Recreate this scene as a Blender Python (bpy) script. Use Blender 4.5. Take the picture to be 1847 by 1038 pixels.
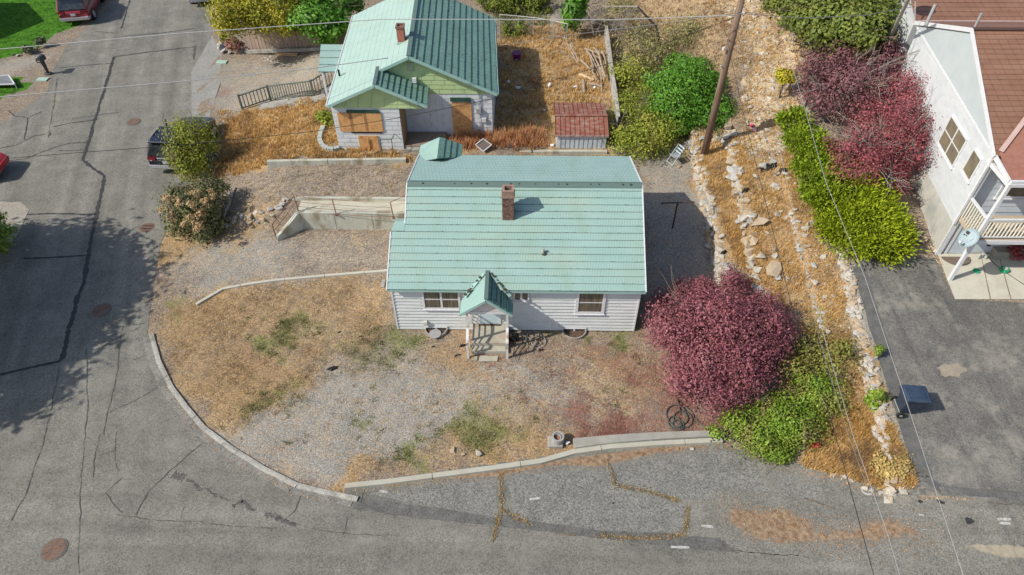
import bpy, math, random
import numpy as np
from mathutils import Vector, Matrix
random.seed(7); rng = np.random.default_rng(7)
sc_ = bpy.context.scene
for o_ in list(bpy.data.objects): bpy.data.objects.remove(o_)
COL = sc_.collection
# ---------------------------------------------------------------- camera, sky, sun, exposure
PITCH = math.radians(45); YAW = math.radians(0.7); FOC = 1231.; CAMH = 20.
cam_d = bpy.data.cameras.new('camera'); cam = bpy.data.objects.new('camera', cam_d); COL.objects.link(cam)
cam.location = (0, 0, CAMH); cam.rotation_euler = (math.radians(45), 0, YAW)
cam_d.sensor_width = 36; cam_d.lens = 36*FOC/1847; cam_d.clip_end = 2000; cam_d.clip_start = .5
sc_.camera = cam
SUN = Vector((1.0, .37, -.92)).normalized()          # direction the light travels
w = bpy.data.worlds.new('World'); sc_.world = w; w.use_nodes = True
nt = w.node_tree; bg = nt.nodes['Background']
sky = nt.nodes.new('ShaderNodeTexSky'); sky.sky_type = 'NISHITA'; sky.sun_disc = False
sky.sun_elevation = math.asin(-SUN.z); sky.sun_rotation = math.atan2(-SUN.x, -SUN.y); sky.altitude = 300; sky.dust_density = 2.0
nt.links.new(sky.outputs[0], bg.inputs[0]); bg.inputs[1].default_value = .115
sd = bpy.data.lights.new('sun', 'SUN'); sd.energy = 4.0; sd.angle = math.radians(.6); sd.color = (1, .94, .83)
sun = bpy.data.objects.new('sun', sd); COL.objects.link(sun); sun.rotation_euler = SUN.to_track_quat('-Z', 'Y').to_euler()
vs = sc_.view_settings; vs.view_transform = 'Standard'; vs.look = 'None'; vs.gamma = 1; vs.exposure = .25; vs.use_curve_mapping = False
# ---------------------------------------------------------------- placing points
CY, SY, CP, SP = math.cos(YAW), math.sin(YAW), math.cos(PITCH), math.sin(PITCH)
RR = (CY, SY, 0); FF = (-SY*CP, CY*CP, -SP); UU = (-SY*SP, CY*SP, CP)
def ray(px, py):
    u = (px-923.5)/FOC; v = (519-py)/FOC
    return tuple(FF[i]+u*RR[i]+v*UU[i] for i in range(3))
def at(px, py, z=0.):
    d = ray(px, py); t = (z-CAMH)/d[2]; return (d[0]*t, d[1]*t, z)
def atY(px, py, Y):
    d = ray(px, py); t = Y/d[1]; return (d[0]*t, Y, CAMH+d[2]*t)
def pxm(p):                                           # photo pixels per metre at a point
    return FOC/((p[0]*FF[0]+p[1]*FF[1]+(p[2]-CAMH)*FF[2]))
def S(a, b, t):
    t = np.clip((np.asarray(t, float)-a)/(b-a), 0, 1); return t*t*(3-2*t)
def st(t): return np.clip(np.asarray(t, float)/.12, 0, 1)
W1 = [(28.6, 8.27), (26, 8.26), (23.2, 8.21), (21.4, 8.21), (20.3, 8.24), (17.5, 8.5), (13, 8.9)]
W2 = [(32, 10.0), (28.5, 9.86), (24.9, 9.49), (22.2, 9.49), (19.8, 9.37), (18, 9.55), (16.6, 10.0), (12, 10.2)]
W3 = [(27, 11.3), (22.2, 11.22), (20.5, 11.19), (19.2, 11.25), (17.2, 11.25), (15.1, 10.98), (13.7, 10.71), (11, 10.6)]
WD = [(36, 13.9), (31.7, 13.51), (27.4, 13.21), (22.9, 12.74), (20.7, 12.66), (18.5, 12.48), (16.8, 12.31), (15, 12.17), (13, 11.97), (11.5, 11.85), (10.4, 11.66), (9, 11.6)]
def wx(W, y):
    ys = [p[0] for p in W][::-1]; xs = [p[1] for p in W][::-1]; return np.interp(y, ys, xs)
def drive_z(y): return np.interp(y, [7, 9.5, 13, 16, 20, 24, 28, 35, 60], [.05, .3, 1.0, 1.5, 2.15, 2.7, 3.4, 4.2, 6])
def hgt(x, y):
    x = np.asarray(x, float); y = np.asarray(y, float)
    bx = S(-17.3, -10.8, x)
    hl = bx*(.3*S(18, 24, y)+.8*st(y-23.38)*S(-14, -10.4, x)+.2*S(23.5, 26.8, y)+.15*st(y-27.0)*S(-13, -11.5, x)+.3*S(22, 28, y)*(1-S(-14, -10.4, x)))
    hr = 1.0*S(17.5, 25, y)+.1*S(25, 28, y)+.25*st(y-28.2)+.25*S(28.5, 33, y)
    m = S(-1.5, 1.5, x); h = hl*(1-m)+hr*m
    near = S(10.2, 12.2, y)
    a1 = np.interp(y, [12, 15, 17, 20, 26, 33, 50], [0, .1, .3, .5, .7, .6, .4])
    a2 = np.interp(y, [12, 14, 16, 20, 28, 33], [0, .15, .3, .5, .5, .3])
    a3 = np.interp(y, [11, 14, 20, 24, 27], [0, .25, .35, .2, 0])
    h = h+a1*st(x-wx(W1, y))+a2*st(x-wx(W2, y))+a3*st(x-wx(W3, y))
    h = h+.10*np.clip(x-8.3, 0, 5)*near
    h = h+.14*np.clip(y-28, 0, 40)*S(7.5, 11, x)
    d = drive_z(y); tw = .17+6*S(11.2, 9.6, y); t = np.clip((x-wx(WD, y)+tw*.5*S(11.2, 9.6, y))/tw, 0, 1)
    h = h*(1-t)+d*t
    return h
def hz(x, y): return float(hgt(x, y))
def atg(px, py, up=0.):
    z = 0.
    for i in range(40):
        p = at(px, py, z); z = z+.5*(hz(p[0], p[1])+up-z)
    return at(px, py, z)
# ---------------------------------------------------------------- materials
MATS = {}
def NN(nt, t, **k):
    n = nt.nodes.new(t)
    for a, b in k.items(): setattr(n, a, b)
    return n
def mat(name, c, c2=None, scale=4., rough=.8, c3=None, scale3=.6, amt3=.5, bump=0., bscale=40., spec=.3, metal=0., island=0., leaf=0., stretch=None, speck=None, coord='Object', det=4):
    if name in MATS: return MATS[name]
    m = bpy.data.materials.new(name); m.use_nodes = True; nt = m.node_tree; L = nt.links.new
    b = nt.nodes['Principled BSDF']; b.inputs['Roughness'].default_value = rough; b.inputs['Specular IOR Level'].default_value = spec; b.inputs['Metallic'].default_value = metal
    tc = NN(nt, 'ShaderNodeTexCoord'); co = tc.outputs[coord]
    if stretch:
        mp = NN(nt, 'ShaderNodeMapping'); L(co, mp.inputs[0]); mp.inputs['Scale'].default_value = stretch; co = mp.outputs[0]
    cur = None
    def mix(f, a, bb, blend='MIX'):
        x = NN(nt, 'ShaderNodeMix', data_type='RGBA', blend_type=blend)
        if hasattr(f, 'is_output'): L(f, x.inputs[0])
        else: x.inputs[0].default_value = f
        for s, v in ((x.inputs[6], a), (x.inputs[7], bb)):
            if hasattr(v, 'is_output'): L(v, s)
            else: s.default_value = (*v, 1)
        return x.outputs[2]
    def noise(sc, lo, hi, d=4):
        n = NN(nt, 'ShaderNodeTexNoise'); L(co, n.inputs['Vector']); n.inputs['Scale'].default_value = sc; n.inputs['Detail'].default_value = d; n.inputs['Roughness'].default_value = .65
        r = NN(nt, 'ShaderNodeMapRange'); L(n.outputs[0], r.inputs[0]); r.inputs[1].default_value = lo; r.inputs[2].default_value = hi; return r.outputs[0]
    cur = c
    if c2: cur = mix(noise(scale, .35, .65, det), c, c2)
    if c3:
        x = noise(scale3, .5, .68); mm = NN(nt, 'ShaderNodeMath', operation='MULTIPLY'); L(x, mm.inputs[0]); mm.inputs[1].default_value = amt3
        cur = mix(mm.outputs[0], cur, c3)
    if speck:
        v = NN(nt, 'ShaderNodeTexVoronoi'); L(co, v.inputs['Vector']); v.inputs['Scale'].default_value = speck[0]
        hs = NN(nt, 'ShaderNodeSeparateColor'); L(v.outputs['Color'], hs.inputs[0])
        r = NN(nt, 'ShaderNodeMapRange'); L(hs.outputs[0], r.inputs[0]); r.inputs[3].default_value = 1-speck[1]; r.inputs[4].default_value = 1+speck[1]
        vm = NN(nt, 'ShaderNodeVectorMath', operation='SCALE')
        if hasattr(cur, 'is_output'): L(cur, vm.inputs[0])
        else: vm.inputs[0].default_value = cur
        L(r.outputs[0], vm.inputs['Scale']); cur = vm.outputs[0]
    if island:
        g = NN(nt, 'ShaderNodeNewGeometry')
        r = NN(nt, 'ShaderNodeMapRange'); L(g.outputs['Random Per Island'], r.inputs[0]); r.inputs[3].default_value = 1-island; r.inputs[4].default_value = 1+island
        vm = NN(nt, 'ShaderNodeVectorMath', operation='SCALE')
        if hasattr(cur, 'is_output'): L(cur, vm.inputs[0])
        else: vm.inputs[0].default_value = cur
        L(r.outputs[0], vm.inputs['Scale']); cur = vm.outputs[0]
    if hasattr(cur, 'is_output'): L(cur, b.inputs['Base Color'])
    else: b.inputs['Base Color'].default_value = (*cur, 1)
    if bump:
        n = NN(nt, 'ShaderNodeTexNoise'); L(co, n.inputs['Vector']); n.inputs['Scale'].default_value = bscale; n.inputs['Detail'].default_value = 5
        bp = NN(nt, 'ShaderNodeBump'); bp.inputs['Strength'].default_value = bump; bp.inputs['Distance'].default_value = .02
        L(n.outputs[0], bp.inputs['Height']); L(bp.outputs[0], b.inputs['Normal'])
    if leaf:
        tr = NN(nt, 'ShaderNodeBsdfTranslucent')
        if hasattr(cur, 'is_output'): L(cur, tr.inputs[0])
        else: tr.inputs[0].default_value = (*cur, 1)
        mx = NN(nt, 'ShaderNodeMixShader'); mx.inputs[0].default_value = leaf
        L(b.outputs[0], mx.inputs[1]); L(tr.outputs[0], mx.inputs[2]); L(mx.outputs[0], nt.nodes['Material Output'].inputs[0])
    MATS[name] = m; return m
# ---------------------------------------------------------------- mesh helpers
class MB:
    def __init__(s): s.V = []; s.F = []; s.U = {}
    def add(s, V, F, uv=None):
        o = len(s.V); s.V += [tuple(v) for v in V]
        for i, f in enumerate(F):
            if uv: s.U[len(s.F)] = uv[i]
            s.F.append(tuple(o+j for j in f))
        return s
    def hexa(s, P, uv=None):                            # 8 points: bottom 0-3 (ccw from above), top 4-7
        return s.add(P, [(3, 2, 1, 0), (4, 5, 6, 7), (0, 1, 5, 4), (1, 2, 6, 5), (2, 3, 7, 6), (3, 0, 4, 7)], uv)
    def box(s, a, b):
        x0, y0, z0 = a; x1, y1, z1 = b
        return s.hexa([(x0, y0, z0), (x1, y0, z0), (x1, y1, z0), (x0, y1, z0), (x0, y0, z1), (x1, y0, z1), (x1, y1, z1), (x0, y1, z1)])
    def beam(s, p, q, w, h=None, up=(0, 0, 1)):
        h = h or w; p = Vector(p); q = Vector(q); d = (q-p).normalized(); u = Vector(up)
        if abs(d.dot(u)) > .99: u = Vector((0, 1, 0))
        a = d.cross(u).normalized()*w/2; b = a.cross(d).normalized()*h/2
        return s.hexa([p-a-b, p+a-b, q+a-b, q-a-b, p-a+b, p+a+b, q+a+b, q-a+b])
    def tube(s, pts, r, n=8, r2=None, caps=True):
        pts = [Vector(p) for p in pts]; R = []; m = len(pts); V = []; F = []
        for i, p in enumerate(pts):
            d = (pts[min(i+1, m-1)]-pts[max(i-1, 0)])
            d = d.normalized() if d.length > 1e-9 else Vector((0, 0, 1))
            u = Vector((0, 0, 1)) if abs(d.z) < .95 else Vector((1, 0, 0))
            a = d.cross(u).normalized(); b = a.cross(d)
            rr = r if r2 is None else r+(r2-r)*i/max(m-1, 1)
            for k in range(n):
                t = 2*math.pi*k/n; V.append(p+(a*math.cos(t)+b*math.sin(t))*rr)
        for i in range(m-1):
            for k in range(n):
                F.append((i*n+k, i*n+(k+1) % n, (i+1)*n+(k+1) % n, (i+1)*n+k))
        if caps: F.append(tuple(range(n))[::-1]); F.append(tuple((m-1)*n+k for k in range(n)))
        return s.add(V, F)
    def disc(s, c, rx, ry, z0, z1, n=20, rot=0, taper=1.):
        V = []; F = []
        for z, k in ((z0, 1.), (z1, taper)):
            for i in range(n):
                t = 2*math.pi*i/n; x, y = rx*k*math.cos(t), ry*k*math.sin(t)
                V.append((c[0]+x*math.cos(rot)-y*math.sin(rot), c[1]+x*math.sin(rot)+y*math.cos(rot), z))
        for i in range(n): F.append((i, (i+1) % n, n+(i+1) % n, n+i))
        F.append(tuple(range(n))[::-1]); F.append(tuple(n+i for i in range(n)))
        return s.add(V, F)
    def prism(s, poly, d):                              # polygon of 3-D points extruded by vector d
        n = len(poly); P = [Vector(p) for p in poly]; d = Vector(d)
        return s.add(P+[p+d for p in P], [tuple(range(n))[::-1], tuple(n+i for i in range(n))]+[(i, (i+1) % n, n+(i+1) % n, n+i) for i in range(n)])
def link(name, me, parent=None):
    o = bpy.data.objects.new(name, me); COL.objects.link(o)
    if parent: o.parent = parent
    return o
def root_of(o):
    while o.parent: o = o.parent
    return o
def obj(name, mb, m, parent=None, local=False, smooth=False, bevel=0., uv=False):
    off = Vector((0, 0, 0))
    if parent and not local: off = root_of(parent).location
    me = bpy.data.meshes.new(name)
    me.from_pydata([tuple(Vector(v)-off) for v in mb.V], [], mb.F)
    if mb.U:
        ul = me.uv_layers.new(name='UVMap')
        for i, p in enumerate(me.polygons):
            if i in mb.U:
                for k, li in enumerate(p.loop_indices): ul.data[li].uv = mb.U[i][k]
    me.materials.append(m); me.validate()
    if smooth:
        for p in me.polygons: p.use_smooth = True
    o = link(name, me, parent)
    if bevel:
        bv = o.modifiers.new('bevel', 'BEVEL'); bv.width = bevel; bv.segments = 2; bv.limit_method = 'ANGLE'
    return o
def tag(o, label=None, cat=None, group=None, kind=None):
    if label: o['label'] = label
    if cat: o['category'] = cat
    if group: o['group'] = group
    if kind: o['kind'] = kind
    return o
def thing(name, label, cat, loc=(0, 0, 0), group=None, rz=0):
    o = bpy.data.objects.new(name, None); COL.objects.link(o); o.location = loc; o.rotation_euler = (0, 0, rz); o.empty_display_size = .1
    return tag(o, label, cat, group)
def npmesh(name, V, F, m, parent=None, attrs=None, smooth=False):
    off = np.array(root_of(parent).location) if parent else np.zeros(3)
    V = np.asarray(V, np.float32)-off.astype(np.float32); F = np.asarray(F, np.int32); k = F.shape[1]
    me = bpy.data.meshes.new(name); me.vertices.add(len(V)); me.vertices.foreach_set('co', V.ravel())
    me.loops.add(F.size); me.loops.foreach_set('vertex_index', F.ravel())
    me.polygons.add(len(F)); me.polygons.foreach_set('loop_start', np.arange(0, F.size, k, dtype=np.int32))
    me.update(calc_edges=True)
    if smooth: me.polygons.foreach_set('use_smooth', np.ones(len(F), bool))
    for an, arr in (attrs or {}).items():
        a = me.attributes.new(an, 'FLOAT_COLOR', 'POINT')
        a.data.foreach_set('color', np.concatenate([arr, np.ones((len(arr), 1))], 1).astype(np.float32).ravel())
    me.materials.append(m); return link(name, me, parent)
def unit(a): return a/np.maximum(np.linalg.norm(a, axis=-1, keepdims=True), 1e-9)
def leaves(P, Nn, size, asp=.6, jit=.35, fold=False):
    n = len(P); s = size*(1+jit*rng.uniform(-1, 1, (n, 1)))
    r = unit(rng.normal(size=(n, 3))); a = unit(np.cross(Nn, r)); b = np.cross(Nn, a)
    V = np.stack([P-a*s, P-b*s*asp, P+a*s, P+b*s*asp], 1).reshape(-1, 3)
    F = np.arange(4*n).reshape(n, 4); return V, F
def crown_pts(blobs, n, clumps=26, shell=.16, spread=.34, up=.3, cut=-.75):
    """leaf positions in clumps round the surfaces of ellipsoids; returns P, N"""
    vol = np.array([(b[3]*b[4]*b[5])**(2/3) for b in blobs]); vol /= vol.sum()
    Ps = []; Ns = []
    for b, v in zip(blobs, vol):
        k = max(6, int(clumps*len(blobs)*v)); m = int(n*v)
        cd = unit(rng.normal(size=(k*2, 3))); cd = cd[cd[:, 2] > cut][:k]; k = len(cd)
        cr = 1-np.abs(rng.normal(0, shell, (k, 1)))+rng.uniform(-.06, .12, (k, 1))
        w_ = rng.uniform(.5, 1.4, k); idx = rng.choice(k, m, p=w_/w_.sum())
        cdir = cd[idx]; off = rng.normal(0, 1, (m, 3)); off = unit(off)*np.abs(rng.normal(.75, .3, (m, 1)))*spread
        off *= (.7+.6*w_[idx])[:, None]
        q = cdir*cr[idx]*(1-spread*.4)+off
        R = np.array(b[3:6]); P = np.array(b[:3])+q*R
        Ps.append(P); Ns.append(unit(unit(off)*.9+cdir*.5+np.array([0, 0, up])+rng.normal(0, .45, (m, 3))))
    return np.concatenate(Ps), np.concatenate(Ns)
def branch_mb(mb, base, tip, r, depth=0, kids=4, bend=.15):
    base = Vector(base); tip = Vector(tip); L_ = (tip-base).length
    pts = [base]
    for i in (1, 2, 3): pts.append(base.lerp(tip, i/3)+Vector([random.uniform(-1, 1)*bend*L_*.4*(1 if i < 3 else 0) for _ in range(3)]))
    mb.tube(pts, r, 6, max(r*.35, .006))
    if depth > 0:
        for k in range(kids):
            t = random.uniform(.35, .95); p = base.lerp(tip, t)
            d = (tip-base).normalized()+Vector([random.uniform(-1, 1) for _ in range(3)])*.9
            branch_mb(mb, p, p+d.normalized()*L_*random.uniform(.3, .55), r*.45, depth-1, kids, bend)
def bush(name, label, cat, blobs, n, size, m, base=None, stems=7, stem_r=.03, trunk=None, group=None, asp=.6, crown='crown', depth=1, stem_m=None, alt=None, **kw):
    c = np.mean([b[:3] for b in blobs], 0); bz = base or (c[0], c[1], hz(c[0], c[1]))
    t = thing(name, label, cat, bz, group)
    P, N_ = crown_pts(blobs, n, **kw)
    g = hgt(P[:, 0], P[:, 1]); k = P[:, 2] > g+.02; P = P[k]; N_ = N_[k]
    q = np.sin(P[:, 0]*2.9+P[:, 2]*2.1)*np.sin(P[:, 1]*3.3+1)+np.sin(P[:, 0]*6.1-P[:, 1]*5.3+P[:, 2]*4)*.6+rng.normal(0, .25, len(P))
    sz = size*(1+.25*np.sin(P[:, 0:1]*5+P[:, 1:2]*4))
    for sel, mm in (((q <= .75), m), ((q > .75), alt or m)):
        if sel.sum() > 2: V, F = leaves(P[sel], N_[sel], sz[sel], asp); npmesh(crown, V, F, mm, t)
    mb = MB(); top = Vector(bz)
    if trunk:
        top = Vector((bz[0], bz[1], bz[2]+trunk[1])); mb.tube([bz, Vector(bz).lerp(top, .5)+Vector((.03, .02, 0)), top], trunk[0], 8, trunk[0]*.75)
    for i in range(stems):
        b = random.choice(blobs); d = Vector([random.uniform(-.95, .95) for _ in range(2)]+[random.uniform(0, 1.0)])
        branch_mb(mb, top, Vector((b[0]+d.x*b[3], b[1]+d.y*b[4], b[2]+d.z*b[5])), stem_r, depth, 4)
    obj('trunk' if trunk else 'stems', mb, stem_m or mat('bark', (.12, .09, .07), (.2, .16, .12), 12, .9), t)
    return t
def pblob(px, py, z, rpx, fy=1., fz=.7):
    """ellipsoid whose middle is seen at a photo point, rpx photo pixels in half width"""
    p = at(px, py, z); r = rpx/pxm(p); return (p[0], p[1], z, r, r*fy, r*fz)
# stones
def rock_mesh(i, flat=.65):
    import bmesh
    bm = bmesh.new(); R = random.Random(i*13+5)
    for k in range(13):
        v = Vector([R.gauss(0, 1) for _ in range(3)]).normalized()
        v = Vector((max(-.8, min(.8, v.x*1.15)), max(-.7, min(.7, v.y*1.1)), max(-.6, min(.6, v.z*1.1))))*R.uniform(.85, 1.1)
        bm.verts.new((v.x, v.y, v.z*flat))
    bmesh.ops.convex_hull(bm, input=bm.verts); bmesh.ops.delete(bm, geom=[v for v in bm.verts if not v.link_faces], context='VERTS')
    me = bpy.data.meshes.new('rock'); bm.to_mesh(me); bm.free(); me.materials.append(ROCKM[i % 3]); return me
# ---------------------------------------------------------------- ground
def ground_mat():
    m = bpy.data.materials.new('ground'); m.use_nodes = True; nt = m.node_tree; L = nt.links.new
    b = nt.nodes['Principled BSDF']; b.inputs['Roughness'].default_value = .95; b.inputs['Specular IOR Level'].default_value = .15
    tc = NN(nt, 'ShaderNodeTexCoord'); co = tc.outputs['Object']
    def noise(sc, d=5, rough=.65):
        n = NN(nt, 'ShaderNodeTexNoise'); L(co, n.inputs['Vector']); n.inputs['Scale'].default_value = sc; n.inputs['Detail'].default_value = d; n.inputs['Roughness'].default_value = rough; return n.outputs[0]
    def mr(x, a, bb, c=0., d=1.):
        r = NN(nt, 'ShaderNodeMapRange'); L(x, r.inputs[0]); r.inputs[1].default_value = a; r.inputs[2].default_value = bb; r.inputs[3].default_value = c; r.inputs[4].default_value = d; return r.outputs[0]
    def mix(f, a, bb, blend='MIX'):
        x = NN(nt, 'ShaderNodeMix', data_type='RGBA', blend_type=blend)
        if hasattr(f, 'is_output'): L(f, x.inputs[0])
        else: x.inputs[0].default_value = f
        for s, v in ((x.inputs[6], a), (x.inputs[7], bb)):
            if hasattr(v, 'is_output'): L(v, s)
            else: s.default_value = (*v, 1)
        return x.outputs[2]
    def op(o, a, bb):
        x = NN(nt, 'ShaderNodeMath', operation=o)
        for s, v in ((x.inputs[0], a), (x.inputs[1], bb)):
            if hasattr(v, 'is_output'): L(v, s)
            else: s.default_value = v
        return x.outputs[0]
    n1 = noise(1.6, 6); n2 = noise(9, 6, .7); n3 = noise(45, 3); n4 = noise(.5, 4)
    vo = NN(nt, 'ShaderNodeTexVoronoi'); L(co, vo.inputs['Vector']); vo.inputs['Scale'].default_value = 33
    vs_ = NN(nt, 'ShaderNodeSeparateColor'); L(vo.outputs['Color'], vs_.inputs[0])
    stn = mix(mr(vs_.outputs[0], 0, 1), (.205, .20, .178), (.39, .38, .34)); stn = mix(mr(vs_.outputs[1], .55, 1), stn, (.33, .25, .19))
    base = mix(mr(n2, .35, .65), (.18, .14, .11), (.31, .245, .19)); base = mix(mr(vs_.outputs[2], .35, 1, 0, .75), base, stn)
    A = {}
    for an in ('m1', 'm2', 'm3'):
        a = NN(nt, 'ShaderNodeAttribute', attribute_name=an); s = NN(nt, 'ShaderNodeSeparateColor'); L(a.outputs[0], s.inputs[0])
        A[an] = s.outputs
    mixn = op('ADD', op('MULTIPLY', n2, .5), op('ADD', op('MULTIPLY', n1, .25), op('MULTIPLY', noise(24, 3, .7), .25)))
    def msk(x, w=.16, k=1.0):
        return mr(op('ADD', x, op('MULTIPLY', op('SUBTRACT', mixn, .5), 3.2*k)), .5-w, .5+w)
    cur = base
    grav = mix(mr(n1, .4, .65, 0, .6), mix(.35, stn, (.38, .38, .355)), mix(.5, stn, (.31, .29, .265)))
    grass = mix(mr(n2, .35, .68), (.28, .16, .07), (.52, .35, .16)); grass = mix(mr(n3, .4, .7, 0, .6), grass, (.62, .45, .24)); grass = mix(mr(n1, .55, .7, 0, .5), grass, (.25, .16, .10))
    weed = mix(mr(n2, .35, .65), (.11, .15, .04), (.25, .26, .09))
    rust = mix(mr(n2, .35, .65), (.17, .06, .05), (.33, .14, .11))
    pale = mix(mr(n2, .35, .65), (.38, .29, .2), (.52, .41, .27))
    lawn = mix(mr(n1, .35, .65), (.035, .13, .01), (.075, .21, .015)); lawn = mix(mr(n3, .4, .7, 0, .5), lawn, (.10, .25, .02))
    rub = mix(mr(vs_.outputs[1], 0, 1), (.50, .38, .23), (.68, .58, .42)); rub = mix(mr(n1, .45, .6, 0, .7), rub, (.27, .17, .10))
    conc = mix(mr(n2, .35, .65), (.26, .25, .23), (.34, .33, .30))
    soil = mix(mr(n2, .35, .65), (.12, .09, .07), (.20, .155, .12))
    cur = mix(msk(A['m1'][1]), cur, grav); cur = mix(msk(A['m2'][1]), cur, pale); cur = mix(msk(A['m3'][0], .2), cur, rub)
    cur = mix(msk(A['m3'][2], .2), cur, soil); cur = mix(op('MULTIPLY', msk(A['m1'][0], .22), mr(vs_.outputs[1], 0, .8, .45, 1)), cur, grass); cur = mix(op('MULTIPLY', msk(A['m2'][0], .2), mr(vs_.outputs[2], 0, .8, .3, .9)), cur, rust)
    cur = mix(op('MULTIPLY', msk(A['m1'][2], .2), .75), cur, weed); cur = mix(msk(A['m2'][2], .04, .12), cur, lawn); cur = mix(msk(A['m3'][1], .1, .5), cur, conc)
    v2 = NN(nt, 'ShaderNodeTexVoronoi'); L(co, v2.inputs['Vector']); v2.inputs['Scale'].default_value = 38; v2s = NN(nt, 'ShaderNodeSeparateColor'); L(v2.outputs['Color'], v2s.inputs[0])
    v3 = NN(nt, 'ShaderNodeTexVoronoi'); L(co, v3.inputs['Vector']); v3.inputs['Scale'].default_value = 70; v3s = NN(nt, 'ShaderNodeSeparateColor'); L(v3.outputs['Color'], v3s.inputs[0])
    spk = op('MULTIPLY', op('MULTIPLY', mr(v2s.outputs[0], 0, 1, .60, 1.32), mr(v3s.outputs[0], 0, 1, .62, 1.28)), mr(noise(.8, 5), .3, .7, .86, 1.1)); spk = op('ADD', op('MULTIPLY', spk, op('SUBTRACT', 1., op('MULTIPLY', A['m2'][2], .7))), op('MULTIPLY', A['m2'][2], .7))
    vm = NN(nt, 'ShaderNodeVectorMath', operation='SCALE'); L(cur, vm.inputs[0]); L(spk, vm.inputs['Scale']); cur = vm.outputs[0]
    L(cur, b.inputs['Base Color'])
    bp = NN(nt, 'ShaderNodeBump'); bp.inputs['Strength'].default_value = .55; bp.inputs['Distance'].default_value = .03
    L(op('ADD', op('MULTIPLY', n3, .6), op('ADD', n2, op('MULTIPLY', vs_.outputs[0], .3))), bp.inputs['Height']); L(bp.outputs[0], b.inputs['Normal'])
    return m
def seg_dist(X, Y, poly, closed=True):
    D = np.full(X.shape, 1e9); ins = np.zeros(X.shape, bool); n = len(poly)
    for i in range(n if closed else n-1):
        x0, y0 = poly[i][:2]; x1, y1 = poly[(i+1) % n][:2]; dx, dy = x1-x0, y1-y0
        t = np.clip(((X-x0)*dx+(Y-y0)*dy)/max(dx*dx+dy*dy, 1e-9), 0, 1)
        D = np.minimum(D, np.hypot(X-x0-t*dx, Y-y0-t*dy))
        if closed:
            c = ((y0 > Y) != (y1 > Y)); ins ^= c & (X < (x1-x0)*(Y-y0)/(y1-y0+1e-12)+x0)
    return (np.where(ins, D, -D), ins) if closed else (D, None)
def gp(L_): return [atg(*p) for p in L_]
STREET = gp([(385, -60), (372, 0), (383, 60), (352, 128), (346, 210), (372, 262), (345, 330), (312, 395), (290, 440), (276, 520), (266, 600), (278, 660), (305, 712), (345, 768), (400, 818), (470, 860), (540, 888), (616, 908), (622, 884), (700, 874), (800, 860), (900, 846), (1000, 828), (1100, 815), (1200, 808), (1300, 800), (1385, 830), (1470, 852), (1540, 872), (1590, 888), (1640, 905), (1700, 900), (1900, 905)])
STREET += [(45, 8.6, 0), (45, 2, 0), (-60, 2, 0), (-60, 24, 0)]+gp([(-260, 440), (-60, 395), (0, 300), (-60, 240), (0, 225), (85, 165), (98, 120), (125, 78), (160, 50), (212, -5), (225, -60)])
DRIVE = gp([(1637, 893), (1655, 870), (1640, 820), (1628, 780), (1612, 730), (1598, 680), (1583, 620), (1567, 570), (1552, 520), (1543, 476), (1560, 466), (1620, 462), (1686, 466), (1703, 500), (1722, 540)])+[(26, 17.3, 0), (26, 9.0, 0)]
TYPES = dict(dry=(0, 0), gravel=(0, 1), weed=(0, 2), rust=(1, 0), pale=(1, 1), lawn=(1, 2), rubble=(2, 0), conc=(2, 1), soil=(2, 2))
BASE = dict(dry=.32, gravel=.3, weed=.1, rust=.14, pale=.16, lawn=0, rubble=0, conc=0, soil=0)
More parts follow.
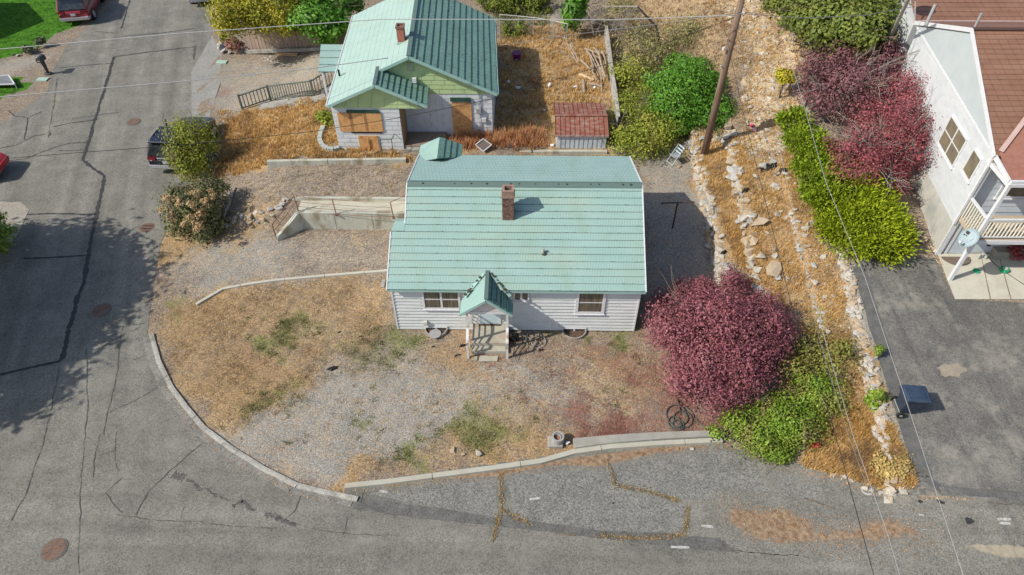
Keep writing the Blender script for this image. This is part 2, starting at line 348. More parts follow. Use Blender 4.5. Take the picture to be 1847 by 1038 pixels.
POLY = [ # (type, amount, soft metres, photo outline)
 ('soil', .22, .6, [(290, 440), (420, 405), (700, 420), (700, 490), (560, 500), (400, 535), (300, 500)]),
 ('gravel', .5, .6, [(290, 470), (420, 415), (700, 425), (700, 490), (560, 500), (400, 535), (300, 500)]),
 ('soil', .4, .5, [(400, 385), (440, 320), (490, 298), (740, 292), (740, 372), (530, 362), (450, 400)]),
 ('gravel', .4, .5, [(400, 385), (440, 320), (490, 298), (740, 292), (740, 372), (530, 362), (450, 400)]),
 ('dry', .3, .5, [(400, 385), (440, 320), (490, 298), (740, 292), (740, 372), (530, 362), (450, 400)]),
 ('dry', .62, .5, [(285, 560), (350, 552), (500, 510), (700, 498), (712, 590), (600, 640), (560, 700), (420, 770), (330, 690), (280, 620)]),
 ('dry', .5, .4, [(620, 870), (640, 830), (760, 800), (900, 780), (1030, 790), (1030, 815), (850, 850)]),
 ('gravel', 1.15, .5, [(400, 790), (480, 730), (620, 690), (800, 672), (960, 672), (900, 740), (780, 790), (640, 850), (540, 860), (430, 820)]),
 ('gravel', .6, .8, [(960, 672), (1150, 680), (1100, 740), (900, 740)]),
 ('rust', .3, .5, [(1100, 620), (1170, 640), (1300, 740), (1300, 790), (1040, 795), (1080, 760), (1160, 750)]),
 ('rust', .42, .3, [(1230, 700), (1330, 740), (1300, 788), (1110, 792), (1080, 775)]),
 ('dry', .95, .3, [(395, 330), (395, 250), (415, 210), (440, 195), (600, 190), (615, 275), (740, 275), (740, 290), (480, 297), (400, 322)]),
 ('dry', .8, .5, [(905, 50), (1090, 50), (1108, 270), (830, 272), (890, 245), (905, 160)]),
 ('soil', .75, .5, [(900, 80), (965, 85), (985, 150), (985, 215), (930, 240), (893, 240)]),
 ('dry', .95, .25, [(1240, 262), (1310, 250), (1330, 320), (1395, 500), (1440, 580), (1310, 470), (1262, 330)]),
 ('dry', .95, .3, [(1310, 250), (1440, 280), (1480, 400), (1530, 560), (1600, 740), (1640, 880), (1500, 860), (1430, 690), (1440, 580), (1380, 450)]),
 ('dry', .9, .3, [(1480, 700), (1590, 740), (1650, 880), (1590, 880), (1440, 830)]),
 ('rust', .5, .4, [(1400, 240), (1440, 290), (1500, 470), (1440, 380)]),
 ('rubble', 1.1, .8, [(1200, -80), (1450, -80), (1462, 100), (1440, 260), (1380, 300), (1310, 250), (1330, 180), (1340, 60), (1240, 30)]),
 ('dry', .6, .8, [(1100, -60), (1240, -60), (1330, 60), (1340, 230), (1110, 260)]),
 ('gravel', .75, .5, [(1130, 275), (1240, 285), (1262, 360), (1300, 480), (1160, 600), (1160, 300)]),
 ('soil', .35, .5, [(1160, 350), (1265, 360), (1300, 480), (1180, 560)]),
 ('gravel', .7, .5, [(400, 110), (580, 90), (600, 130), (560, 170), (470, 195), (400, 205), (370, 170), (370, 120)]),
 ('pale', .25, .6, [(400, 110), (580, 90), (600, 130), (560, 170), (470, 195), (400, 205), (370, 170), (370, 120)]),
 ('soil', .8, .4, [(475, 95), (600, 90), (600, 115), (490, 125)]),
 ('conc', .6, .5, [(345, 130), (405, 60), (410, 110), (395, 200), (385, 230), (345, 220)]),
 ('lawn', 1.0, .08, [(-200, -200), (200, -200), (160, 45), (108, 62), (80, 88), (0, 112), (-200, 120)]),
 ('lawn', 1.0, .08, [(-200, 155), (45, 133), (60, 150), (25, 172), (0, 190), (-200, 200)]),
 ('conc', .8, .3, [(-200, 120), (0, 114), (90, 90), (95, 125), (100, 140), (60, 150), (-200, 155)]),
 ('gravel', .8, .3, [(-200, 118), (0, 114), (90, 92), (85, 118), (0, 142), (-200, 150)]),
 ('pale', .9, .2, [(-120, 365), (40, 366), (52, 380), (20, 440), (-120, 470)]),
 ('soil', .6, .5, [(1640, 330), (1690, 455), (1640, 465), (1600, 400)]),
 ('soil', .5, .5, [(1165, 620), (1430, 600), (1430, 740), (1230, 740)]),
 ('gravel', .8, .15, [(1540, 470), (1560, 520), (1585, 600), (1610, 690), (1640, 800), (1620, 800), (1590, 720), (1545, 580), (1525, 500)]),
 ('weed', .5, .6, [(870, -60), (1000, -60), (990, 40), (905, 60)]),
 ('gravel', .7, .5, [(960, 20), (1010, 20), (1010, 60), (965, 50)]),
]
BLOBS = [('weed', 500, 610, 45, .8), ('weed', 475, 720, 45, .6), ('weed', 730, 625, 45, .6), ('weed', 880, 780, 50, 1.0), ('weed', 760, 808, 40, .6), ('weed', 1010, 605, 30, .4), ('weed', 640, 772, 26, .5), ('gravel', 700, 720, 120, .4), ('gravel', 560, 780, 90, .4), ('gravel', 900, 700, 90, .3), ('weed', 560, 590, 40, .3),
 ('weed', 1120, 604, 40, .7), ('weed', 1430, 250, 30, .4), ('weed', 640, 625, 60, .35), ('weed', 1490, 620, 60, .8), ('weed', 1110, 220, 60, .5), ('weed', 920, 60, 40, .6), ('weed', 330, 545, 30, .5), ('weed', 1180, 250, 60, .6),
 ('pale', 1100, 730, 38, .5), ('pale', 1060, 690, 34, .35), ('pale', 990, 738, 34, .4), ('pale', 530, 850, 35, .4), ('dry', 1120, 670, 80, .3), ('dry', 850, 640, 80, .3), ('dry', 900, 745, 70, .25), ('soil', 900, 640, 50, .25), ('soil', 560, 640, 60, .2), ('gravel', 560, 600, 60, .3), ('soil', 1050, 690, 60, .2), ('pale', 650, 440, 40, .35), ('dry', 900, 820, 60, .5), ('dry', 380, 560, 60, .5), ('dry', 420, 720, 80, .4), ('dry', 1600, 845, 40, .6),
 ('rust', 290, 150, 1, 0), ('rust', 470, 640, 60, .25), ('rust', 1090, 640, 70, .35), ('rust', 1460, 640, 60, .3), ('rust', 1050, 770, 60, .45), ('rust', 890, 650, 60, .3), ('gravel', 420, 460, 80, .5), ('dry', 330, 430, 60, .8), ('dry', 450, 405, 50, .4), ('soil', 775, 620, 40, .2),
 ('pale', 1010, 100, 40, .5), ('pale', 1480, 330, 60, .4), ('soil', 1400, 400, 60, .25), ('dry', 640, 870, 30, .5), ('rust', 1100, 790, 60, .4), ('rust', 395, 165, 30, .5), ('rust', 375, 240, 30, .5), ('dry', 1050, 830, 60, .6)]
def axis(lo, hi, a, b, fine, grow=1.09, mx=25.):
    v = list(np.arange(a, b+1e-6, fine)); s = fine; x = a; left = []
    while x > lo: s = min(s*grow, mx); x -= s; left.append(x)
    s = fine; x = b; right = []
    while x < hi: s = min(s*grow, mx); x += s; right.append(x)
    return np.array(left[::-1]+v+right)
gx = axis(-320, 320, -20, 20, .11); gy = axis(-60, 420, 7.4, 31, .11)
GX, GY = np.meshgrid(gx, gy); GZ = hgt(GX, GY)
ds, _ = seg_dist(GX, GY, STREET); GZ = GZ-.035*np.clip(ds/.2+.2, 0, 1)
dd, _ = seg_dist(GX, GY, DRIVE); GZ = GZ-.035*np.clip(dd/.2+.2, 0, 1)
rough = np.sin(GX*7.1+GY*3.3)*np.sin(GY*6.3-GX*2.9)*.012+np.sin(GX*2.1+1)*np.sin(GY*1.7)*.02
GZ = GZ+rough*np.clip(-np.maximum(ds, dd)*2, 0, 1)*(GX > -19)*(np.abs(GX) < 30)
near = (GX > -45) & (GX < 45) & (GY > 5) & (GY < 62)
M_ = {k: np.full(GX.shape, v) for k, v in BASE.items()}
xs0, ys0 = GX[near], GY[near]
def warp(x, y, a=1.):
    u = x+a*(.28*np.sin(y*1.7+2*np.sin(x*.9))+.16*np.sin(y*4.3+x*2.1)+.09*np.sin(x*7.7-y*6.1)); v = y+a*(.26*np.sin(x*1.9+1.7*np.sin(y*1.1)+1)+.15*np.sin(x*4.7-y*1.3)+.09*np.sin(x*6.3+y*8.3)); return u, v
for ty, am, soft, pl in POLY:
    xs, ys = (xs0, ys0) if soft < .2 else warp(xs0, ys0); d, _ = seg_dist(xs, ys, gp(pl)); f = S(-soft, soft, d)
    M_[ty][near] = M_[ty][near]*(1-f)+np.maximum(M_[ty][near], am)*f
    if ty in ('lawn', 'rubble'): M_['dry'][near] *= 1-f*.7; M_['rust'][near] *= 1-f
for ty, px, py, r, am in BLOBS:
    xs, ys = warp(xs0, ys0, 1.6); p = atg(px, py); r = r/pxm(p); f = np.exp(-(((xs-p[0])/r)**2+((ys-p[1])/(r*.9))**2)*1.2)*am; M_[ty][near] = np.minimum(M_[ty][near]+f, 1.1)
M_['lawn'] = np.where(near, M_['lawn'], .9*(GX < -45)); M_['dry'] = np.where(near, M_['dry'], .6)
ch = [np.zeros((GX.size, 3)) for _ in range(3)]
for k, (a, c) in TYPES.items(): ch[a][:, c] = np.clip(M_[k].ravel(), 0, 1.2)
nx, ny = len(gx), len(gy); I = np.arange(nx*ny).reshape(ny, nx)
Fq = np.stack([I[:-1, :-1].ravel(), I[:-1, 1:].ravel(), I[1:, 1:].ravel(), I[1:, :-1].ravel()], 1)
g = npmesh('ground', np.stack([GX.ravel(), GY.ravel(), GZ.ravel()], 1), Fq, ground_mat(), None, {'m1': ch[0], 'm2': ch[1], 'm3': ch[2]})
tag(g, kind='structure')
def maskval(ty, x, y):
    i = np.clip(np.searchsorted(gx, x), 0, nx-1); j = np.clip(np.searchsorted(gy, y), 0, ny-1); return M_[ty][j, i]
# ---------------------------------------------------------------- sheets of paving
import bmesh
def sheet(name, poly, m, dz, cell=.6, parent=None, hf=None, lim=None):
    bm = bmesh.new(); f = bm.faces.new([bm.verts.new((p[0], p[1], 0)) for p in poly])
    bmesh.ops.triangulate(bm, faces=[f])
    x0 = min(p[0] for p in poly); x1 = max(p[0] for p in poly); y0 = min(p[1] for p in poly); y1 = max(p[1] for p in poly)
    for a, b, nrm in ((x0, x1, (1, 0, 0)), (y0, y1, (0, 1, 0))):
        c = max(cell, (b-a)/110); v = a+c
        while v < b:
            bmesh.ops.bisect_plane(bm, geom=bm.verts[:]+bm.edges[:]+bm.faces[:], plane_co=(v, v, 0), plane_no=nrm); v += c
    for v in bm.verts: v.co.z = (hf or hz)(v.co.x, v.co.y)+dz
    bmesh.ops.recalc_face_normals(bm, faces=bm.faces[:])
    me = bpy.data.meshes.new(name); bm.to_mesh(me); bm.free()
    if me.polygons and sum(p.normal.z for p in me.polygons) < 0: me.flip_normals()
    me.materials.append(m); return link(name, me, parent)
def asphalt_mat(name, c, c2, dark, light, sp=.35):
    m = mat(name, c, c2, 1.2, .88, dark, .35, .6, bump=.5, bscale=90, speck=(34, sp), spec=.25); nt = m.node_tree; L = nt.links.new
    b = nt.nodes['Principled BSDF']; src = b.inputs['Base Color'].links[0].from_socket
    tc = NN(nt, 'ShaderNodeTexCoord'); n = NN(nt, 'ShaderNodeTexNoise'); L(tc.outputs['Object'], n.inputs['Vector']); n.inputs['Scale'].default_value = .9; n.inputs['Detail'].default_value = 8; n.inputs['Roughness'].default_value = .75
    r = NN(nt, 'ShaderNodeMapRange'); L(n.outputs[0], r.inputs[0]); r.inputs[1].default_value = .5; r.inputs[2].default_value = .68; r.inputs[4].default_value = .8
    x = NN(nt, 'ShaderNodeMix', data_type='RGBA'); L(r.outputs[0], x.inputs[0]); L(src, x.inputs[6]); x.inputs[7].default_value = (*light, 1); 
    mapd = []
    for sc_v, rot in (((1.6, .10, 1), math.radians(-18)), ((.10, 1.5, 1), 0)):
        mp = NN(nt, 'ShaderNodeMapping', vector_type='POINT'); L(tc.outputs['Object'], mp.inputs[0]); mp.inputs['Rotation'].default_value = (0, 0, rot)
        m2 = NN(nt, 'ShaderNodeMapping'); L(mp.outputs[0], m2.inputs[0]); m2.inputs['Scale'].default_value = sc_v
        nn = NN(nt, 'ShaderNodeTexNoise'); L(m2.outputs[0], nn.inputs['Vector']); nn.inputs['Scale'].default_value = .9; nn.inputs['Detail'].default_value = 3; mapd.append(nn.outputs[0])
    sp = NN(nt, 'ShaderNodeSeparateXYZ'); L(tc.outputs['Object'], sp.inputs[0]); ry = NN(nt, 'ShaderNodeMapRange'); L(sp.outputs[1], ry.inputs[0]); ry.inputs[1].default_value = 10; ry.inputs[2].default_value = 16
    mf = NN(nt, 'ShaderNodeMix', data_type='FLOAT'); L(ry.outputs[0], mf.inputs[0]); L(mapd[1], mf.inputs[2]); L(mapd[0], mf.inputs[3])
    rr = NN(nt, 'ShaderNodeMapRange'); L(mf.outputs[0], rr.inputs[0]); rr.inputs[1].default_value = .3; rr.inputs[2].default_value = .7; rr.inputs[3].default_value = .80; rr.inputs[4].default_value = 1.16
    vm = NN(nt, 'ShaderNodeVectorMath', operation='SCALE'); L(x.outputs[2], vm.inputs[0]); L(rr.outputs[0], vm.inputs['Scale']); L(vm.outputs[0], b.inputs['Base Color']); return m
ASPH = asphalt_mat('asphalt', (.172, .167, .146), (.215, .207, .18), (.135, .132, .118), (.255, .247, .215))
DRVM = asphalt_mat('drive_asphalt', (.135, .131, .122), (.18, .174, .158), (.09, .089, .085), (.33, .305, .26))
street = tag(sheet('street', STREET, ASPH, .0, .8), kind='structure')
drive = tag(sheet('driveway', DRIVE, DRVM, .004, .4), kind='structure')
TARM = mat('tar', (.035, .035, .037), (.055, .054, .055), 20, .7)
CRK = mat('crack', (.075, .072, .062), (.13, .125, .11), 20, .9)
WCRK = mat('weedy_crack', (.16, .11, .06), (.25, .18, .10), 9, .95, (.10, .10, .045), 6, .8)
DBAND = mat('dark_asphalt', (.105, .103, .097), (.155, .152, .14), 3, .9, bump=.4, bscale=90, speck=(34, .3))
MBAND = mat('patched_asphalt', (.18, .178, .163), (.22, .215, .195), 2, .9, (.15, .147, .135), .8, .6, bump=.5, bscale=90, speck=(30, .45))
PAINT = mat('white_paint', (.55, .55, .52), (.30, .30, .28), 14, .8)
def ribbon(name, pts, w, m, parent, dz=.008, jag=.3, step=.12, px=True, wob=.03):
    P = [Vector(p[:2]+(0,)) for p in (gp(pts) if px else pts)]; Q = []
    for a, b in zip(P, P[1:]):
        n = max(1, int((b-a).length/step)); Q += [a.lerp(b, i/n) for i in range(n)]
    Q.append(P[-1]); V = []; F = []; dxy = Vector((0, 0, 0))
    for i, q in enumerate(Q):
        d = (Q[min(i+1, len(Q)-1)]-Q[max(i-1, 0)]).normalized(); nrm = Vector((-d.y, d.x, 0))
        dxy = dxy*.8+Vector((random.uniform(-1, 1), random.uniform(-1, 1), 0))*wob*.5
        ww = w*(1+jag*random.uniform(-1, 1))/2; c = q+(dxy if 0 < i < len(Q)-1 else Vector((0, 0, 0)))
        for s in (-1, 1): v = c+nrm*ww*s; V.append((v.x, v.y, hz(v.x, v.y)+dz))
    F = [(2*i, 2*i+2, 2*i+3, 2*i+1) for i in range(len(Q)-1)]
    F = [f[::-1] for f in F]; mb = MB().add(V, F); o = obj(name, mb, m, parent)
    if o.data.polygons[0].normal.z < 0: o.data.flip_normals()
    return o
for pts, w_ in (([(258, -40), (235, 0), (218, 52)], .09), ([(218, 55), (228, 68), (205, 103)], .0), ([(205, 103), (188, 165), (172, 215), (160, 256), (151, 284), (150, 290), (166, 303), (188, 318), (183, 345), (174, 390), (165, 430), (158, 470), (152, 510), (140, 534), (136, 555), (125, 590), (114, 645), (108, 652)], .16)):
    if w_: ribbon('tar_seam', pts, w_, TARM, street, jag=.45)
for pts, w_ in (([(220, 66), (290, 60), (352, 52)], .07), ([(205, 103), (240, 98), (355, 84)], .09), ([(108, 123), (160, 118), (202, 115)], .06), ([(97, 229), (130, 222), (170, 217)], .07), ([(172, 57), (205, 60)], .06),
    ([(156, 257), (125, 259), (100, 266), (80, 273), (45, 287), (0, 293)], .05), ([(152, 271), (120, 273), (107, 272)], .05), ([(28, 387), (90, 386), (172, 387)], .09), ([(42, 467), (100, 464), (155, 461)], .09),
    ([(108, 652), (70, 660), (0, 676)], .11), ([(15, 200), (28, 210), (50, 213), (75, 202)], .05), ([(50, 213), (46, 240), (44, 252)], .05), ([(45, 254), (60, 246), (82, 242)], .05), ([(0, 268), (30, 262), (45, 254)], .04)):
    ribbon('tar_seam', pts, w_, TARM, street, jag=.45)
for pts, w_ in (([(108, 652), (95, 730), (80, 790), (62, 850), (45, 900), (20, 940)], .03), ([(222, 588), (215, 650), (195, 740), (188, 785)], .03), ([(155, 620), (158, 740), (150, 800), (145, 900), (143, 1035)], .022), ([(300, 690), (250, 720), (195, 745)], .025),
    ([(85, 745), (55, 765)], .02), ([(180, 785), (170, 830), (168, 870)], .025), ([(210, 780), (208, 812), (178, 823)], .022), ([(208, 812), (215, 850)], .02), ([(370, 797), (325, 835), (295, 862), (275, 882), (258, 905), (245, 930)], .035), ([(190, 890), (220, 862)], .02), ([(190, 890), (222, 925)], .025),
    ([(210, 928), (300, 938), (420, 948), (500, 953)], .03), ([(545, 885), (530, 925), (505, 945)], .028), ([(560, 955), (620, 962), (720, 968)], .03), ([(628, 935), (618, 965)], .02), ([(1240, 985), (1400, 1000), (1560, 1010)], .022), ([(325, 940), (332, 915)], .018),
    ([(222, 590), (262, 583)], .022), ([(240, 650), (270, 640)], .018), ([(1780, 905), (1847, 913)], .03)):
    ribbon('crack', pts, w_*.75, CRK, street, jag=.8, dz=.012, wob=.05)
for pts, w_ in (([(903, 848), (904, 880), (905, 905), (906, 920), (895, 950), (889, 978)], .13), ([(906, 918), (925, 935), (955, 945)], .09), ([(1095, 830), (1105, 850), (1110, 875), (1130, 882), (1165, 885), (1200, 897), (1225, 905)], .1), ([(1240, 915), (1240, 945), (1232, 965), (1222, 973), (1160, 972), (1075, 966)], .10),
    ([(1000, 962), (1040, 967)], .07), ([(290, 690), (300, 712), (330, 740), (345, 770), (372, 797)], .07), ([(1450, 900), (1500, 915)], .06), ([(104, 140), (98, 180), (92, 215), (88, 250)], .08), ([(352, 84), (349, 108)], .10), ([(545, 878), (548, 895)], .08), ([(612, 884), (614, 902)], .08), ([(655, 885), (650, 908)], .05)):
    for a, b in zip(pts, pts[1:]):
        n_ = max(2, int(math.hypot(b[0]-a[0], b[1]-a[1])/9))
        for i_ in range(n_):
            if random.random() < .8:
                t0, t1 = i_/n_, (i_+random.uniform(.5, 1.05))/n_; q0, q1 = [(a[0]+(b[0]-a[0])*t, a[1]+(b[1]-a[1])*t) for t in (t0, t1)]
                ribbon('weedy_crack', [q0, q1], w_*random.uniform(.25, .85), WCRK if random.random() < .7 else CRK, street, jag=.9, dz=.016, step=.05, wob=.06)
    ribbon('crack', pts, .02, CRK, street, jag=.8, dz=.013, wob=.05)
def band(pts, w_, m, nm, dz=.004): ribbon(nm, pts, w_, m, street, jag=.08, dz=dz, wob=.02)
band([(640, 908), (760, 925), (900, 938), (1050, 955), (1230, 978), (1330, 985)], .42, DBAND, 'dark_strip')
OILS = mat('oil_stain', (.07, .068, .062), (.14, .136, .125), 7, .9, speck=(34, .35))
for a, b, w_ in (((312, 856), (332, 864), .2), ((336, 866), (366, 884), .12), ((370, 882), (392, 896), .1), ((396, 896), (412, 904), .08), ((420, 914), (438, 903), .12), ((436, 904), (462, 920), .1), ((478, 927), (505, 936), .17), ((505, 934), (535, 948), .1)): ribbon('stain', [a, b], w_, OILS, street, jag=.8, dz=.005, wob=.08, step=.07)
band([(130, 215), (175, 208), (215, 203)], .16, DBAND, 'stain')
for a, b in (((684, 886), (699, 888)), ((955, 901), (974, 899)), ((1265, 949), (1286, 951)), ((1210, 987), (1243, 988)), ((1645, 929), (1666, 930)), ((1663, 957), (1675, 957)), ((1799, 937), (1823, 937)), ((1803, 944), (1823, 945)), ((300, 719), (312, 719)), ((1580, 903), (1588, 905))):
    ribbon('paint_mark', [a, b], .075, PAINT, street, jag=.3, dz=.012, wob=.01)
ribbon('paint_mark', [(1553, 881), (1556, 887), (1563, 891), (1572, 892)], .06, PAINT, street, dz=.012)
ribbon('paint_mark', [(1565, 886), (1576, 885)], .05, PAINT, street, dz=.012)
def hr(x, y): return hz(x, y)
DIRT = mat('roadside_dirt', (.27, .17, .10), (.40, .28, .17), 3, .95, (.20, .09, .07), 1.4, .8, bump=.6, bscale=30, speck=(22, .35))
def soft_sheet(name, pts, dirt, basec, soft, dz, par, gain=1., cell=.11):
    P = gp(pts); x0, x1 = min(p[0] for p in P)-soft, max(p[0] for p in P)+soft; y0, y1 = min(p[1] for p in P)-soft, max(p[1] for p in P)+soft
    ax, ay = np.arange(x0, x1, cell), np.arange(y0, y1, cell); AX, AY = np.meshgrid(ax, ay); d, _ = seg_dist(AX, AY, P); v = S(-soft*.4, soft, d)*gain; I_ = np.arange(AX.size).reshape(AX.shape)
    F_ = np.stack([I_[:-1, :-1].ravel(), I_[:-1, 1:].ravel(), I_[1:, 1:].ravel(), I_[1:, :-1].ravel()], 1); keep = (d.ravel()[F_] > -soft*.35).any(1); F_ = F_[keep]
    u_, inv = np.unique(F_, return_inverse=True); F_ = inv.reshape(-1, 4); V_ = np.stack([AX.ravel(), AY.ravel(), hgt(AX, AY).ravel()+dz], 1)[u_]; vv = v.ravel()[u_]
    m = mat('mix_'+name+dirt.name, basec[0], basec[1], 1.2, .9, bump=.5, bscale=60, speck=(34, .35)).copy(); nt = m.node_tree; L = nt.links.new; b = nt.nodes['Principled BSDF']; src = b.inputs['Base Color'].links[0].from_socket
    tc = NN(nt, 'ShaderNodeTexCoord'); n1 = NN(nt, 'ShaderNodeTexNoise'); L(tc.outputs['Object'], n1.inputs['Vector']); n1.inputs['Scale'].default_value = 3.6; n1.inputs['Detail'].default_value = 9; n1.inputs['Roughness'].default_value = .78
    at_ = NN(nt, 'ShaderNodeAttribute', attribute_name='m1'); sp = NN(nt, 'ShaderNodeSeparateColor'); L(at_.outputs[0], sp.inputs[0])
    a_ = NN(nt, 'ShaderNodeMath', operation='ADD'); L(sp.outputs[0], a_.inputs[0]); L(n1.outputs[0], a_.inputs[1]); r = NN(nt, 'ShaderNodeMapRange'); L(a_.outputs[0], r.inputs[0]); r.inputs[1].default_value = .92; r.inputs[2].default_value = 1.08
    n2 = NN(nt, 'ShaderNodeTexNoise'); L(tc.outputs['Object'], n2.inputs['Vector']); n2.inputs['Scale'].default_value = 7; n2.inputs['Detail'].default_value = 6; r2 = NN(nt, 'ShaderNodeMapRange'); L(n2.outputs[0], r2.inputs[0]); r2.inputs[1].default_value = .35; r2.inputs[2].default_value = .65
    dc = NN(nt, 'ShaderNodeMix', data_type='RGBA'); L(r2.outputs[0], dc.inputs[0]); dc.inputs[6].default_value = (*dirt['c'][:3], 1); dc.inputs[7].default_value = (*dirt['d'][:3], 1)
    x = NN(nt, 'ShaderNodeMix', data_type='RGBA'); L(r.outputs[0], x.inputs[0]); L(src, x.inputs[6]); L(dc.outputs[2], x.inputs[7]); L(x.outputs[2], b.inputs['Base Color'])
    return npmesh(name, V_, F_, m, par, {'m1': np.stack([vv]*3, 1)})
DIRT['c'] = (.19, .12, .075); DIRT['d'] = (.34, .25, .165)
def wob(pts, a=.05, n=5):
    P = gp(pts); out = []
    for i, p in enumerate(P):
        q = P[(i+1) % len(P)]
        for k in range(n):
            t = k/n; out.append((p[0]*(1-t)+q[0]*t+random.uniform(-a, a), p[1]*(1-t)+q[1]*t+random.uniform(-a, a), 0))
    return out
AB = ((.172, .167, .146), (.215, .207, .18))
soft_sheet('dirt_patch', [(1285, 915), (1310, 900), (1360, 903), (1410, 898), (1450, 915), (1480, 940), (1520, 940), (1560, 925), (1600, 918), (1640, 935), (1690, 960), (1690, 985), (1640, 985), (1560, 1000), (1480, 995), (1400, 1000), (1340, 985), (1310, 960)], DIRT, AB, .6, .012, street, .62)
PRE = mat('pale_road_edge', (.30, .26, .20)); PRE['c'] = (.30, .26, .19); PRE['d'] = (.38, .34, .26)
soft_sheet('dirt_patch', [(1700, 985), (1760, 975), (1850, 980), (1900, 990), (1900, 1020), (1800, 1010)], PRE, AB, .35, .014, street, .9)
soft_sheet('dirt_strip', [(690, 872), (900, 842), (1060, 820), (1180, 805), (1290, 799), (1290, 807), (1180, 822), (1080, 846), (1000, 842), (900, 862), (800, 868), (690, 884)], DIRT, AB, .16, .008, street, .8)
soft_sheet('dirt_strip', [(1380, 828), (1470, 850), (1540, 870), (1590, 886), (1650, 900), (1650, 912), (1560, 890), (1440, 856)], DIRT, AB, .2, .008, street, .75)
soft_sheet('dirt_strip', [(300, 690), (345, 762), (400, 815), (470, 858), (455, 862), (390, 822), (335, 770), (294, 700)], DIRT, AB, .12, .010, street, .6)
sheet('concrete_apron', gp([(345, 130), (383, 64), (400, 100), (398, 150), (380, 200), (372, 255), (346, 215)]), mat('old_concrete', (.255, .25, .235), (.31, .305, .285), 2, .9, (.2, .19, .17), 1, .6, bump=.4, bscale=60, speck=(30, .25)), .008, .6, street)
sheet('concrete_pad', wob([(-40, 365), (38, 365), (52, 378), (35, 420), (10, 450), (-60, 470)], .04), mat('pad', (.28, .26, .22), (.34, .31, .26), 2, .9, speck=(28, .25)), .010, .6, street)
sheet('light_patch', wob([(1040, 850), (1095, 835), (1300, 806), (1400, 850), (1500, 885), (1440, 905), (1350, 893), (1270, 905), (1230, 898), (1150, 884), (1110, 872)], .04), MBAND, .005, .5, street)
sheet('light_patch', wob([(660, 892), (895, 858), (898, 935), (780, 915)], .03), MBAND, .005, .5, street)
sheet('light_patch', wob([(912, 858), (1040, 846), (1100, 872), (1150, 890), (1235, 912), (1235, 962), (1080, 958), (930, 935)], .03), MBAND, .005, .5, street)
for x, y, r in ((1697, 905, .13), (1748, 940, .16), (1660, 905, .08)): # oil spots
    p = atg(x, y); mb = MB(); V = [(p[0]+r*math.cos(t)*random.uniform(.6, 1.2), p[1]+r*math.sin(t)*random.uniform(.5, .9), hz(p[0], p[1])+.014) for t in np.linspace(0, 6.28, 15)[:-1]]
    obj('oil_spot', mb.add(V, [tuple(range(14))]), TARM, street)
# driveway marks
ribbon('edge_band', [(1549, 482), (1562, 530), (1580, 585), (1600, 655), (1625, 735), (1645, 800), (1668, 862)], .5, mat('dark_drive', (.10, .10, .098), (.14, .138, .13), 3, .85, speck=(34, .2)), drive, dz=.009, jag=.06)
sheet('worn_patch', wob([(1690, 662), (1725, 655), (1745, 668), (1728, 680), (1700, 679)], .05), mat('worn', (.33, .28, .21), (.24, .22, .18), 4, .9), .009, .4, drive)
ribbon('edge_band', [(1668, 862), (1700, 884), (1760, 890), (1850, 895)], .25, MATS['dark_drive'], drive, dz=.009, jag=.1)
# concrete gutter round the corner
CONC = mat('concrete', (.29, .285, .26), (.35, .34, .31), 3, .9, (.19, .18, .16), 1.1, .9, bump=.4, bscale=50, speck=(40, .2))
kerb = bpy.data.objects.new('kerb', None); COL.objects.link(kerb); tag(kerb, kind='structure')
KP = [Vector(p) for p in gp([(268, 606), (281, 655), (304, 703), (330, 738), (362, 776), (410, 812), (470, 850), (530, 880), (580, 892), (640, 905)])]
def strip_beam(nm, P, w0, h, par, m, dz=0., seg=2.4, gap=.015, roll=0.):
    out = []
    acc = []; L_ = 0
    Q = []
    for a, b in zip(P, P[1:]):
        n = max(1, int((b-a).length/.3)); Q += [a.lerp(b, i/n) for i in range(n)]
    Q.append(P[-1]); cur = [Q[0]]; parts = []
    for a, b in zip(Q, Q[1:]):
        cur.append(b); L_ += (b-a).length
        if L_ > seg: parts.append(cur); cur = [b]; L_ = 0
    if len(cur) > 1: parts.append(cur)
    for c in parts:
        V = []; F = []; n = len(c)
        c = list(c); c[0] = c[0].lerp(c[1], gap*2); c[-1] = c[-1].lerp(c[-2], gap*2)
        for i, q in enumerate(c):
            d = (c[min(i+1, n-1)]-c[max(i-1, 0)]).normalized(); nr = Vector((-d.y, d.x, 0)); z = hz(q.x, q.y)+dz
            for s, zz in ((-1, -.1), (-1, h*(1-roll)), (0, h), (1, h), (1, -.1)):
                p = q+nr*w0/2*s; V.append((p.x, p.y, z+zz))
        for i in range(n-1):
            for k in range(5): F.append((i*5+k, (i+1)*5+k, (i+1)*5+(k+1) % 5, i*5+(k+1) % 5))
        F += [(4, 3, 2, 1, 0), tuple((n-1)*5+k for k in range(5))]
        o = obj(nm, MB().add(V, F), m, par); out.append(o)
    return out
GUT = mat('gutter_concrete', (.235, .23, .21), (.32, .31, .285), 1.6, .9, (.17, .165, .15), 1.3, .9, bump=.4, bscale=50, speck=(34, .25))
strip_beam('kerb_stone', [p+Vector((.09, .06, 0)) for p in KP], .17, .06, kerb, mat('kerb_pale', (.30, .29, .26), (.40, .385, .345), 2.2, .9, (.2, .19, .165), 1.5, .9, bump=.4, bscale=50, speck=(34, .25)), seg=2.3, roll=.3)
strip_beam('gutter', [p-Vector((.07, .06, 0)) for p in KP], .26, .018, kerb, mat('gutter_grey', (.19, .186, .166), (.25, .24, .215), 2, .9, (.15, .147, .13), 1.5, .9, speck=(34, .3)), seg=2.3, roll=.2)
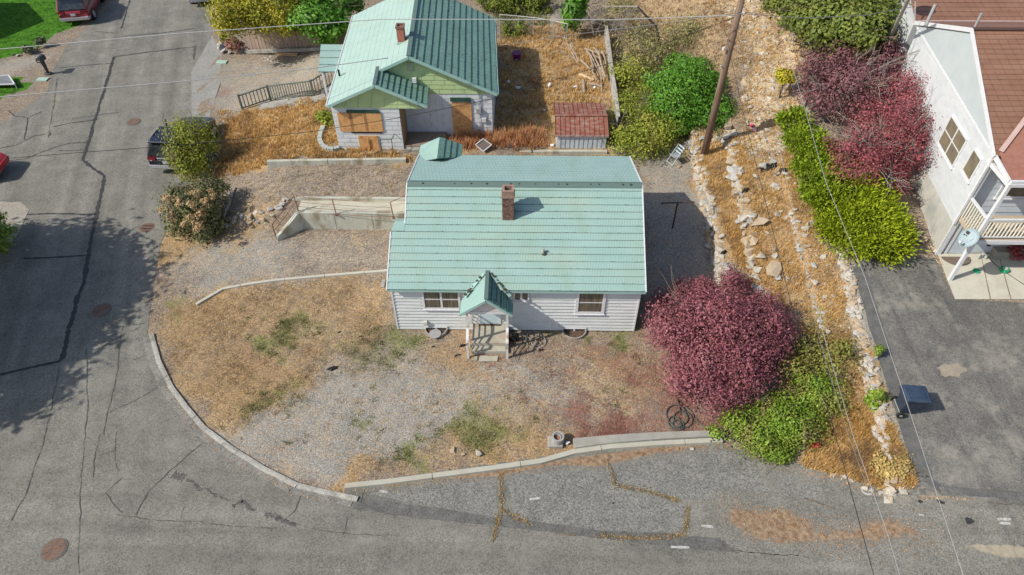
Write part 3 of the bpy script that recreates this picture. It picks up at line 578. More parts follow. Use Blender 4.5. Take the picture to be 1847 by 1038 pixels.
# ---------------------------------------------------------------- building materials
def tile_mat(name, c, c2, period, dark=.35, moss=0., rowh=.275, pale=None):
    m = bpy.data.materials.new(name); m.use_nodes = True; nt = m.node_tree; L = nt.links.new
    b = nt.nodes['Principled BSDF']; b.inputs['Roughness'].default_value = .55; b.inputs['Specular IOR Level'].default_value = .35
    uv = NN(nt, 'ShaderNodeUVMap'); sp = NN(nt, 'ShaderNodeSeparateXYZ'); L(uv.outputs[0], sp.inputs[0])
    def op(o, a, bb=None):
        x = NN(nt, 'ShaderNodeMath', operation=o)
        for s, v in ((x.inputs[0], a), (x.inputs[1], bb)):
            if v is None: continue
            if hasattr(v, 'is_output'): L(v, s)
            else: s.default_value = v
        return x.outputs[0]
    def noise(sc, lo, hi, vec=None, d=4):
        n = NN(nt, 'ShaderNodeTexNoise'); L(vec or uv.outputs[0], n.inputs['Vector']); n.inputs['Scale'].default_value = sc; n.inputs['Detail'].default_value = d
        r = NN(nt, 'ShaderNodeMapRange'); L(n.outputs[0], r.inputs[0]); r.inputs[1].default_value = lo; r.inputs[2].default_value = hi; return r.outputs[0]
    def mix(f, a, bb):
        x = NN(nt, 'ShaderNodeMix', data_type='RGBA')
        if hasattr(f, 'is_output'): L(f, x.inputs[0])
        else: x.inputs[0].default_value = f
        for s, v in ((x.inputs[6], a), (x.inputs[7], bb)):
            if hasattr(v, 'is_output'): L(v, s)
            else: s.default_value = (*v, 1)
        return x.outputs[2]
    row = op('FLOOR', sp.outputs[1]); fu = op('FRACT', op('DIVIDE', op('ADD', sp.outputs[0], op('MULTIPLY', row, .37)), period))
    groove = op('LESS_THAN', fu, .14); gi = op('MULTIPLY', groove, noise(1.1, .3, .7))
    mp = NN(nt, 'ShaderNodeMapping'); L(uv.outputs[0], mp.inputs[0]); mp.inputs['Scale'].default_value = (9, .8, 1)
    col = mix(noise(.5, .35, .65), c, c2); mp4 = NN(nt, 'ShaderNodeMapping'); L(uv.outputs[0], mp4.inputs[0]); mp4.inputs['Scale'].default_value = (1.3, .12, 1); col = mix(op('MULTIPLY', noise(1.0, .5, .68, mp4.outputs[0]), .4), col, tuple(x*y for x, y in zip(c, (.9, .78, .62)))); col = mix(op('MULTIPLY', noise(3, .35, .7, mp.outputs[0]), .35), col, tuple(x*.82 for x in c))
    if pale: col = mix(op('MULTIPLY', noise(.35, .45, .65), .6), col, pale)
    col = mix(op('MULTIPLY', gi, dark), col, tuple(x*.55 for x in c))  # shading of the tile grooves painted into the colour
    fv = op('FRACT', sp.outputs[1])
    gap = op('LESS_THAN', fv, .05); col = mix(op('MULTIPLY', gap, .8), col, tuple(x*.28 for x in c)); lip = op('MULTIPLY', op('LESS_THAN', fv, .075), noise(6, .54, .64)); col = mix(op('MULTIPLY', lip, .9), col, (.035, .032, .025))  # shade line under each course lip painted dark, with dirt spots
    if moss:
        mp2 = NN(nt, 'ShaderNodeMapping'); L(uv.outputs[0], mp2.inputs[0]); mp2.inputs['Scale'].default_value = (14, 1.6, 1)
        ms = op('MULTIPLY', noise(1, .5, .66, mp2.outputs[0]), noise(.7, .3, .6)); col = mix(op('MULTIPLY', ms, moss), col, (.10, .11, .09))
    L(col, b.inputs['Base Color'])
    bp = NN(nt, 'ShaderNodeBump'); bp.inputs['Strength'].default_value = .35; bp.inputs['Distance'].default_value = .012; bp.invert = True; L(groove, bp.inputs['Height']); L(bp.outputs[0], b.inputs['Normal'])
    MATS[name] = m; return m
TG = (.235, .50, .40)
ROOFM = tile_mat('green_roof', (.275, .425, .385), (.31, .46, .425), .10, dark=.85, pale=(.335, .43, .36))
ROOFR = tile_mat('green_roof_back', (.30, .45, .425), (.33, .475, .45), .14, dark=1.)  # lightened copy: colour offsets the weaker sun on the rear slope
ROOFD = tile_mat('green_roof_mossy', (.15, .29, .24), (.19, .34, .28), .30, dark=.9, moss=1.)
ROOFP = tile_mat('green_roof_pale', (.36, .50, .455), (.39, .53, .48), .16, dark=.4)  # paler copy: sun glare on the left slope put into the colour
TRIMG = mat('green_trim', (.28, .45, .41), (.34, .50, .46), 6, .5)
WHITE = mat('white_siding', (.56, .59, .59), (.63, .65, .64), 1.5, .6, (.48, .49, .48), 1.0, .6, bump=.15, bscale=30, stretch=(1, 1, 5))
WTRIM = mat('white_trim', (.68, .69, .71), (.60, .61, .63), 7, .55)
PEEL = mat('peeling_white', (.62, .60, .58), (.66, .64, .62), 5, .8, (.28, .17, .12), 3.2, 1.0)
GLASS = mat('dark_glass', (.05, .055, .055), (.09, .09, .085), 3, .08, spec=.8)
CURT = mat('curtain', (.20, .17, .12), (.10, .09, .08), 3, .9, stretch=(9, 1, .3))
BLACK = mat('black', (.015, .015, .016), None, rough=.6)
BRICK = mat('old_brick', (.15, .085, .065), (.22, .125, .10), 16, .9, (.36, .30, .26), 9, .5, bump=.4)
FOUND = mat('foundation', (.30, .29, .27), (.38, .37, .34), 3, .9, (.2, .18, .15), 2, .7, bump=.3)
CREAM = mat('porch_concrete', (.36, .345, .28), (.43, .41, .34), 3, .9, (.30, .22, .14), 1.6, .8, bump=.25, bscale=40)
def lerp3(a, b, t): return tuple(a[i]*(1-t)+b[i]*t for i in range(3))
def roof_slope(par, e0, e1, r0, r1, n, m, lip=.03, th=.02, name='roof_course', wav=.004):
    """courses of a slope from the eave e0-e1 up to r0-r1"""
    U_ = (Vector(e1)-Vector(e0)); V_ = Vector(r0)-Vector(e0); nr = U_.cross(V_).normalized()
    if nr.z < 0: nr = -nr
    ln = U_.length; x0 = 0
    for i in range(n):
        a, b = i/n, (i+1.12)/n if i < n-1 else 1.
        A, B, C_, D = [Vector(p) for p in (lerp3(e0, r0, a), lerp3(e1, r1, a), lerp3(e1, r1, b), lerp3(e0, r0, b))]
        k = max(1, int((B-A).length/.9)); pts = MB(); top = []
        P = []
        for j in range(k+1):
            t = j/k; w_ = random.uniform(-wav, wav)
            lo = A.lerp(B, t); hi = D.lerp(C_, t)
            P.append((lo+nr*(-th), lo+nr*(lip+w_), hi+nr*.004, hi-nr*th))
        V = [p for q in P for p in q]; F = []; uv = []
        ud = U_.normalized()
        def uu(v): return ((Vector(v)-Vector(e0)).dot(ud))
        for j in range(k):
            for s, (v0, v1) in ((0, (.0, .02)), (1, (.02, .99)), (2, (.99, .99)), (3, (.5, .5))):
                f = (j*4+s, (j+1)*4+s, (j+1)*4+(s+1) % 4, j*4+(s+1) % 4); F.append(f)
                uv.append([(uu(V[f[0]]), i+v0), (uu(V[f[1]]), i+v0), (uu(V[f[2]]), i+v1), (uu(V[f[3]]), i+v1)])
        F += [(3, 2, 1, 0), tuple(k*4+q for q in range(4))]
        uv += [[(0, i+.5)]*4]*2
        o = obj(name, MB().add(V, F, uv), m, par)
def rake(par, a, b, m=TRIMG, w_=.12, t=.05, name='rake_board', drop=.05):
    a = Vector(a)-Vector((0, 0, drop)); b = Vector(b)-Vector((0, 0, drop)); obj(name, MB().beam(a, b, t, w_), m, par)
def wall_poly(par, pts, d, m, name='wall'): obj(name, MB().prism(pts, d), m, par)
def clap(par, x0, x1, z0, z1, y, n, m, name='siding_board', proud=.045, slope=None, ax='x', sgn=-1):
    """lapped boards on a wall facing -Y (ax x) or the side (ax y); slope(z)->(x0,x1) trims to a gable"""
    h = (z1-z0)/n
    for i in range(n):
        za, zb = z0+i*h+.014, z0+(i+1)*h
        xa, xb = (x0, x1) if not slope else slope(za)
        xc, xd = (x0, x1) if not slope else slope(zb)
        if xd-xc < .03: xc = xd = (xc+xd)/2; xd += .02
        a = [(xa, y+sgn*proud, za), (xb, y+sgn*proud, za), (xb, y, za), (xa, y, za), (xc, y+sgn*.004, zb-.004), (xd, y+sgn*.004, zb-.004), (xd, y, zb-.004), (xc, y, zb-.004)]
        if ax == 'y': a = [(q[1], q[0], q[2]) for q in a]
        obj(name, MB().hexa(a), m, par)
def window(par, x0, x1, z0, z1, y, cols=1, rows=1, fr=.07, proud=.05, glass=GLASS, curtain=True, fm=None, name='window', sill=True, label=None, ax='x', sgn=-1):
    fm = fm or WTRIM
    def T(a, b):
        if ax == 'x': return MB().box(a, b)
        q = MB().box(a, b); q.V = [(v[1], v[0], v[2]) for v in q.V]; return q
    f = MB()
    def add(a, b):
        lo = tuple(min(p, q) for p, q in zip(a, b)); hi = tuple(max(p, q) for p, q in zip(a, b)); t = T(lo, hi); f.add(t.V, t.F)
    yo = y+sgn*proud
    add((x0, y, z0+fr), (x0+fr, yo, z1-fr)); add((x1-fr, y, z0+fr), (x1, yo, z1-fr)); add((x0, y, z0), (x1, yo, z0+fr)); add((x0, y, z1-fr), (x1, yo, z1))
    cw = (x1-x0-2*fr)/cols; rh = (z1-z0-2*fr)/rows
    for c in range(1, cols): add((x0+fr+c*cw-.035, y, z0+fr), (x0+fr+c*cw+.035, yo-sgn*.008, z1-fr))
    for c in range(cols):
        for r in range(1, rows):
            xl = x0+fr+c*cw+(.035 if c else 0); xr = x0+fr+(c+1)*cw-(.035 if c < cols-1 else 0)
            add((xl, y, z0+fr+r*rh-.022), (xr, yo-sgn*.014, z0+fr+r*rh+.022))
    fo = obj(name, f, fm, par)
    if label: fo['label'] = label
    for c in range(cols):
        for r in range(rows):
            xa = x0+fr+c*cw; za = z0+fr+r*rh; g = T((xa, min(y+sgn*.026, y+sgn*.03), za), (xa+cw, max(y+sgn*.026, y+sgn*.03), za+rh)); obj('pane', g, glass, fo)
    if curtain: obj('curtain', T((x0+fr, min(y+sgn*.012, y+sgn*.024), z0+fr), (x1-fr, max(y+sgn*.012, y+sgn*.024), z1-fr)), CURT, fo)
    if sill:
        s = MB(); lo = T((x0-.03, min(y, yo+sgn*.03), z0-.04), (x1+.03, max(y, yo+sgn*.03), z0)); obj('sill', lo, fm, fo)
    return fo
WPANE = mat('window_glass', (.055, .055, .05), (.17, .145, .105), 3.5, .12, spec=.6, stretch=(5, 1, .4))
# ---------------------------------------------------------------- the white cottage with the green metal roof
X0, X1, YF = -4.67, 4.51, 17.66
H = thing('cottage', 'white clapboard cottage with pale green metal tile roof, brick chimney and small gabled porch', 'house', (0, YF, 0))
YR, ZR, YE, ZE, YB, ZB = 20.93, 4.60, 17.42, 2.42, 24.15, 3.66
obj('foundation', MB().box((X0+.03, YF+.03, -.3), (X1-.03, 23.9, .12)), FOUND, H)
gab = [(YF+.0, .12), (YF+.0, 2.52), (YR, 4.5), (23.9, 3.62), (23.9, .12)]
wall_poly(H, [(X1-.06, y, z) for y, z in gab][::1], (.06, 0, 0), WHITE)
wall_poly(H, [(X0+.47, y, z) for y, z in gab], (.06, 0, 0), WHITE)
wall_poly(H, [(X0, YF, .12), (X0, YF, 2.52), (X0, 19.4, 3.5), (X0, 20.1, 3.3), (X0, 20.1, .12)], (.06, 0, 0), WHITE)
obj('wall', MB().box((X0+.06, YF+.001, .06), (X1-.06, YF+.08, 2.5)), WHITE, H)
obj('wall', MB().box((X0+.53, 23.82, .12), (X1-.06, 23.9, 3.6)), WHITE, H)
obj('wall', MB().box((X0+.06, 20.03, .12), (X0+.47, 20.1, 3.3)), WHITE, H)
clap(H, X0+.02, X1-.02, .04, 2.44, YF, 14, WHITE)
for x in (X0+.01, X1-.01): obj('corner_board', MB().box((x-.03, YF-.052, .04), (x+.03, YF-.002, 2.44)), WTRIM, H)
clap(H, 18.0, 23.85, .1, 2.5, X1, 16, WHITE, ax='y', sgn=1)
S_ = lambda y: ZE+(ZR-ZE)*(y-YE)/(YR-YE)
XM, XR_ = -4.2, 4.63
# front slope: eleven lower courses run to the bump out, the rest start at the main roof line
nF = 15; k = 8
yk = YE+(YR-YE)*k/nF; zk = S_(yk)
roof_slope(H, (-4.76, YE, ZE), (XR_+.02, YE, ZE), (-4.72, yk, zk), (XR_, yk, zk), k, ROOFM)
roof_slope(H, (XM, yk, zk), (XR_, yk, zk), (XM, YR, ZR), (XR_, YR, ZR), nF-k, ROOFM)
roof_slope(H, (-4.72, yk+.02, zk), (XM-.01, yk+.02, zk), (-4.6, yk+.36, zk+.2), (XM-.01, yk+.36, zk+.2), 1, ROOFM)
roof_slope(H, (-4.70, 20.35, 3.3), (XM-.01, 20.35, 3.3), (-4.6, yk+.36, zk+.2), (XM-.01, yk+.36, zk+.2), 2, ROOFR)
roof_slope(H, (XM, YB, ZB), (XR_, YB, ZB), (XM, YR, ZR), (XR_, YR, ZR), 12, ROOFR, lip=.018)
obj('ridge_cap', MB().prism([(XM, YR-.16, ZR-.055), (XM, YR, ZR+.055), (XM, YR+.17, ZR-.01), (XM, YR, ZR-.02)], (XR_-XM, 0, 0)), ROOFM, H)
MOSS = mat('moss', (.05, .055, .035), (.10, .085, .05), 20, .95)
rm = [rock for rock in ()]
mb = MB()
for px, py in ((763, 329), (820, 329), (850, 330), (878, 331), (921, 330), (936, 330), (965, 332), (1007, 332), (1022, 331), (1065, 331), (1080, 332), (1123, 332), (1137, 331)):
    x = at(px, py, 4.6)[0]; r = random.uniform(.015, .05); obj('moss_tuft', MB().disc((x, YR-.05), r, r*.8, ZR+.01, ZR+.05, 7), MOSS, H)
for a, b in (((XR_+.01, YE, ZE), (XR_+.01, YR, ZR)), ((XR_+.01, YB, ZB), (XR_+.01, YR, ZR)), ((XM-.01, YB, ZB), (XM-.01, YR, ZR)), ((XM-.02, yk+.3, S_(yk)+.18), (XM-.02, YR, ZR)), ((-4.77, YE, ZE), (-4.73, yk, zk))): rake(H, a, b, WTRIM, .12, .04, drop=.03)
obj('fascia', MB().box((-4.76, YE+.005, ZE-.13), (XR_+.02, YE+.04, ZE-.022)), TRIMG, H)
obj('soffit', MB().box((-4.7, YE+.04, ZE-.09), (XR_-.03, YF, ZE-.06)), WTRIM, H)
# chimney, vent pipe
yc = 19.69; cx0, cx1 = -.60, -.17
mb = MB().box((cx0, yc, 3.6), (cx1, yc+.42, 4.86)); ch_ = obj('chimney', mb, BRICK, H)
mb = MB()
for i in range(20):
    z = 3.86+i*.075
    if z > 5.0: break
    n = 2; off_ = .5*(i % 2)
    for j in range(3):
        a = cx0+(j-off_)*.215; b = a+.2; a = max(a, cx0); b = min(b, cx1)
        if b-a > .04 and z < 4.8: obj('brick', MB().box((a+.004, yc-.012, z), (b-.004, yc-.001, z+.062)), BRICK if random.random() < .8 else mat('sooty_brick', (.10, .05, .045), (.16, .08, .065), 20, .9), ch_)
mb = MB(); t_ = 5.16
cap = MB().box((cx0-.03, yc-.03, 4.86), (cx1+.03, yc+.45, 4.93)); obj('chimney_course', cap, mat('pale_brick', (.33, .24, .19), (.24, .15, .12), 12, .9), ch_)
cw = MB().box((cx0, yc, 4.93), (cx0+.09, yc+.42, t_)).box((cx1-.09, yc, 4.93), (cx1, yc+.42, t_)).box((cx0+.09, yc, 4.93), (cx1-.09, yc+.09, t_)).box((cx0+.09, yc+.33, 4.93), (cx1-.09, yc+.42, t_))
obj('chimney_top', cw, mat('pale_brick', (.33, .24, .19)), ch_); obj('flue', MB().box((cx0+.09, yc+.09, 4.9), (cx1-.09, yc+.33, 4.99)), BLACK, ch_)
p = (.92, 18.61); z = S_(p[1])
obj('flashing', MB().disc((p[0]+.03, p[1]), .1, .09, z-.02, z+.04, 9), MOSS, H)
obj('vent_pipe', MB().disc(p, .05, .05, z, z+.22, 12).disc(p, .036, .036, z+.19, z+.225, 12), mat('pipe', (.45, .42, .38), (.3, .27, .24), 8, .7), H)
# front windows
window(H, -3.56, -2.14, 1.2, 2.26, YF-.02, 2, 2, .08, glass=WPANE, curtain=False)
window(H, -.16, .42, 1.70, 2.27, YF-.02, 2, 1, .055, glass=WPANE, curtain=False)
window(H, 2.16, 3.26, 1.02, 2.24, YF-.02, 1, 2, .11, glass=WPANE, curtain=False)
window(H, -3.6, -2.72, -.02, .2, YF-.02, 2, 1, .04, glass=GLASS, curtain=False, sill=False)
window(H, 1.74, 2.66, -.02, .2, YF-.02, 2, 1, .04, glass=GLASS, curtain=False, sill=False)
for x0_, x1_, z_, n_ in ((-3.62, -3.59, 1.15, 1), (.46, .9, .3, 2)): obj('trim_board', MB().box((x0_-.06, YF-.035, z_), (x0_, YF-.022, 2.42)), WTRIM, H)
for i, x in enumerate((1.25, 1.5)): obj('junction_box', MB().box((x, YF-.08, .32-.08*i), (x+.07, YF-.02, .42-.08*i)), WTRIM, H)
mb = MB().box((-3.62, YF-.14, .34), (-3.48, YF-.02, .54)); obj('dryer_vent', mb, mat('vent_white', (.55, .55, .5)), H)
# window wells
WELL = mat('galvanised', (.40, .38, .33), (.30, .28, .24), 8, .6, metal=.2)
for cx, r_ in ((-3.17, .44), (2.2, .48)):
    V = []; n = 18
    for i in range(n+1):
        t = math.pi*i/n
        for rr in (r_, r_-.045):
            for z in (-.5, .10): V.append((cx-rr*math.cos(t), YF-.03-rr*.95*math.sin(t), z))
    F = []
    for i in range(n):
        a, b = i*4, (i+1)*4
        F += [(a+1, b+1, b, a), (a+3, b+3, b+1, a+1), (a+2, b+2, b+3, a+3)]
    wl = obj('window_well', MB().add(V, F), WELL, H)
    V = [(cx-(r_-.05)*math.cos(math.pi*i/n), YF-.03-(r_-.05)*.95*math.sin(math.pi*i/n), hz(cx, 17)+.028) for i in range(n+1)]
    obj('well_bottom', MB().add(V, [tuple(range(n+1))]), mat('dark_soil', (.05, .035, .025), (.16, .10, .07), 20, 1), wl)
# porch
XL, XRp, YP, ZL, ZPe, ZPr = -1.90, -.32, 16.72, .37, 2.12, 2.78
XC = -1.115; XA, XB = -2.09, -.20
zb = lambda z: YE+(z-ZE)/.621
po = obj('porch_floor', MB().box((-1.72, 16.67, -.1), (-.44, YF-.03, .37)), CREAM, H)
obj('porch_step', MB().box((-1.72, 16.42, -.1), (-.44, 16.669, .185)), CREAM, H)
obj('stepping_slab', MB().prism([(-1.45, 16.05, .0), (-.75, 16.07, .0), (-.72, 16.3, .0), (-1.4, 16.32, .0)], (0, 0, .045)), CREAM, H)
obj('stepping_slab', MB().box((-1.72, 16.1, -.02), (-1.5, 16.3, .04)), CREAM, H)
LIP = .1
front = YP-.12
roof_slope(H, (XA, front, ZPe-.1), (XA, zb(ZPe)+.25, ZPe-.1), (XC, front, ZPr), (XC, 18.12, ZPr), 1, ROOFM, lip=.02)
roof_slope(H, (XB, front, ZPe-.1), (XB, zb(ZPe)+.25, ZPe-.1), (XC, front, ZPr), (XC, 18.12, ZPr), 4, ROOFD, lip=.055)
for i_ in range(1, 5):
    t = i_/5; x = XC+(XB-XC)*t; z = ZPr+(ZPe-.1-ZPr)*t; obj('roof_seam', MB().beam((x, front, z+.055), (x, min(18.05, zb(z)+.05), z+.055), .035, .03), mat('seam_dark', (.05, .08, .065), (.09, .13, .105), 14, .9), H)
obj('porch_ridge', MB().beam((XC, front, ZPr+.03), (XC, 18.05, ZPr+.03), .14, .04), ROOFM, H)
rake(H, (XA, front-.01, ZPe-.1), (XC, front-.01, ZPr), TRIMG, .1, .04); rake(H, (XB, front-.01, ZPe-.1), (XC, front-.01, ZPr), TRIMG, .1, .04)
PINKW = mat('faded_pink_white', (.56, .50, .48), (.62, .57, .55), 4, .8)
def gslope(z): f = (z-(ZPe-.08))/(ZPr-ZPe+.02); return (XA+.12+(XC-XA-.12)*f, XB-.12-(XB-.12-XC)*f)
clap(H, 0, 0, ZPe-.08, ZPr-.1, YP+.02, 4, PINKW, slope=gslope, proud=.02)
wall_poly(H, [(XA+.14, YP+.03, ZPe-.09), (XB-.14, YP+.03, ZPe-.09), (XC, YP+.03, ZPr-.08)], (0, .04, 0), PINKW)
obj('porch_beam', MB().box((-1.86, YP+.0, ZPe-.22), (-.36, YP+.09, ZPe-.09)), WTRIM, H)
for x in (-1.84, -.38):
    obj('porch_beam', MB().box((x-.045, YP+.09, ZPe-.22), (x+.045, YF-.03, ZPe-.1)), WTRIM, H)
    pst = obj('porch_post', MB().box((x-.045, YP+.005, -.1), (x+.045, YP+.085, ZPe-.22)), PEEL, H)
    obj('newel_post', MB().box((x-.045, 16.2, -.1), (x+.045, 16.29, .86)), PEEL, H)
    obj('handrail', MB().beam((x, 16.19, .89), (x, YP+.0, 1.16), .10, .045), PEEL, H)
    obj('handrail', MB().beam((x, YP+.1, 1.18), (x, YF-.06, 1.18), .09, .045), PEEL, H)
    for k_ in range(3): obj('rail_slat', MB().beam((x, 16.29, .22+.2*k_), (x, YP+.004, .44+.2*k_), .02, .05), PEEL, H)
    for k_ in range(3): obj('rail_slat', MB().beam((x, YP+.086, .52+.2*k_), (x, YF-.06, .52+.2*k_), .02, .05), PEEL, H)
# door
obj('door_frame', MB().box((-1.52, YF-.06, .37), (-1.42, YF-.022, 1.98)).box((-.74, YF-.06, .37), (-.64, YF-.022, 1.98)).box((-1.42, YF-.06, 1.9), (-.74, YF-.022, 1.98)), WTRIM, H)
dr = obj('door', MB().box((-1.42, YF-.05, .4), (-.74, YF-.023, 1.9)), mat('pale_blue_door', (.50, .62, .66), (.55, .66, .70), 3, .5), H)
obj('pane', MB().box((-1.30, YF-.058, .98), (-.86, YF-.051, 1.24)), GLASS, dr); obj('handle', MB().tube([(-.80, YF-.08, 1.02), (-.80, YF-.051, 1.02)], .02), BLACK, dr)
obj('threshold', MB().box((-1.5, YF-.13, .371), (-.66, YF-.061, .40)), mat('dark_wood', (.09, .06, .045)), H)
# debris in the porch valleys
for a, b in (((-1.92, 17.2, 2.31), (-1.25, 17.95, 2.78)), ((-.98, 17.95, 2.79), (-.27, 17.2, 2.34))):
    mb = MB()
    for i in range(16):
        t = random.random(); q = Vector(a).lerp(Vector(b), t); r = random.uniform(.02, .055); mb.disc((q.x+random.uniform(-.03, .03), q.y), r*1.3, r, q.z-.02, q.z+.03, 6)
    obj('leaf_debris', mb, MOSS, H)
    obj('valley_flashing', MB().beam(Vector(a)+Vector((0, 0, .0)), Vector(b)+Vector((0, 0, .0)), .12, .02), TRIMG, H)
# rear porch hood
hr_ = (-3.35, 24.62, 4.16)
roof_slope(H, (-4.25, 25.0, 3.55), (-4.25, 23.7, 3.62), (-3.35, 24.75, 4.16), (-3.32, 23.2, 4.16), 1, ROOFM, lip=.02)
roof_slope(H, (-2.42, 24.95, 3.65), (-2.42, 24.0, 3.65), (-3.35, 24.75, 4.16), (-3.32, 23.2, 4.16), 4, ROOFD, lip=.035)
wall_poly(H, [(-4.15, 24.7, 3.5), (-2.5, 24.7, 3.5), (-3.33, 24.7, 4.08)], (0, .05, 0), PINKW)
for x in (-4.1, -2.55): obj('porch_post', MB().box((x-.05, 24.6, .8), (x+.05, 24.7, 3.5)), WTRIM, H)
# ---------------------------------------------------------------- neighbouring green gabled house
GREENS = mat('yellow_green_siding', (.40, .52, .25), (.46, .58, .30), 2.5, .6, (.36, .44, .24), 1.5, .6)
ASB = mat('white_shingle_siding', (.55, .585, .61), (.63, .655, .67), 2.2, .6, (.48, .49, .52), 1.2, .6)
OSB = mat('plywood', (.52, .27, .10), (.68, .40, .18), 14, .8, (.34, .15, .06), 5, .8, bump=.2)
GREY = mat('grey_metal', (.35, .36, .37), (.45, .45, .45), 8, .5, metal=.3)
DKG = mat('dark_green_paint', (.02, .06, .045), (.035, .09, .06), 6, .6)
RUST = mat('rust_metal', (.14, .055, .035), (.24, .11, .07), 15, .8)
B = thing('gabled_house', 'two gabled house with mossy green metal roof, lime green gables and boarded up windows', 'house', (-5, 28, 1.4))
YS, YM = 27.93, 29.24
obj('wall', MB().box((-8.66, YS, 1.2), (-5.54, YM+.05, 3.85)), ASB, B)
obj('wall', MB().box((-9.0, YM+.06, 1.2), (-1.28, 36.8, 3.8)), ASB, B)
def shingle_rows(par, x0, x1, z0, z1, y, n, m, slope=None, pw=.6, nm='siding_shingle', gap=.008):
    h = (z1-z0)/n
    for i in range(n):
        za, zb = z0+i*h, z0+(i+1)*h
        xa, xb = (x0, x1) if not slope else slope(za)
        xc, xd = (x0, x1) if not slope else slope(zb)
        x = xa-(pw*.5 if i % 2 else 0)
        while x < xb:
            a, b = max(x, xa), min(x+pw, xb); x += pw
            if b-a < .03: continue
            c, d = max(a, xc), min(b, xd)
            if d <= c: c = d = min(max((a+b)/2, xc), xd); d += .004
            obj(nm, MB().hexa([(a+gap, y-.022, za), (b-gap, y-.022, za), (b-gap, y, za), (a+gap, y, za), (c+gap, y-.006, zb-.006), (d-gap, y-.006, zb-.006), (d-gap, y, zb-.006), (c+gap, y, zb-.006)]), m, par)
shingle_rows(B, -8.66, -5.54, 1.38, 3.66, YS, 10, ASB); shingle_rows(B, -5.5, -1.3, 1.38, 3.68, YM, 9, ASB)
aS, aM = (-6.45, 5.0), (-4.95, 5.68)
def gs1(z): f = (z-3.66)/(4.92-3.66); return (-8.62+(aS[0]+8.62)*f, -4.4+(aS[0]+4.4)*f)
def gs2(z): f = (z-3.68)/(5.6-3.68); return (-8.6+(aM[0]+8.6)*f, -1.2+(aM[0]+1.2)*f)
wall_poly(B, [(-8.6, YS+.0, 3.66), (-4.42, YS+.0, 3.66), (aS[0], YS+.0, 4.9)], (0, .05, 0), GREENS); shingle_rows(B, 0, 0, 3.67, 4.88, YS-.03, 6, GREENS, gs1)
wall_poly(B, [(-8.6, YM, 3.68), (-1.2, YM, 3.68), (aM[0], YM, 5.58)], (0, .05, 0), GREENS); shingle_rows(B, 0, 0, 3.69, 5.55, YM-.02, 8, GREENS, gs2)
KX = -.052
def bp_(x, y, z): return (x+KX*(y-28), y, z)
FS, FMn, BK = 27.6, 28.92, 37.2
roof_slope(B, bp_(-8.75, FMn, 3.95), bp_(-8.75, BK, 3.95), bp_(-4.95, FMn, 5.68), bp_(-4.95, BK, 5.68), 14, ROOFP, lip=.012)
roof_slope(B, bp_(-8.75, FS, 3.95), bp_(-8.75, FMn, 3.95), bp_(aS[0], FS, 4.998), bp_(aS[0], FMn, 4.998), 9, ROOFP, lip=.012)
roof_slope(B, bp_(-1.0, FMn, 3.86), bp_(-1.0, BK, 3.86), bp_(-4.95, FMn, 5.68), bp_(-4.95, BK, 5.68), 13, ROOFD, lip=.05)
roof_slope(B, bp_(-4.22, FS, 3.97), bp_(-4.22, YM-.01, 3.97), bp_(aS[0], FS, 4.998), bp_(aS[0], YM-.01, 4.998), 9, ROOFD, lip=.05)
obj('ridge_cap', MB().beam(bp_(-4.95, FMn, 5.71), bp_(-4.95, BK, 5.71), .2, .05), ROOFM, B)
obj('ridge_cap', MB().beam(bp_(aS[0], FS, 5.02), bp_(aS[0], YM-.02, 5.02), .16, .05), ROOFM, B)
for a, b in ((bp_(-8.75, FS, 3.95), bp_(aS[0], FS, 5.0)), (bp_(-4.22, FS, 3.97), bp_(aS[0], FS, 5.0)), (bp_(-6.4, FMn, 5.0), bp_(-4.95, FMn, 5.68)), (bp_(-1.0, FMn, 3.86), bp_(-4.95, FMn, 5.68))):
    rake(B, (a[0], a[1]-.02, a[2]), (b[0], b[1]-.02, b[2]), TRIMG, .13, .05)
rake(B, bp_(-8.8, FS, 3.97), bp_(-8.8, BK, 3.97), WTRIM, .1, .05, 'gutter'); rake(B, bp_(-.95, FMn, 3.88), bp_(-.95, BK, 3.88), TRIMG, .1, .05, 'gutter')
roof_slope(B, (-10.1, 31.7, 3.45), (-8.9, 31.7, 3.45), (-10.35, 33.9, 3.85), (-9.1, 33.9, 3.85), 4, ROOFM, lip=.03)
roof_slope(B, (-10.1, 31.7, 3.45), (-10.35, 33.9, 3.85), (-9.6, 31.9, 3.55), (-9.5, 33.9, 3.9), 1, ROOFP, lip=.01) if False else None
for x in (-10.0, -9.2): obj('porch_post', MB().box((x, 31.85, 1), (x+.08, 31.93, 3.45)), WTRIM, B)
def boxpx(par, nm, a, b, Y, m, th=.03, out=.03, **k):
    p, q = atY(*a, Y), atY(*b, Y); x0, x1 = sorted((p[0], q[0])); z0, z1 = sorted((p[2], q[2]))
    return obj(nm, MB().box((x0, Y-out-th, z0), (x1, Y-out, z1)), m, par, **k)
o = boxpx(B, 'window_board', (608, 203), (692, 237), YS, OSB); o['label'] = 'wide plywood sheet over the upper window'
boxpx(B, 'window_head', (625, 198), (684, 203), YS, DKG, .05); boxpx(B, 'window_sill', (634, 237.5), (690, 240), YS, BLACK, .02)
for x in (634, 660): boxpx(B, 'board_joint', (x, 204), (x+.5, 236), YS-.03, mat('joint_brown', (.30, .15, .06), (.38, .2, .09), 9, .9), .004)
o = boxpx(B, 'window_board', (646, 244), (686, 274), YS, OSB); o['label'] = 'plywood sheet over the basement window'
boxpx(B, 'brace', (664, 249), (667, 280), YS-.06, OSB, .03)
o = boxpx(B, 'door_board', (814, 184), (853, 246), YM, OSB); o['label'] = 'tall plywood sheet over the doorway'
boxpx(B, 'door_head', (812, 175.5), (849, 182), YM, DKG, .08); boxpx(B, 'window_strip', (817, 180), (845, 183.5), YM-.05, WTRIM, .02)
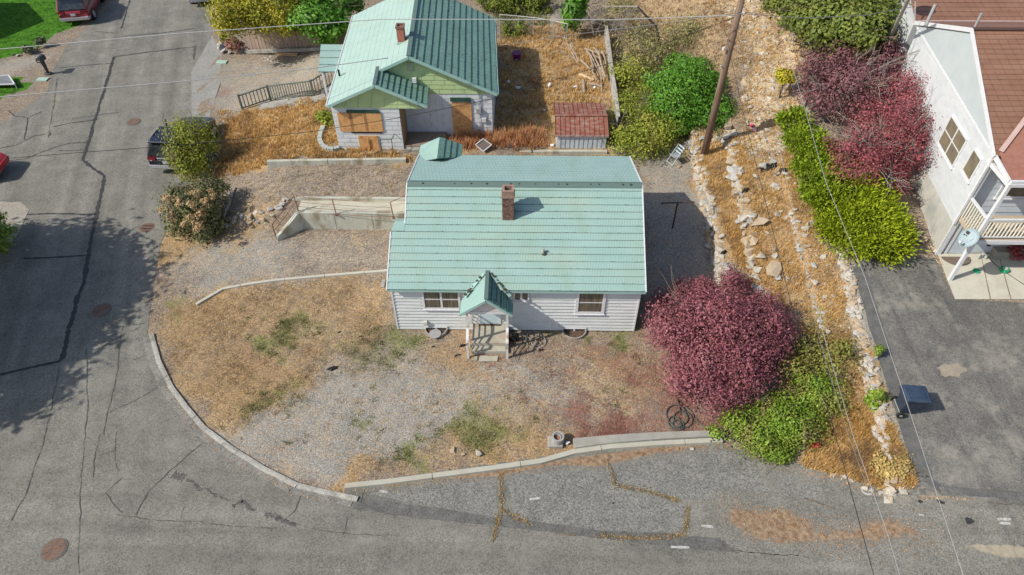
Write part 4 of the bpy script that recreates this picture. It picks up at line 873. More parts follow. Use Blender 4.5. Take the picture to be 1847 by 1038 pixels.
boxpx(B, 'gable_vent', (733, 113), (747, 128), YM-.03, mat('vent_grey', (.32, .36, .25), (.4, .42, .3), 9, .8), .02)
boxpx(B, 'wall_lamp', (744, 139), (752, 147), YM-.03, WTRIM, .15); boxpx(B, 'meter_box', (859, 194), (868, 203), YM, GREY, .12); boxpx(B, 'service_pipe', (862, 158), (865, 241), YM-.02, GREY, .05); boxpx(B, 'junction_box', (869, 212), (877, 219), YM, WTRIM, .08)
obj('door_board', MB().box((-5.53, 28.0, 1.5), (-5.5, 29.0, 3.6)), mat('brown_door', (.33, .20, .10), (.42, .26, .14), 5, .8), B)
obj('porch_floor', MB().box((-5.49, 27.95, 1.2), (-3.6, 29.19, 1.62)), mat('brown_concrete', (.22, .17, .13), (.28, .22, .17), 4, .9), B)
for i in range(2): obj('porch_step', MB().box((-5.4, 27.7-.25*i, 1.2), (-4.3, 27.94-.25*i, 1.55-.14*i)), FOUND, B)
c = bp_(-5.42, 30.9, 0)
cb = obj('chimney', MB().box((c[0]-.17, c[1]-.2, 5.1), (c[0]+.17, c[1]+.2, 6.15)), mat('red_brick', (.30, .10, .07), (.40, .17, .12), 18, .9), B)
obj('chimney_rim', MB().box((c[0]-.2, c[1]-.23, 6.15), (c[0]+.2, c[1]-.14, 6.24)).box((c[0]-.2, c[1]+.14, 6.15), (c[0]+.2, c[1]+.23, 6.24)).box((c[0]-.2, c[1]-.14, 6.15), (c[0]-.13, c[1]+.14, 6.24)).box((c[0]+.13, c[1]-.14, 6.15), (c[0]+.2, c[1]+.14, 6.24)), BRICK, cb)
obj('flashing', MB().box((c[0]-.2, c[1]-.3, 5.2), (c[0]+.24, c[1]-.201, 5.5)), TRIMG, cb)
q = at(770, 86, 4.9); obj('vent_pipe', MB().disc(q, .06, .06, 4.7, 5.15, 10), GREY, B)
q = at(611, 130, 4.3); obj('vent_pipe', MB().disc(q, .05, .05, 4.1, 4.4, 10), BLACK, B)
# window well, basement
cx = atY(667, 275, YS)[0]; V = []; n = 14
for i in range(n+1):
    t = math.pi*i/n
    for rr in (.55, .5):
        for z in (1.0, 1.5): V.append((cx-rr*math.cos(t), YS-.04-rr*.8*math.sin(t), z))
F = []
for i in range(n): a, b = i*4, (i+1)*4; F += [(a+1, b+1, b, a), (a+3, b+3, b+1, a+1), (a+2, b+2, b+3, a+3)]
obj('window_well', MB().add(V, F), WELL, B)
# ---------------------------------------------------------------- shed with rusty roof
YSH = 28.34
sa, sb = atY(1003, 272, YSH), atY(1092, 272, YSH); ze = atY(1003, 246, YSH-.05)[2]+.04
SH = thing('garden_shed', 'small metal garden shed with rusty red ribbed roof and pale corrugated wall', 'shed', ((sa[0]+sb[0])/2, YSH, 1.35))
RROOF = mat('rusty_roof', (.20, .065, .045), (.30, .13, .09), 2.5, .75, (.34, .27, .22), 2.2, .9, stretch=(1, 3, 1), bump=.15)
CORR = mat('pale_metal', (.48, .55, .60), (.60, .64, .66), 5, .5, (.3, .32, .34), 3, .5)
mb = MB().box((sa[0], YSH, 1.2), (sb[0], YSH+2.85, ze)); obj('wall', mb, CORR, SH)
n = 11
for i in range(n):
    x = sa[0]+(sb[0]-sa[0])*(i+.5)/n; obj('wall_panel', MB().box((x-.075, YSH-.03, 1.3), (x+.075, YSH-.002, ze-.02)), CORR, SH)
zr = ze+.33
for s, (ya, yb, za, zb_) in enumerate(((YSH-.08, YSH+1.15, ze, zr), (YSH+2.95, YSH+1.15, ze, zr))):
    for i in range(11):
        xa = sa[0]-.08+(sb[0]-sa[0]+.16)*i/11; xb = xa+(sb[0]-sa[0]+.16)/11
        w_ = random.uniform(0, .01)
        a, b, c_, d = (xa+.004, ya, za+w_), (xb-.004, ya, za+w_), (xb-.004, yb, zb_+w_), (xa+.004, yb, zb_+w_)
        obj('roof_panel', MB().hexa([a, b, c_, d]+[(q[0], q[1], q[2]+.02) for q in (a, b, c_, d)]), RROOF, SH)
        obj('roof_rib', MB().beam((xa, ya, za+.04), (xa, yb, zb_+.04), .022, .03), RROOF, SH)
obj('ridge_cap', MB().beam((sa[0]-.08, YSH+1.15, zr+.06), (sb[0]+.08, YSH+1.15, zr+.06), .16, .03), RROOF, SH)
obj('fascia', MB().box((sa[0]-.08, YSH-.11, ze-.06), (sb[0]+.08, YSH-.081, ze+.03)), mat('fascia_rust', (.25, .12, .1), (.4, .38, .36), 6, .7), SH)
# ---------------------------------------------------------------- white house on the right
xw = lambda y: 16.3+.12*(y-19.95)
R = thing('white_house', 'white house with brown shingle roof, beige gable panel and raised porch beside the driveway', 'house', (16.3, 19.95, 2.1))
RW = mat('chalky_white', (.53, .56, .58), (.60, .62, .63), 1.2, .6, (.44, .49, .52), 2.2, .5, stretch=(1, 1, 2.5))
BEIGE = mat('beige_panel', (.45, .50, .52), (.49, .54, .555), 1.5, .6)
BLUEW = mat('pale_blue_siding', (.50, .55, .60), (.56, .60, .65), 2, .6)
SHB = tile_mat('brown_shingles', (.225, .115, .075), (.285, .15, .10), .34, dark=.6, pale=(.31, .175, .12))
PINKM = mat('pink_flashing', (.46, .32, .29), (.5, .36, .33), 4, .5)
def wp(y, z, o=0): return (xw(y)+o, y, z)
wall_poly(R, [wp(19.95, 3.6), wp(19.95, 6.66), wp(29.4, 6.9), wp(29.4, 3.6)], (.1, .0, 0), RW)
wall_poly(R, [wp(19.9, 1.7, -.04), wp(19.9, 3.6, -.04), wp(29.4, 3.6, -.04), wp(29.4, 1.7, -.04)], (.2, 0, 0), mat('mottled_concrete', (.42, .42, .38), (.52, .51, .46), 1.2, .9, (.30, .32, .31), .8, .8, bump=.2))
wall_poly(R, [wp(20.0, 6.67, -.03), wp(24.95, 8.7, -.03), wp(29.5, 6.92, -.03)], (.12, 0, 0), BEIGE)
obj('belt_board', MB().beam(wp(20.0, 6.66, -.045), wp(29.45, 6.9, -.045), .03, .06), WTRIM, R)
for i in range(9): # lap boards
    z = 3.62+i*.337; obj('siding_board', MB().hexa([wp(19.97, z, -.026), wp(19.97, z, -.001), wp(29.35, z+.0, -.001), wp(29.35, z, -.026), wp(19.97, z+.33, -.008), wp(19.97, z+.33, -.001), wp(29.35, z+.33, -.001), wp(29.35, z+.33, -.008)]), RW, R)
EA, AP, EB = (16.22, 19.8, 6.72), (16.84, 24.95, 8.83), (17.42, 29.8, 6.98)
roof_slope(R, EA, (34, 19.8, 6.72), AP, (34, 24.95, 8.83), 24, SHB, lip=.014)
roof_slope(R, (34, 29.8, 6.98), EB, (34, 24.95, 8.83), AP, 16, SHB, lip=.014)
obj('ridge_cap', MB().beam((AP[0], AP[1], AP[2]+.03), (34, 24.95, 8.86), .2, .04), SHB, R)
rake(R, (EA[0]-.03, EA[1], EA[2]+.02), (AP[0]-.03, AP[1], AP[2]+.02), WTRIM, .16, .04, drop=.04); rake(R, (AP[0]-.03, AP[1], AP[2]+.02), (EB[0]-.03, EB[1], EB[2]+.02), WTRIM, .16, .04, drop=.04)
rake(R, (17.42, 29.9, 7.0), (34, 29.9, 7.0), PINKM, .12, .1, 'gutter')
roof_slope(R, (17.6, 30.1, 6.9), (34, 30.1, 6.9), (18.4, 36, 8.6), (34, 36, 8.6), 20, SHB, lip=.014)
obj('wall', MB().box((17.7, 30.3, 2.5), (34, 35.8, 6.8)), RW, R)
obj('wall', MB().box((16.42, 20.12, 3.9), (34, 20.2, 6.6)), BLUEW, R); obj('wall', MB().box((16.42, 19.97, 1.8), (34, 20.1, 3.9)), BLUEW, R)
obj('wall', MB().box((17.6, 29.3, 2), (34, 29.38, 6.8)), RW, R)
for i in range(9):
    z = 4.08+i*.27; obj('siding_board', MB().hexa([(16.42, 20.095, z), (20.4, 20.095, z), (20.4, 20.118, z), (16.42, 20.118, z), (16.42, 20.11, z+.265), (20.4, 20.11, z+.265), (20.4, 20.118, z+.265), (16.42, 20.118, z+.265)]), BLUEW, R)
obj('porch_roof', MB().add([(16.3, 18.7, 6.52), (30, 18.7, 6.52), (30, 24.3, 8.75), (20.6, 24.3, 8.72), (16.34, 19.85, 6.80)], [(0, 1, 2, 3, 4)]).add([(16.3, 18.7, 6.42), (30, 18.7, 6.42), (30, 20.1, 6.6), (16.34, 20.1, 6.6)], [(3, 2, 1, 0)]), mat('brown_roofing', (.29, .13, .09), (.34, .16, .12), 6, .9, bump=.3), R)
obj('valley_flashing', MB().beam((16.4, 19.9, 6.86), (20.7, 24.35, 8.79), .16, .02), PINKM, R)
obj('gutter', MB().beam((16.3, 18.66, 6.47), (24, 18.66, 6.47), .09, .12), WTRIM, R); obj('fascia', MB().beam((16.27, 18.7, 6.47), (16.27, 19.9, 6.68), .06, .16), WTRIM, R)
obj('deck', MB().box((16.3, 18.58, 3.88), (30, 19.96, 4.03)), mat('deck_tan', (.40, .33, .24), (.46, .38, .28), 3, .8, stretch=(1, 8, 1)), R); obj('deck_rim', MB().box((16.26, 18.54, 3.84), (30, 18.579, 4.0)), WTRIM, R)
obj('deck_post', MB().box((16.26, 18.6, 1.85), (16.38, 18.72, 6.42)), WTRIM, R); obj('deck_post', MB().box((18.3, 18.6, 4.03), (18.4, 18.7, 6.42)), WTRIM, R)
obj('porch_beam', MB().box((16.26, 18.72, 6.28), (16.36, 20.1, 6.42)), WTRIM, R); obj('porch_beam', MB().box((16.38, 18.6, 6.3), (30, 18.7, 6.42)), WTRIM, R)
obj('handrail', MB().box((16.38, 18.59, 4.86), (18.3, 18.67, 4.93)), WTRIM, R); obj('handrail', MB().box((16.28, 18.72, 4.86), (16.36, 20.1, 4.93)), WTRIM, R); obj('bottom_rail', MB().box((16.38, 18.6, 4.1), (18.3, 18.66, 4.15)), WTRIM, R)
BAL = mat('cream_paint', (.62, .59, .50), (.68, .65, .56), 4, .6)
for i in range(14): x = 16.47+i*.135; obj('baluster', MB().tube([(x, 18.63, 4.15), (x, 18.63, 4.86)], .03, 8), BAL, R)
for i in range(9): y = 18.83+i*.135; obj('baluster', MB().box((16.3, y, 4.04), (16.34, y+.05, 4.86)), BAL, R)
obj('downpipe', MB().beam((16.22, 19.86, 3.7), (16.22, 19.86, 6.6), .08), WTRIM, R); obj('corner_board', MB().box((16.21, 19.86, 1.8), (16.41, 19.898, 6.5)), WTRIM, R)
w1_ = window(R, 17.3, 18.9, 4.75, 6.1, 20.09, 1, 1, .09, glass=mat('tan_glass', (.16, .135, .10), (.10, .09, .075), 2, .15), curtain=False)
w1_ = window(R, 19.1, 20.3, 4.75, 6.1, 20.09, 1, 1, .09, glass=MATS['tan_glass'], curtain=False)
def shear(o, y0):
    off = R.location
    for q in [o]+list(o.children):
        for v in q.data.vertices: v.co.x += .12*(v.co.y+off.y-y0)
for ya, yb, za, zb_, c_, r_ in ((21.75, 23.55, 4.85, 6.12, 2, 2), (20.35, 21.15, 5.2, 6.2, 1, 1)):
    ym = (ya+yb)/2; o = window(R, ya, yb, za, zb_, xw(ym)-.02, c_, r_, .07, glass=mat('sandy_glass', (.14, .13, .10), (.24, .20, .13), 1.5, .12), curtain=False, ax='y', sgn=-1); shear(o, ym)
# lower level door
obj('door_frame', MB().box((16.55, 19.90, 2.1), (16.65, 19.965, 3.85)).box((17.3, 19.90, 2.1), (17.42, 19.965, 3.85)), WTRIM, R); obj('door', MB().box((16.65, 19.93, 2.1), (17.3, 19.966, 3.8)), BLUEW, R)
obj('wall_lamp', MB().box((18.0, 19.85, 2.6), (18.1, 19.965, 2.7)), BLACK, R)
obj('vent_pipe', MB().tube([(17.65, 26.1, 8.3), (17.65, 26.1, 8.95)], .05, 8), GREY, R)
q = at(1666, 5, 8); obj('vent_pipe', MB().tube([(q[0]-.1, q[1]-1.0, 7.4), (q[0], q[1]-.9, 8.3)], .07, 8), GREY, R)
patio = bpy.data.objects.new('patio', None); COL.objects.link(patio); tag(patio, kind='structure')
PAT = mat('patio_concrete', (.46, .45, .37), (.53, .51, .43), 1.5, .9, (.38, .36, .30), 1, .6, bump=.15)
for a, b in (((1690, 459, 1768, 459), (1722, 541, 1785, 541)), ((1769, 459, 1800, 459), (1787, 541, 1822, 541)), ((1801, 459, 1900, 459), (1824, 541, 1930, 541))):
    pl = gp([(a[0], a[1]), (a[2], a[3]), (b[2], b[3]), (b[0], b[1])]); sheet('slab', pl, PAT, .03, .4, patio)
# ---------------------------------------------------------------- retaining walls, kerbs
RC = mat('weathered_wall', (.40, .41, .35), (.50, .50, .43), 2.5, .9, (.24, .20, .13), 1.6, .9, bump=.35, bscale=14, stretch=(1, 1, .5))
T1 = thing('retaining_wall', 'stained concrete retaining wall with walkway ledge below the upper gravel terrace', 'retaining wall', (-7.2, 23.3, .3))
obj('wall', MB().box((-9.75, 23.3, -.1), (-4.75, 23.5, 1.19)), RC, T1)
obj('walkway_slab', MB().box((-9.72, 23.501, .8), (-4.3, 24.22, 1.165)), mat('lit_concrete', (.46, .44, .35), (.52, .50, .41), 2, .9, (.36, .31, .22), 1.4, .8, bump=.2), T1)
obj('back_kerb', MB().box((-9.9, 24.221, .9), (-4.3, 24.36, 1.30)), RC, T1)
obj('wing_wall', MB().hexa([(-10.65, 22.6, -.1), (-10.55, 22.5, -.1), (-9.6, 23.29, -.1), (-9.76, 23.42, -.1), (-10.65, 22.6, .42), (-10.55, 22.5, .42), (-9.6, 23.29, 1.19), (-9.76, 23.42, 1.19)]), RC, T1)
for i, x in enumerate((-8.1, -6.45)): obj('wall_joint', MB().box((x, 23.296, .2), (x+.015, 23.299, 1.1)), CRK, T1)
T1R = thing('wire_railing', 'rusty pipe railing with drooping wires on the retaining wall ledge', 'railing', (-7.2, 23.45, 1.12))
ps = [((539, 383), 1.12), ((607, 389), 1.12), ((710, 394), 1.12)]; tops = []
for (a, z) in ps:
    p = at(*a, z); q = (p[0]-.06, p[1]+.1, z+.80); tops.append(q); obj('post', MB().tube([p, q], .022, 8), RUST, T1R); obj('foot', MB().disc(p, .06, .06, z-.005, z+.06, 8), RUST, T1R)
for k_ in (.08, .38, .68, 1.0):
    for a, b in zip(range(2), range(1, 3)):
        A = Vector(at(*ps[a][0], 1.12)).lerp(Vector(tops[a]), k_); Bq = Vector(at(*ps[b][0], 1.12)).lerp(Vector(tops[b]), k_); M1 = (A+Bq)/2-Vector((0, 0, .04)); obj('wire', MB().tube([A, M1, Bq], .009, 5), RUST, T1R)
a = Vector(tops[0]); b = Vector((-10.6, 22.55, 1.15)); obj('rail', MB().tube([a, b], .02, 8), RUST, T1R); obj('rail', MB().tube([a-Vector((0, 0, .35)), b-Vector((0, 0, .35))], .014, 6), RUST, T1R); obj('post', MB().tube([b, (-10.6, 22.55, .2)], .022, 8), RUST, T1R)
obj('rail', MB().tube([tops[2], (-4.8, 23.6, 2.0)], .014, 6), RUST, T1R)
T2 = thing('terrace_kerb_wall', 'low thin concrete wall dividing dry grass from the gravel terrace', 'retaining wall', (-8.5, 26.95, 1.3))
P2 = [Vector(p) for p in ((-11.85, 26.75, 0), (-9, 26.88, 0), (-5.3, 27.02, 0))]
def wallstrip(par, P, w0, ztop, zbot, m, nm='wall_block', seg=2.2):
    n = 0
    for a, b in zip(P, P[1:]):
        k_ = max(1, round((b-a).length/seg))
        for i in range(k_):
            p, q = a.lerp(b, i/k_), a.lerp(b, (i+1)/k_-.01); d = (q-p).normalized(); nr = Vector((-d.y, d.x, 0))*w0/2
            zt = ztop if isinstance(ztop, (int, float)) else None
            z0_, z1_ = (zt, zt) if zt is not None else (ztop(p.x, p.y), ztop(q.x, q.y))
            zb0, zb1 = (zbot, zbot) if isinstance(zbot, (int, float)) else (zbot(p.x, p.y), zbot(q.x, q.y))
            obj(nm, MB().hexa([(p-nr).to_tuple()[:2]+(zb0,), (q-nr).to_tuple()[:2]+(zb1,), (q+nr).to_tuple()[:2]+(zb1,), (p+nr).to_tuple()[:2]+(zb0,), (p-nr).to_tuple()[:2]+(z0_,), (q-nr).to_tuple()[:2]+(z1_,), (q+nr).to_tuple()[:2]+(z1_,), (p+nr).to_tuple()[:2]+(z0_,)]), m, par)
wallstrip(T2, P2, .17, 1.54, .9, RC, seg=3.2)
T3 = thing('rear_garden_wall', 'low concrete wall behind the cottage below the shed yard', 'retaining wall', (.8, 28.15, 1.1))
wallstrip(T3, [Vector((-3.0, 28.12, 0)), Vector((4.35, 28.22, 0))], .18, 1.25, .9, RC, seg=3.6)
T4 = thing('path_edging', 'narrow pale concrete edging curving from the lawn to the cottage corner', 'kerb', atg(500, 507))
for i, o in enumerate(strip_beam('edging_piece', [Vector(p) for p in gp([(354, 551), (378, 537), (402, 523), (450, 514), (500, 507), (600, 498), (700, 490)])], .12, .08, T4, mat('pale_edging', (.44, .42, .35), (.5, .48, .41), 5, .9), seg=1.6)): pass
T5 = thing('front_kerb', 'long pale concrete kerb between the cottage lot and the parking strip', 'kerb', atg(900, 846))
strip_beam('kerb_stone', [Vector(p) for p in gp([(622, 880), (700, 872), (800, 859), (884, 848), (975, 835), (1035, 818), (1100, 809), (1200, 802), (1302, 797)])], .17, .13, T5, mat('pale_kerb', (.40, .39, .33), (.46, .45, .38), 4, .85, (.36, .33, .26), 2, .7, bump=.2), seg=2.6)
SL = [(1033, 797), (1036, 814), (1100, 805), (1200, 797), (1300, 792), (1273, 783), (1180, 786), (1100, 791)]
T6 = thing('sloping_footing', 'broad cracked concrete footing behind the kerb under the loose rock', 'footing', atg(1160, 797))
PP = [Vector(p) for p in gp(SL)]
obj('slab', MB().prism([(p.x, p.y, hz(p.x, p.y)-.1) for p in PP][::-1], (0, 0, .31)), mat('footing', (.29, .28, .25), (.35, .34, .30), 2, .9, (.28, .26, .22), 1.5, .7, bump=.25), T6)
# ---------------------------------------------------------------- timber fence and green stair railing
FE = thing('timber_fence', 'brown vertical board fence behind the parking spot under yellowing trees', 'fence', atg(530, 92))
a = Vector(atg(452, 94)); b = Vector(atg(622, 86)); FB = mat('fence_brown', (.28, .21, .17), (.34, .26, .21), 3, .85, (.2, .15, .12), 2, .6, stretch=(1, 1, .2))
n = 26
for i in range(n):
    p = a.lerp(b, i/n); q = a.lerp(b, (i+.88)/n); d = (b-a).normalized(); nr = Vector((-d.y, d.x, 0)); z = hz(p.x, p.y); o_ = nr*(.012*(i % 2))
    obj('board', MB().hexa([(p+o_).to_tuple()[:2]+(z,), (q+o_).to_tuple()[:2]+(z,), (q+o_+nr*.03).to_tuple()[:2]+(z,), (p+o_+nr*.03).to_tuple()[:2]+(z,), (p+o_).to_tuple()[:2]+(z+1.75,), (q+o_).to_tuple()[:2]+(z+1.75,), (q+o_+nr*.03).to_tuple()[:2]+(z+1.75,), (p+o_+nr*.03).to_tuple()[:2]+(z+1.75,)]), FB, FE)
for z in (.4, 1.4): obj('rail', MB().beam((a.x, a.y+.09, z+hz(a.x, a.y)), (b.x, b.y+.09, z+hz(b.x, b.y)), .05, .09), FB, FE)
obj('footing', MB().beam((a.x-.3, a.y-.12, hz(a.x, a.y)+.05), (b.x, b.y-.12, hz(b.x, b.y)+.05), .15, .2), CONC, FE)
SR = thing('stair_railing', 'weathered dark green timber railing descending beside the garden path', 'railing', atg(520, 178))
base = [Vector(atg(*p)) for p in ((438, 199), (489, 182), (566, 174), (606, 150))]
RG = mat('grey_green_wood', (.07, .10, .085), (.16, .17, .14), 5, .85)
for i, (a, b) in enumerate(zip(base, base[1:])):
    H_ = Vector((0, 0, .88)); obj('handrail', MB().beam(a+H_, b+H_, .09, .05), RG, SR); obj('bottom_rail', MB().beam(a+Vector((0, 0, .12)), b+Vector((0, 0, .12)), .05, .05), RG, SR)
    obj('post', MB().box((a.x-.045, a.y-.045, a.z-.1), (a.x+.045, a.y+.045, a.z+.95)), RG, SR)
    k_ = int((b-a).length/.19)
    for j in range(1, k_):
        p = a.lerp(b, j/k_); obj('baluster', MB().box((p.x-.018, p.y-.018, p.z+.1), (p.x+.018, p.y+.018, p.z+.87)), RG, SR)
PA = thing('garden_path', 'concrete garden path of pale slabs beside the green railing', 'path', atg(500, 186))
for i, (p, q) in enumerate(zip([(470, 195), (520, 184), (565, 182), (590, 170)], [(518, 186), (563, 184), (588, 176), (606, 152)])):
    a, b = Vector(atg(*p)), Vector(atg(*q)); d = (b-a).normalized(); nr = Vector((-d.y, d.x, 0))*.35
    obj('slab', MB().prism([(v.x, v.y, hz(v.x, v.y)-.05) for v in (a-nr, b-nr, b+nr, a+nr)], (0, 0, .12)), CONC, PA)
PB = thing('yard_path', 'pale concrete slab path between dry weeds beside the shed', 'path', atg(955, 250))
for a_ in ([(935, 238), (975, 236), (985, 268), (930, 268)], [(900, 258), (928, 256), (928, 270), (895, 270)]):
    obj('slab', MB().prism([(p[0], p[1], p[2]-.05) for p in gp(a_)][::-1], (0, 0, .09)), CONC, PB)

# side neighbour standing just left of the picture: its gable shades the lawn
SN = thing('neighbour_house', 'plain tan house standing just left of the picture whose gable shades the lawn', 'house', (-44, 43, 0)); TAN = mat('tan_siding', (.40, .36, .30), (.46, .42, .36), 2, .8)
wall_poly(SN, [(-51, 39.4, -.2), (-51, 46.6, -.2), (-51, 46.6, 3.2), (-51, 43, 5.4), (-51, 39.4, 3.2)], (12.4, 0, 0), TAN)
for e, nm in ((39.0, 1), (47.0, 2)): roof_slope(SN, (-51.4, e, 2.95), (-38.3, e, 2.95), (-51.4, 43, 5.5), (-38.3, 43, 5.5), 10, SHB)
window(SN, -49, -47.5, .9, 2.2, 39.4, 2, 1); window(SN, -45, -43.5, .9, 2.2, 39.4, 2, 1)

HR = thing('stair_handrail', 'thin dark metal handrail by the porch steps of the boarded house', 'railing', atg(722, 285))
pts = [Vector(atg(*q)) for q in ((690, 280), (710, 280), (716, 268), (724, 258))]
for p in pts: obj('post', MB().tube([p, p+Vector((0, 0, .85))], .018, 6), DKG, HR)
for a, b in zip(pts, pts[1:]): obj('rail', MB().tube([a+Vector((0, 0, .85)), b+Vector((0, 0, .85))], .018, 6), DKG, HR)
# ---------------------------------------------------------------- rocks
ROCKM = [mat('stone_pale', (.42, .39, .33), (.54, .50, .43), 5, .9, (.25, .21, .16), 3, .8, bump=.5, bscale=9), mat('stone_grey', (.36, .35, .33), (.50, .49, .46), 5, .9, (.24, .22, .2), 3, .8, bump=.5, bscale=9), mat('stone_tan', (.36, .28, .19), (.48, .39, .28), 5, .9, (.30, .23, .17), 3, .8, bump=.5, bscale=9)]
RM = [rock_mesh(i) for i in range(15)]
def stone(nm, p, s, par=None, sq=1., flat=1., kind=None):
    o = link(nm, RM[kind if kind is not None else random.randrange(15)], par); off = root_of(par).location if par else Vector((0, 0, 0))
    o.location = Vector(p)-off; o.rotation_euler = (random.uniform(-.3, .3), random.uniform(-.3, .3), random.uniform(0, 6.3)); o.scale = (s*random.uniform(.8, 1.2), s*random.uniform(.7, 1.0)*sq, s*random.uniform(.8, 1.2)*flat)
    return o
def rockwall(name, label, W, ya, yb, step, size, rows, amp=.06, off=0.):
    y0, y1 = ya, yb; t = thing(name, label, 'stone wall', (float(wx(W, (ya+yb)/2)), (ya+yb)/2, hz(float(wx(W, (ya+yb)/2))-.2, (ya+yb)/2))); n = 0
    y = ya
    while y < yb:
        s = size*random.uniform(.65, 1.25); x = float(wx(W, y)); zl = hz(x-.25, y); zh = max(hz(x+.3, y), zl+.1)
        for k in range(rows):
            z = zl+(zh-zl)*(k+.6)/rows+random.uniform(-.03, .03); stone('stone', (x+off+.05+.06*k+random.uniform(-amp, amp), y+random.uniform(-.1, .1), z), s*random.uniform(.75, 1.1), t); n += 1
        if random.random() < .35: stone('stone', (x+off+random.uniform(.1, .35), y, zh+.03), s*.8, t); n += 1
        y += s*step
    return t
rockwall('rock_wall', 'white rubble stone wall beside the gravel yard below the utility pole', W1, 19.4, 28.6, .8, .21, 4)
rockwall('rock_wall', 'tumbled line of big pale rocks between two dry grass terraces', W2, 17.2, 29.3, 1.0, .28, 2, .14)
rockwall('rock_wall', 'short crooked row of stones high on the dry grass slope above the plum bush', W3, 16.6, 22.4, 1.3, .17, 1, .08)
rockwall('rock_wall', 'lower row of pale stones running into the yellow green brambles', W3, 13.2, 16.2, 1.6, .15, 1, .14)
rockwall('rock_wall', 'pale stone retaining wall holding up the dark driveway edge', WD, 10.6, 21.4, .8, .19, 3, .04, -.05)
rockwall('rock_wall', 'thin stone edge along the left side of the green juniper', WD, 21.6, 28.5, 1.6, .17, 1, .05)
def edging(name, label, px, size, step=1.1, up=.02, cat='stone edging', amp=.04, flat=1.):
    P = [Vector(p) for p in gp(px)]; t = thing(name, label, cat, P[len(P)//2])
    for a, b in zip(P, P[1:]):
        n = max(1, int((b-a).length/(size*step)))
        for i in range(n):
            p = a.lerp(b, (i+random.uniform(.2, .8))/n); x, y = p.x+random.uniform(-amp, amp), p.y+random.uniform(-amp, amp); stone('stone', (x, y, hz(x, y)+up), size*random.uniform(.6, 1.15), t, flat=flat)
    return t
edging('rock_edging', 'loose rubble row edging the upper gravel terrace beside the concrete walkway', [(395, 402), (420, 400), (450, 393), (480, 384), (505, 374), (530, 362)], .17, .55, .06, amp=.2)
edging('rock_edging', 'scattered pale stones lining the dry grass bank along the street', [(412, 208), (402, 225), (398, 250), (388, 285), (375, 315), (360, 330)], .17, 1.5, .03, amp=.15)
edging('rock_edging', 'large pale rocks edging the bed below the yellowing maple', [(400, 72), (400, 92), (412, 98), (425, 96), (445, 95), (452, 92)], .3, 1.2, .1)
edging('rock_edging', 'small rock heap at the white house foundation corner', [(1655, 425), (1665, 440), (1680, 450), (1690, 458)], .17, .9, .08, amp=.15)
edging('rock_edging', 'flat stones along the top of the gravel yard behind the folding chair', [(1232, 262), (1245, 258), (1265, 256), (1300, 250), (1320, 246)], .2, 1.1, .05)
edging('rock_edging', 'row of rocks below the dry grass corner at the parking strip', [(1460, 838), (1500, 850), (1530, 866), (1560, 880), (1600, 888)], .15, 1.5, .02, amp=.06)
# grey block bed by the gabled house
BE = thing('block_edging', 'curved edging of grey concrete blocks round the weedy bed by the boarded house', 'garden edging', atg(590, 265)); P = [Vector(p) for p in gp([(584, 232), (579, 243), (577, 255), (582, 266), (592, 272), (603, 273), (613, 270)])]
BLK = mat('grey_block', (.33, .36, .34), (.42, .44, .41), 6, .9, bump=.2)
for a, b in zip(P, P[1:]):
    for i in range(2):
        p, q = a.lerp(b, i/2), a.lerp(b, (i+.92)/2); obj('block', MB().beam(p+Vector((0, 0, .08)), q+Vector((0, 0, .08)), .2, .2), BLK, BE)
# loose rocks one by one
LR = [(1225, 300, .16), (1297, 300, .1), (1345, 362, .22), (1395, 292, .3), (1375, 300, .26), (1362, 320, .2), (1402, 340, .17), (1397, 335, .2), (1367, 400, .45), (1333, 399, .22), (1396, 484, .5), (1353, 455, .16), (1402, 387, .17), (1417, 392, .16), (1431, 396, .13), (1441, 400, .15), (1456, 405, .13), (1462, 403, .22), (1452, 412, .2), (1399, 450, .2), (1398, 461, .16), (1468, 478, .2), (1485, 463, .15), (1461, 462, .1), (1423, 322, .14), (1443, 337, .17), (1447, 350, .15), (1436, 330, .15), (1399, 251, .17), (1378, 254, .15), (1406, 312, .2), (1418, 314, .2), (1384, 419, .12), (1409, 381, .1),
      (817, 812, .13), (836, 819, .1), (864, 817, .16), (1178, 794, .2), (1606, 817, .19), (1628, 884, .2), (1612, 893, .12), (1440, 510, .14), (1420, 500, .12), (1360, 620, .1), (1403, 502, .2), (22, 99, .14), (32, 100, .16), (62, 88, .18), (45, 95, .12), (990, 154, .12)]
wds = {(1367, 400): 'largest tan boulder resting on the second dry grass terrace', (1396, 484): 'big flat grey boulder lower on the dry grass slope', (1178, 794): 'pinkish angular rock lying on the broad concrete footing', (817, 812): 'small white stone in the weeds left of the front kerb planter', (864, 817): 'flat pale stone in dry grass just above the front kerb', (1606, 817): 'bright white flat stone on the dry grass corner below the driveway', (1628, 884): 'long white rock at the tip of the dry grass by the driveway mouth', (1225, 300): 'lone pale stone on the gravel just below the folding chair', (836, 819): 'tan stone between the two pale stones above the front kerb', (22, 99): 'leftmost of the pale stones on the lawn edge behind the mailbox', (62, 88): 'rightmost pale stone on the lawn edge by the low dark shrub', (1353, 455): 'mid sized white rock beside the second terrace wall above the plum bush'}
ORD = 'topmost second third fourth fifth sixth seventh eighth ninth tenth eleventh twelfth thirteenth fourteenth fifteenth sixteenth'.split()
def zone(x, y):
    if y < 200: return 'at the lawn edge' if x < 200 else 'in the dry yard'
    if x < 1330: return 'beside the gravel yard wall'
    if y < 300: return 'high on the second terrace'
    if x < 1385: return 'among the tumbled second terrace wall'
    if x < 1425: return 'just right of the second terrace wall'
    return 'below the juniper strip on the dry slope'
cnt = {}
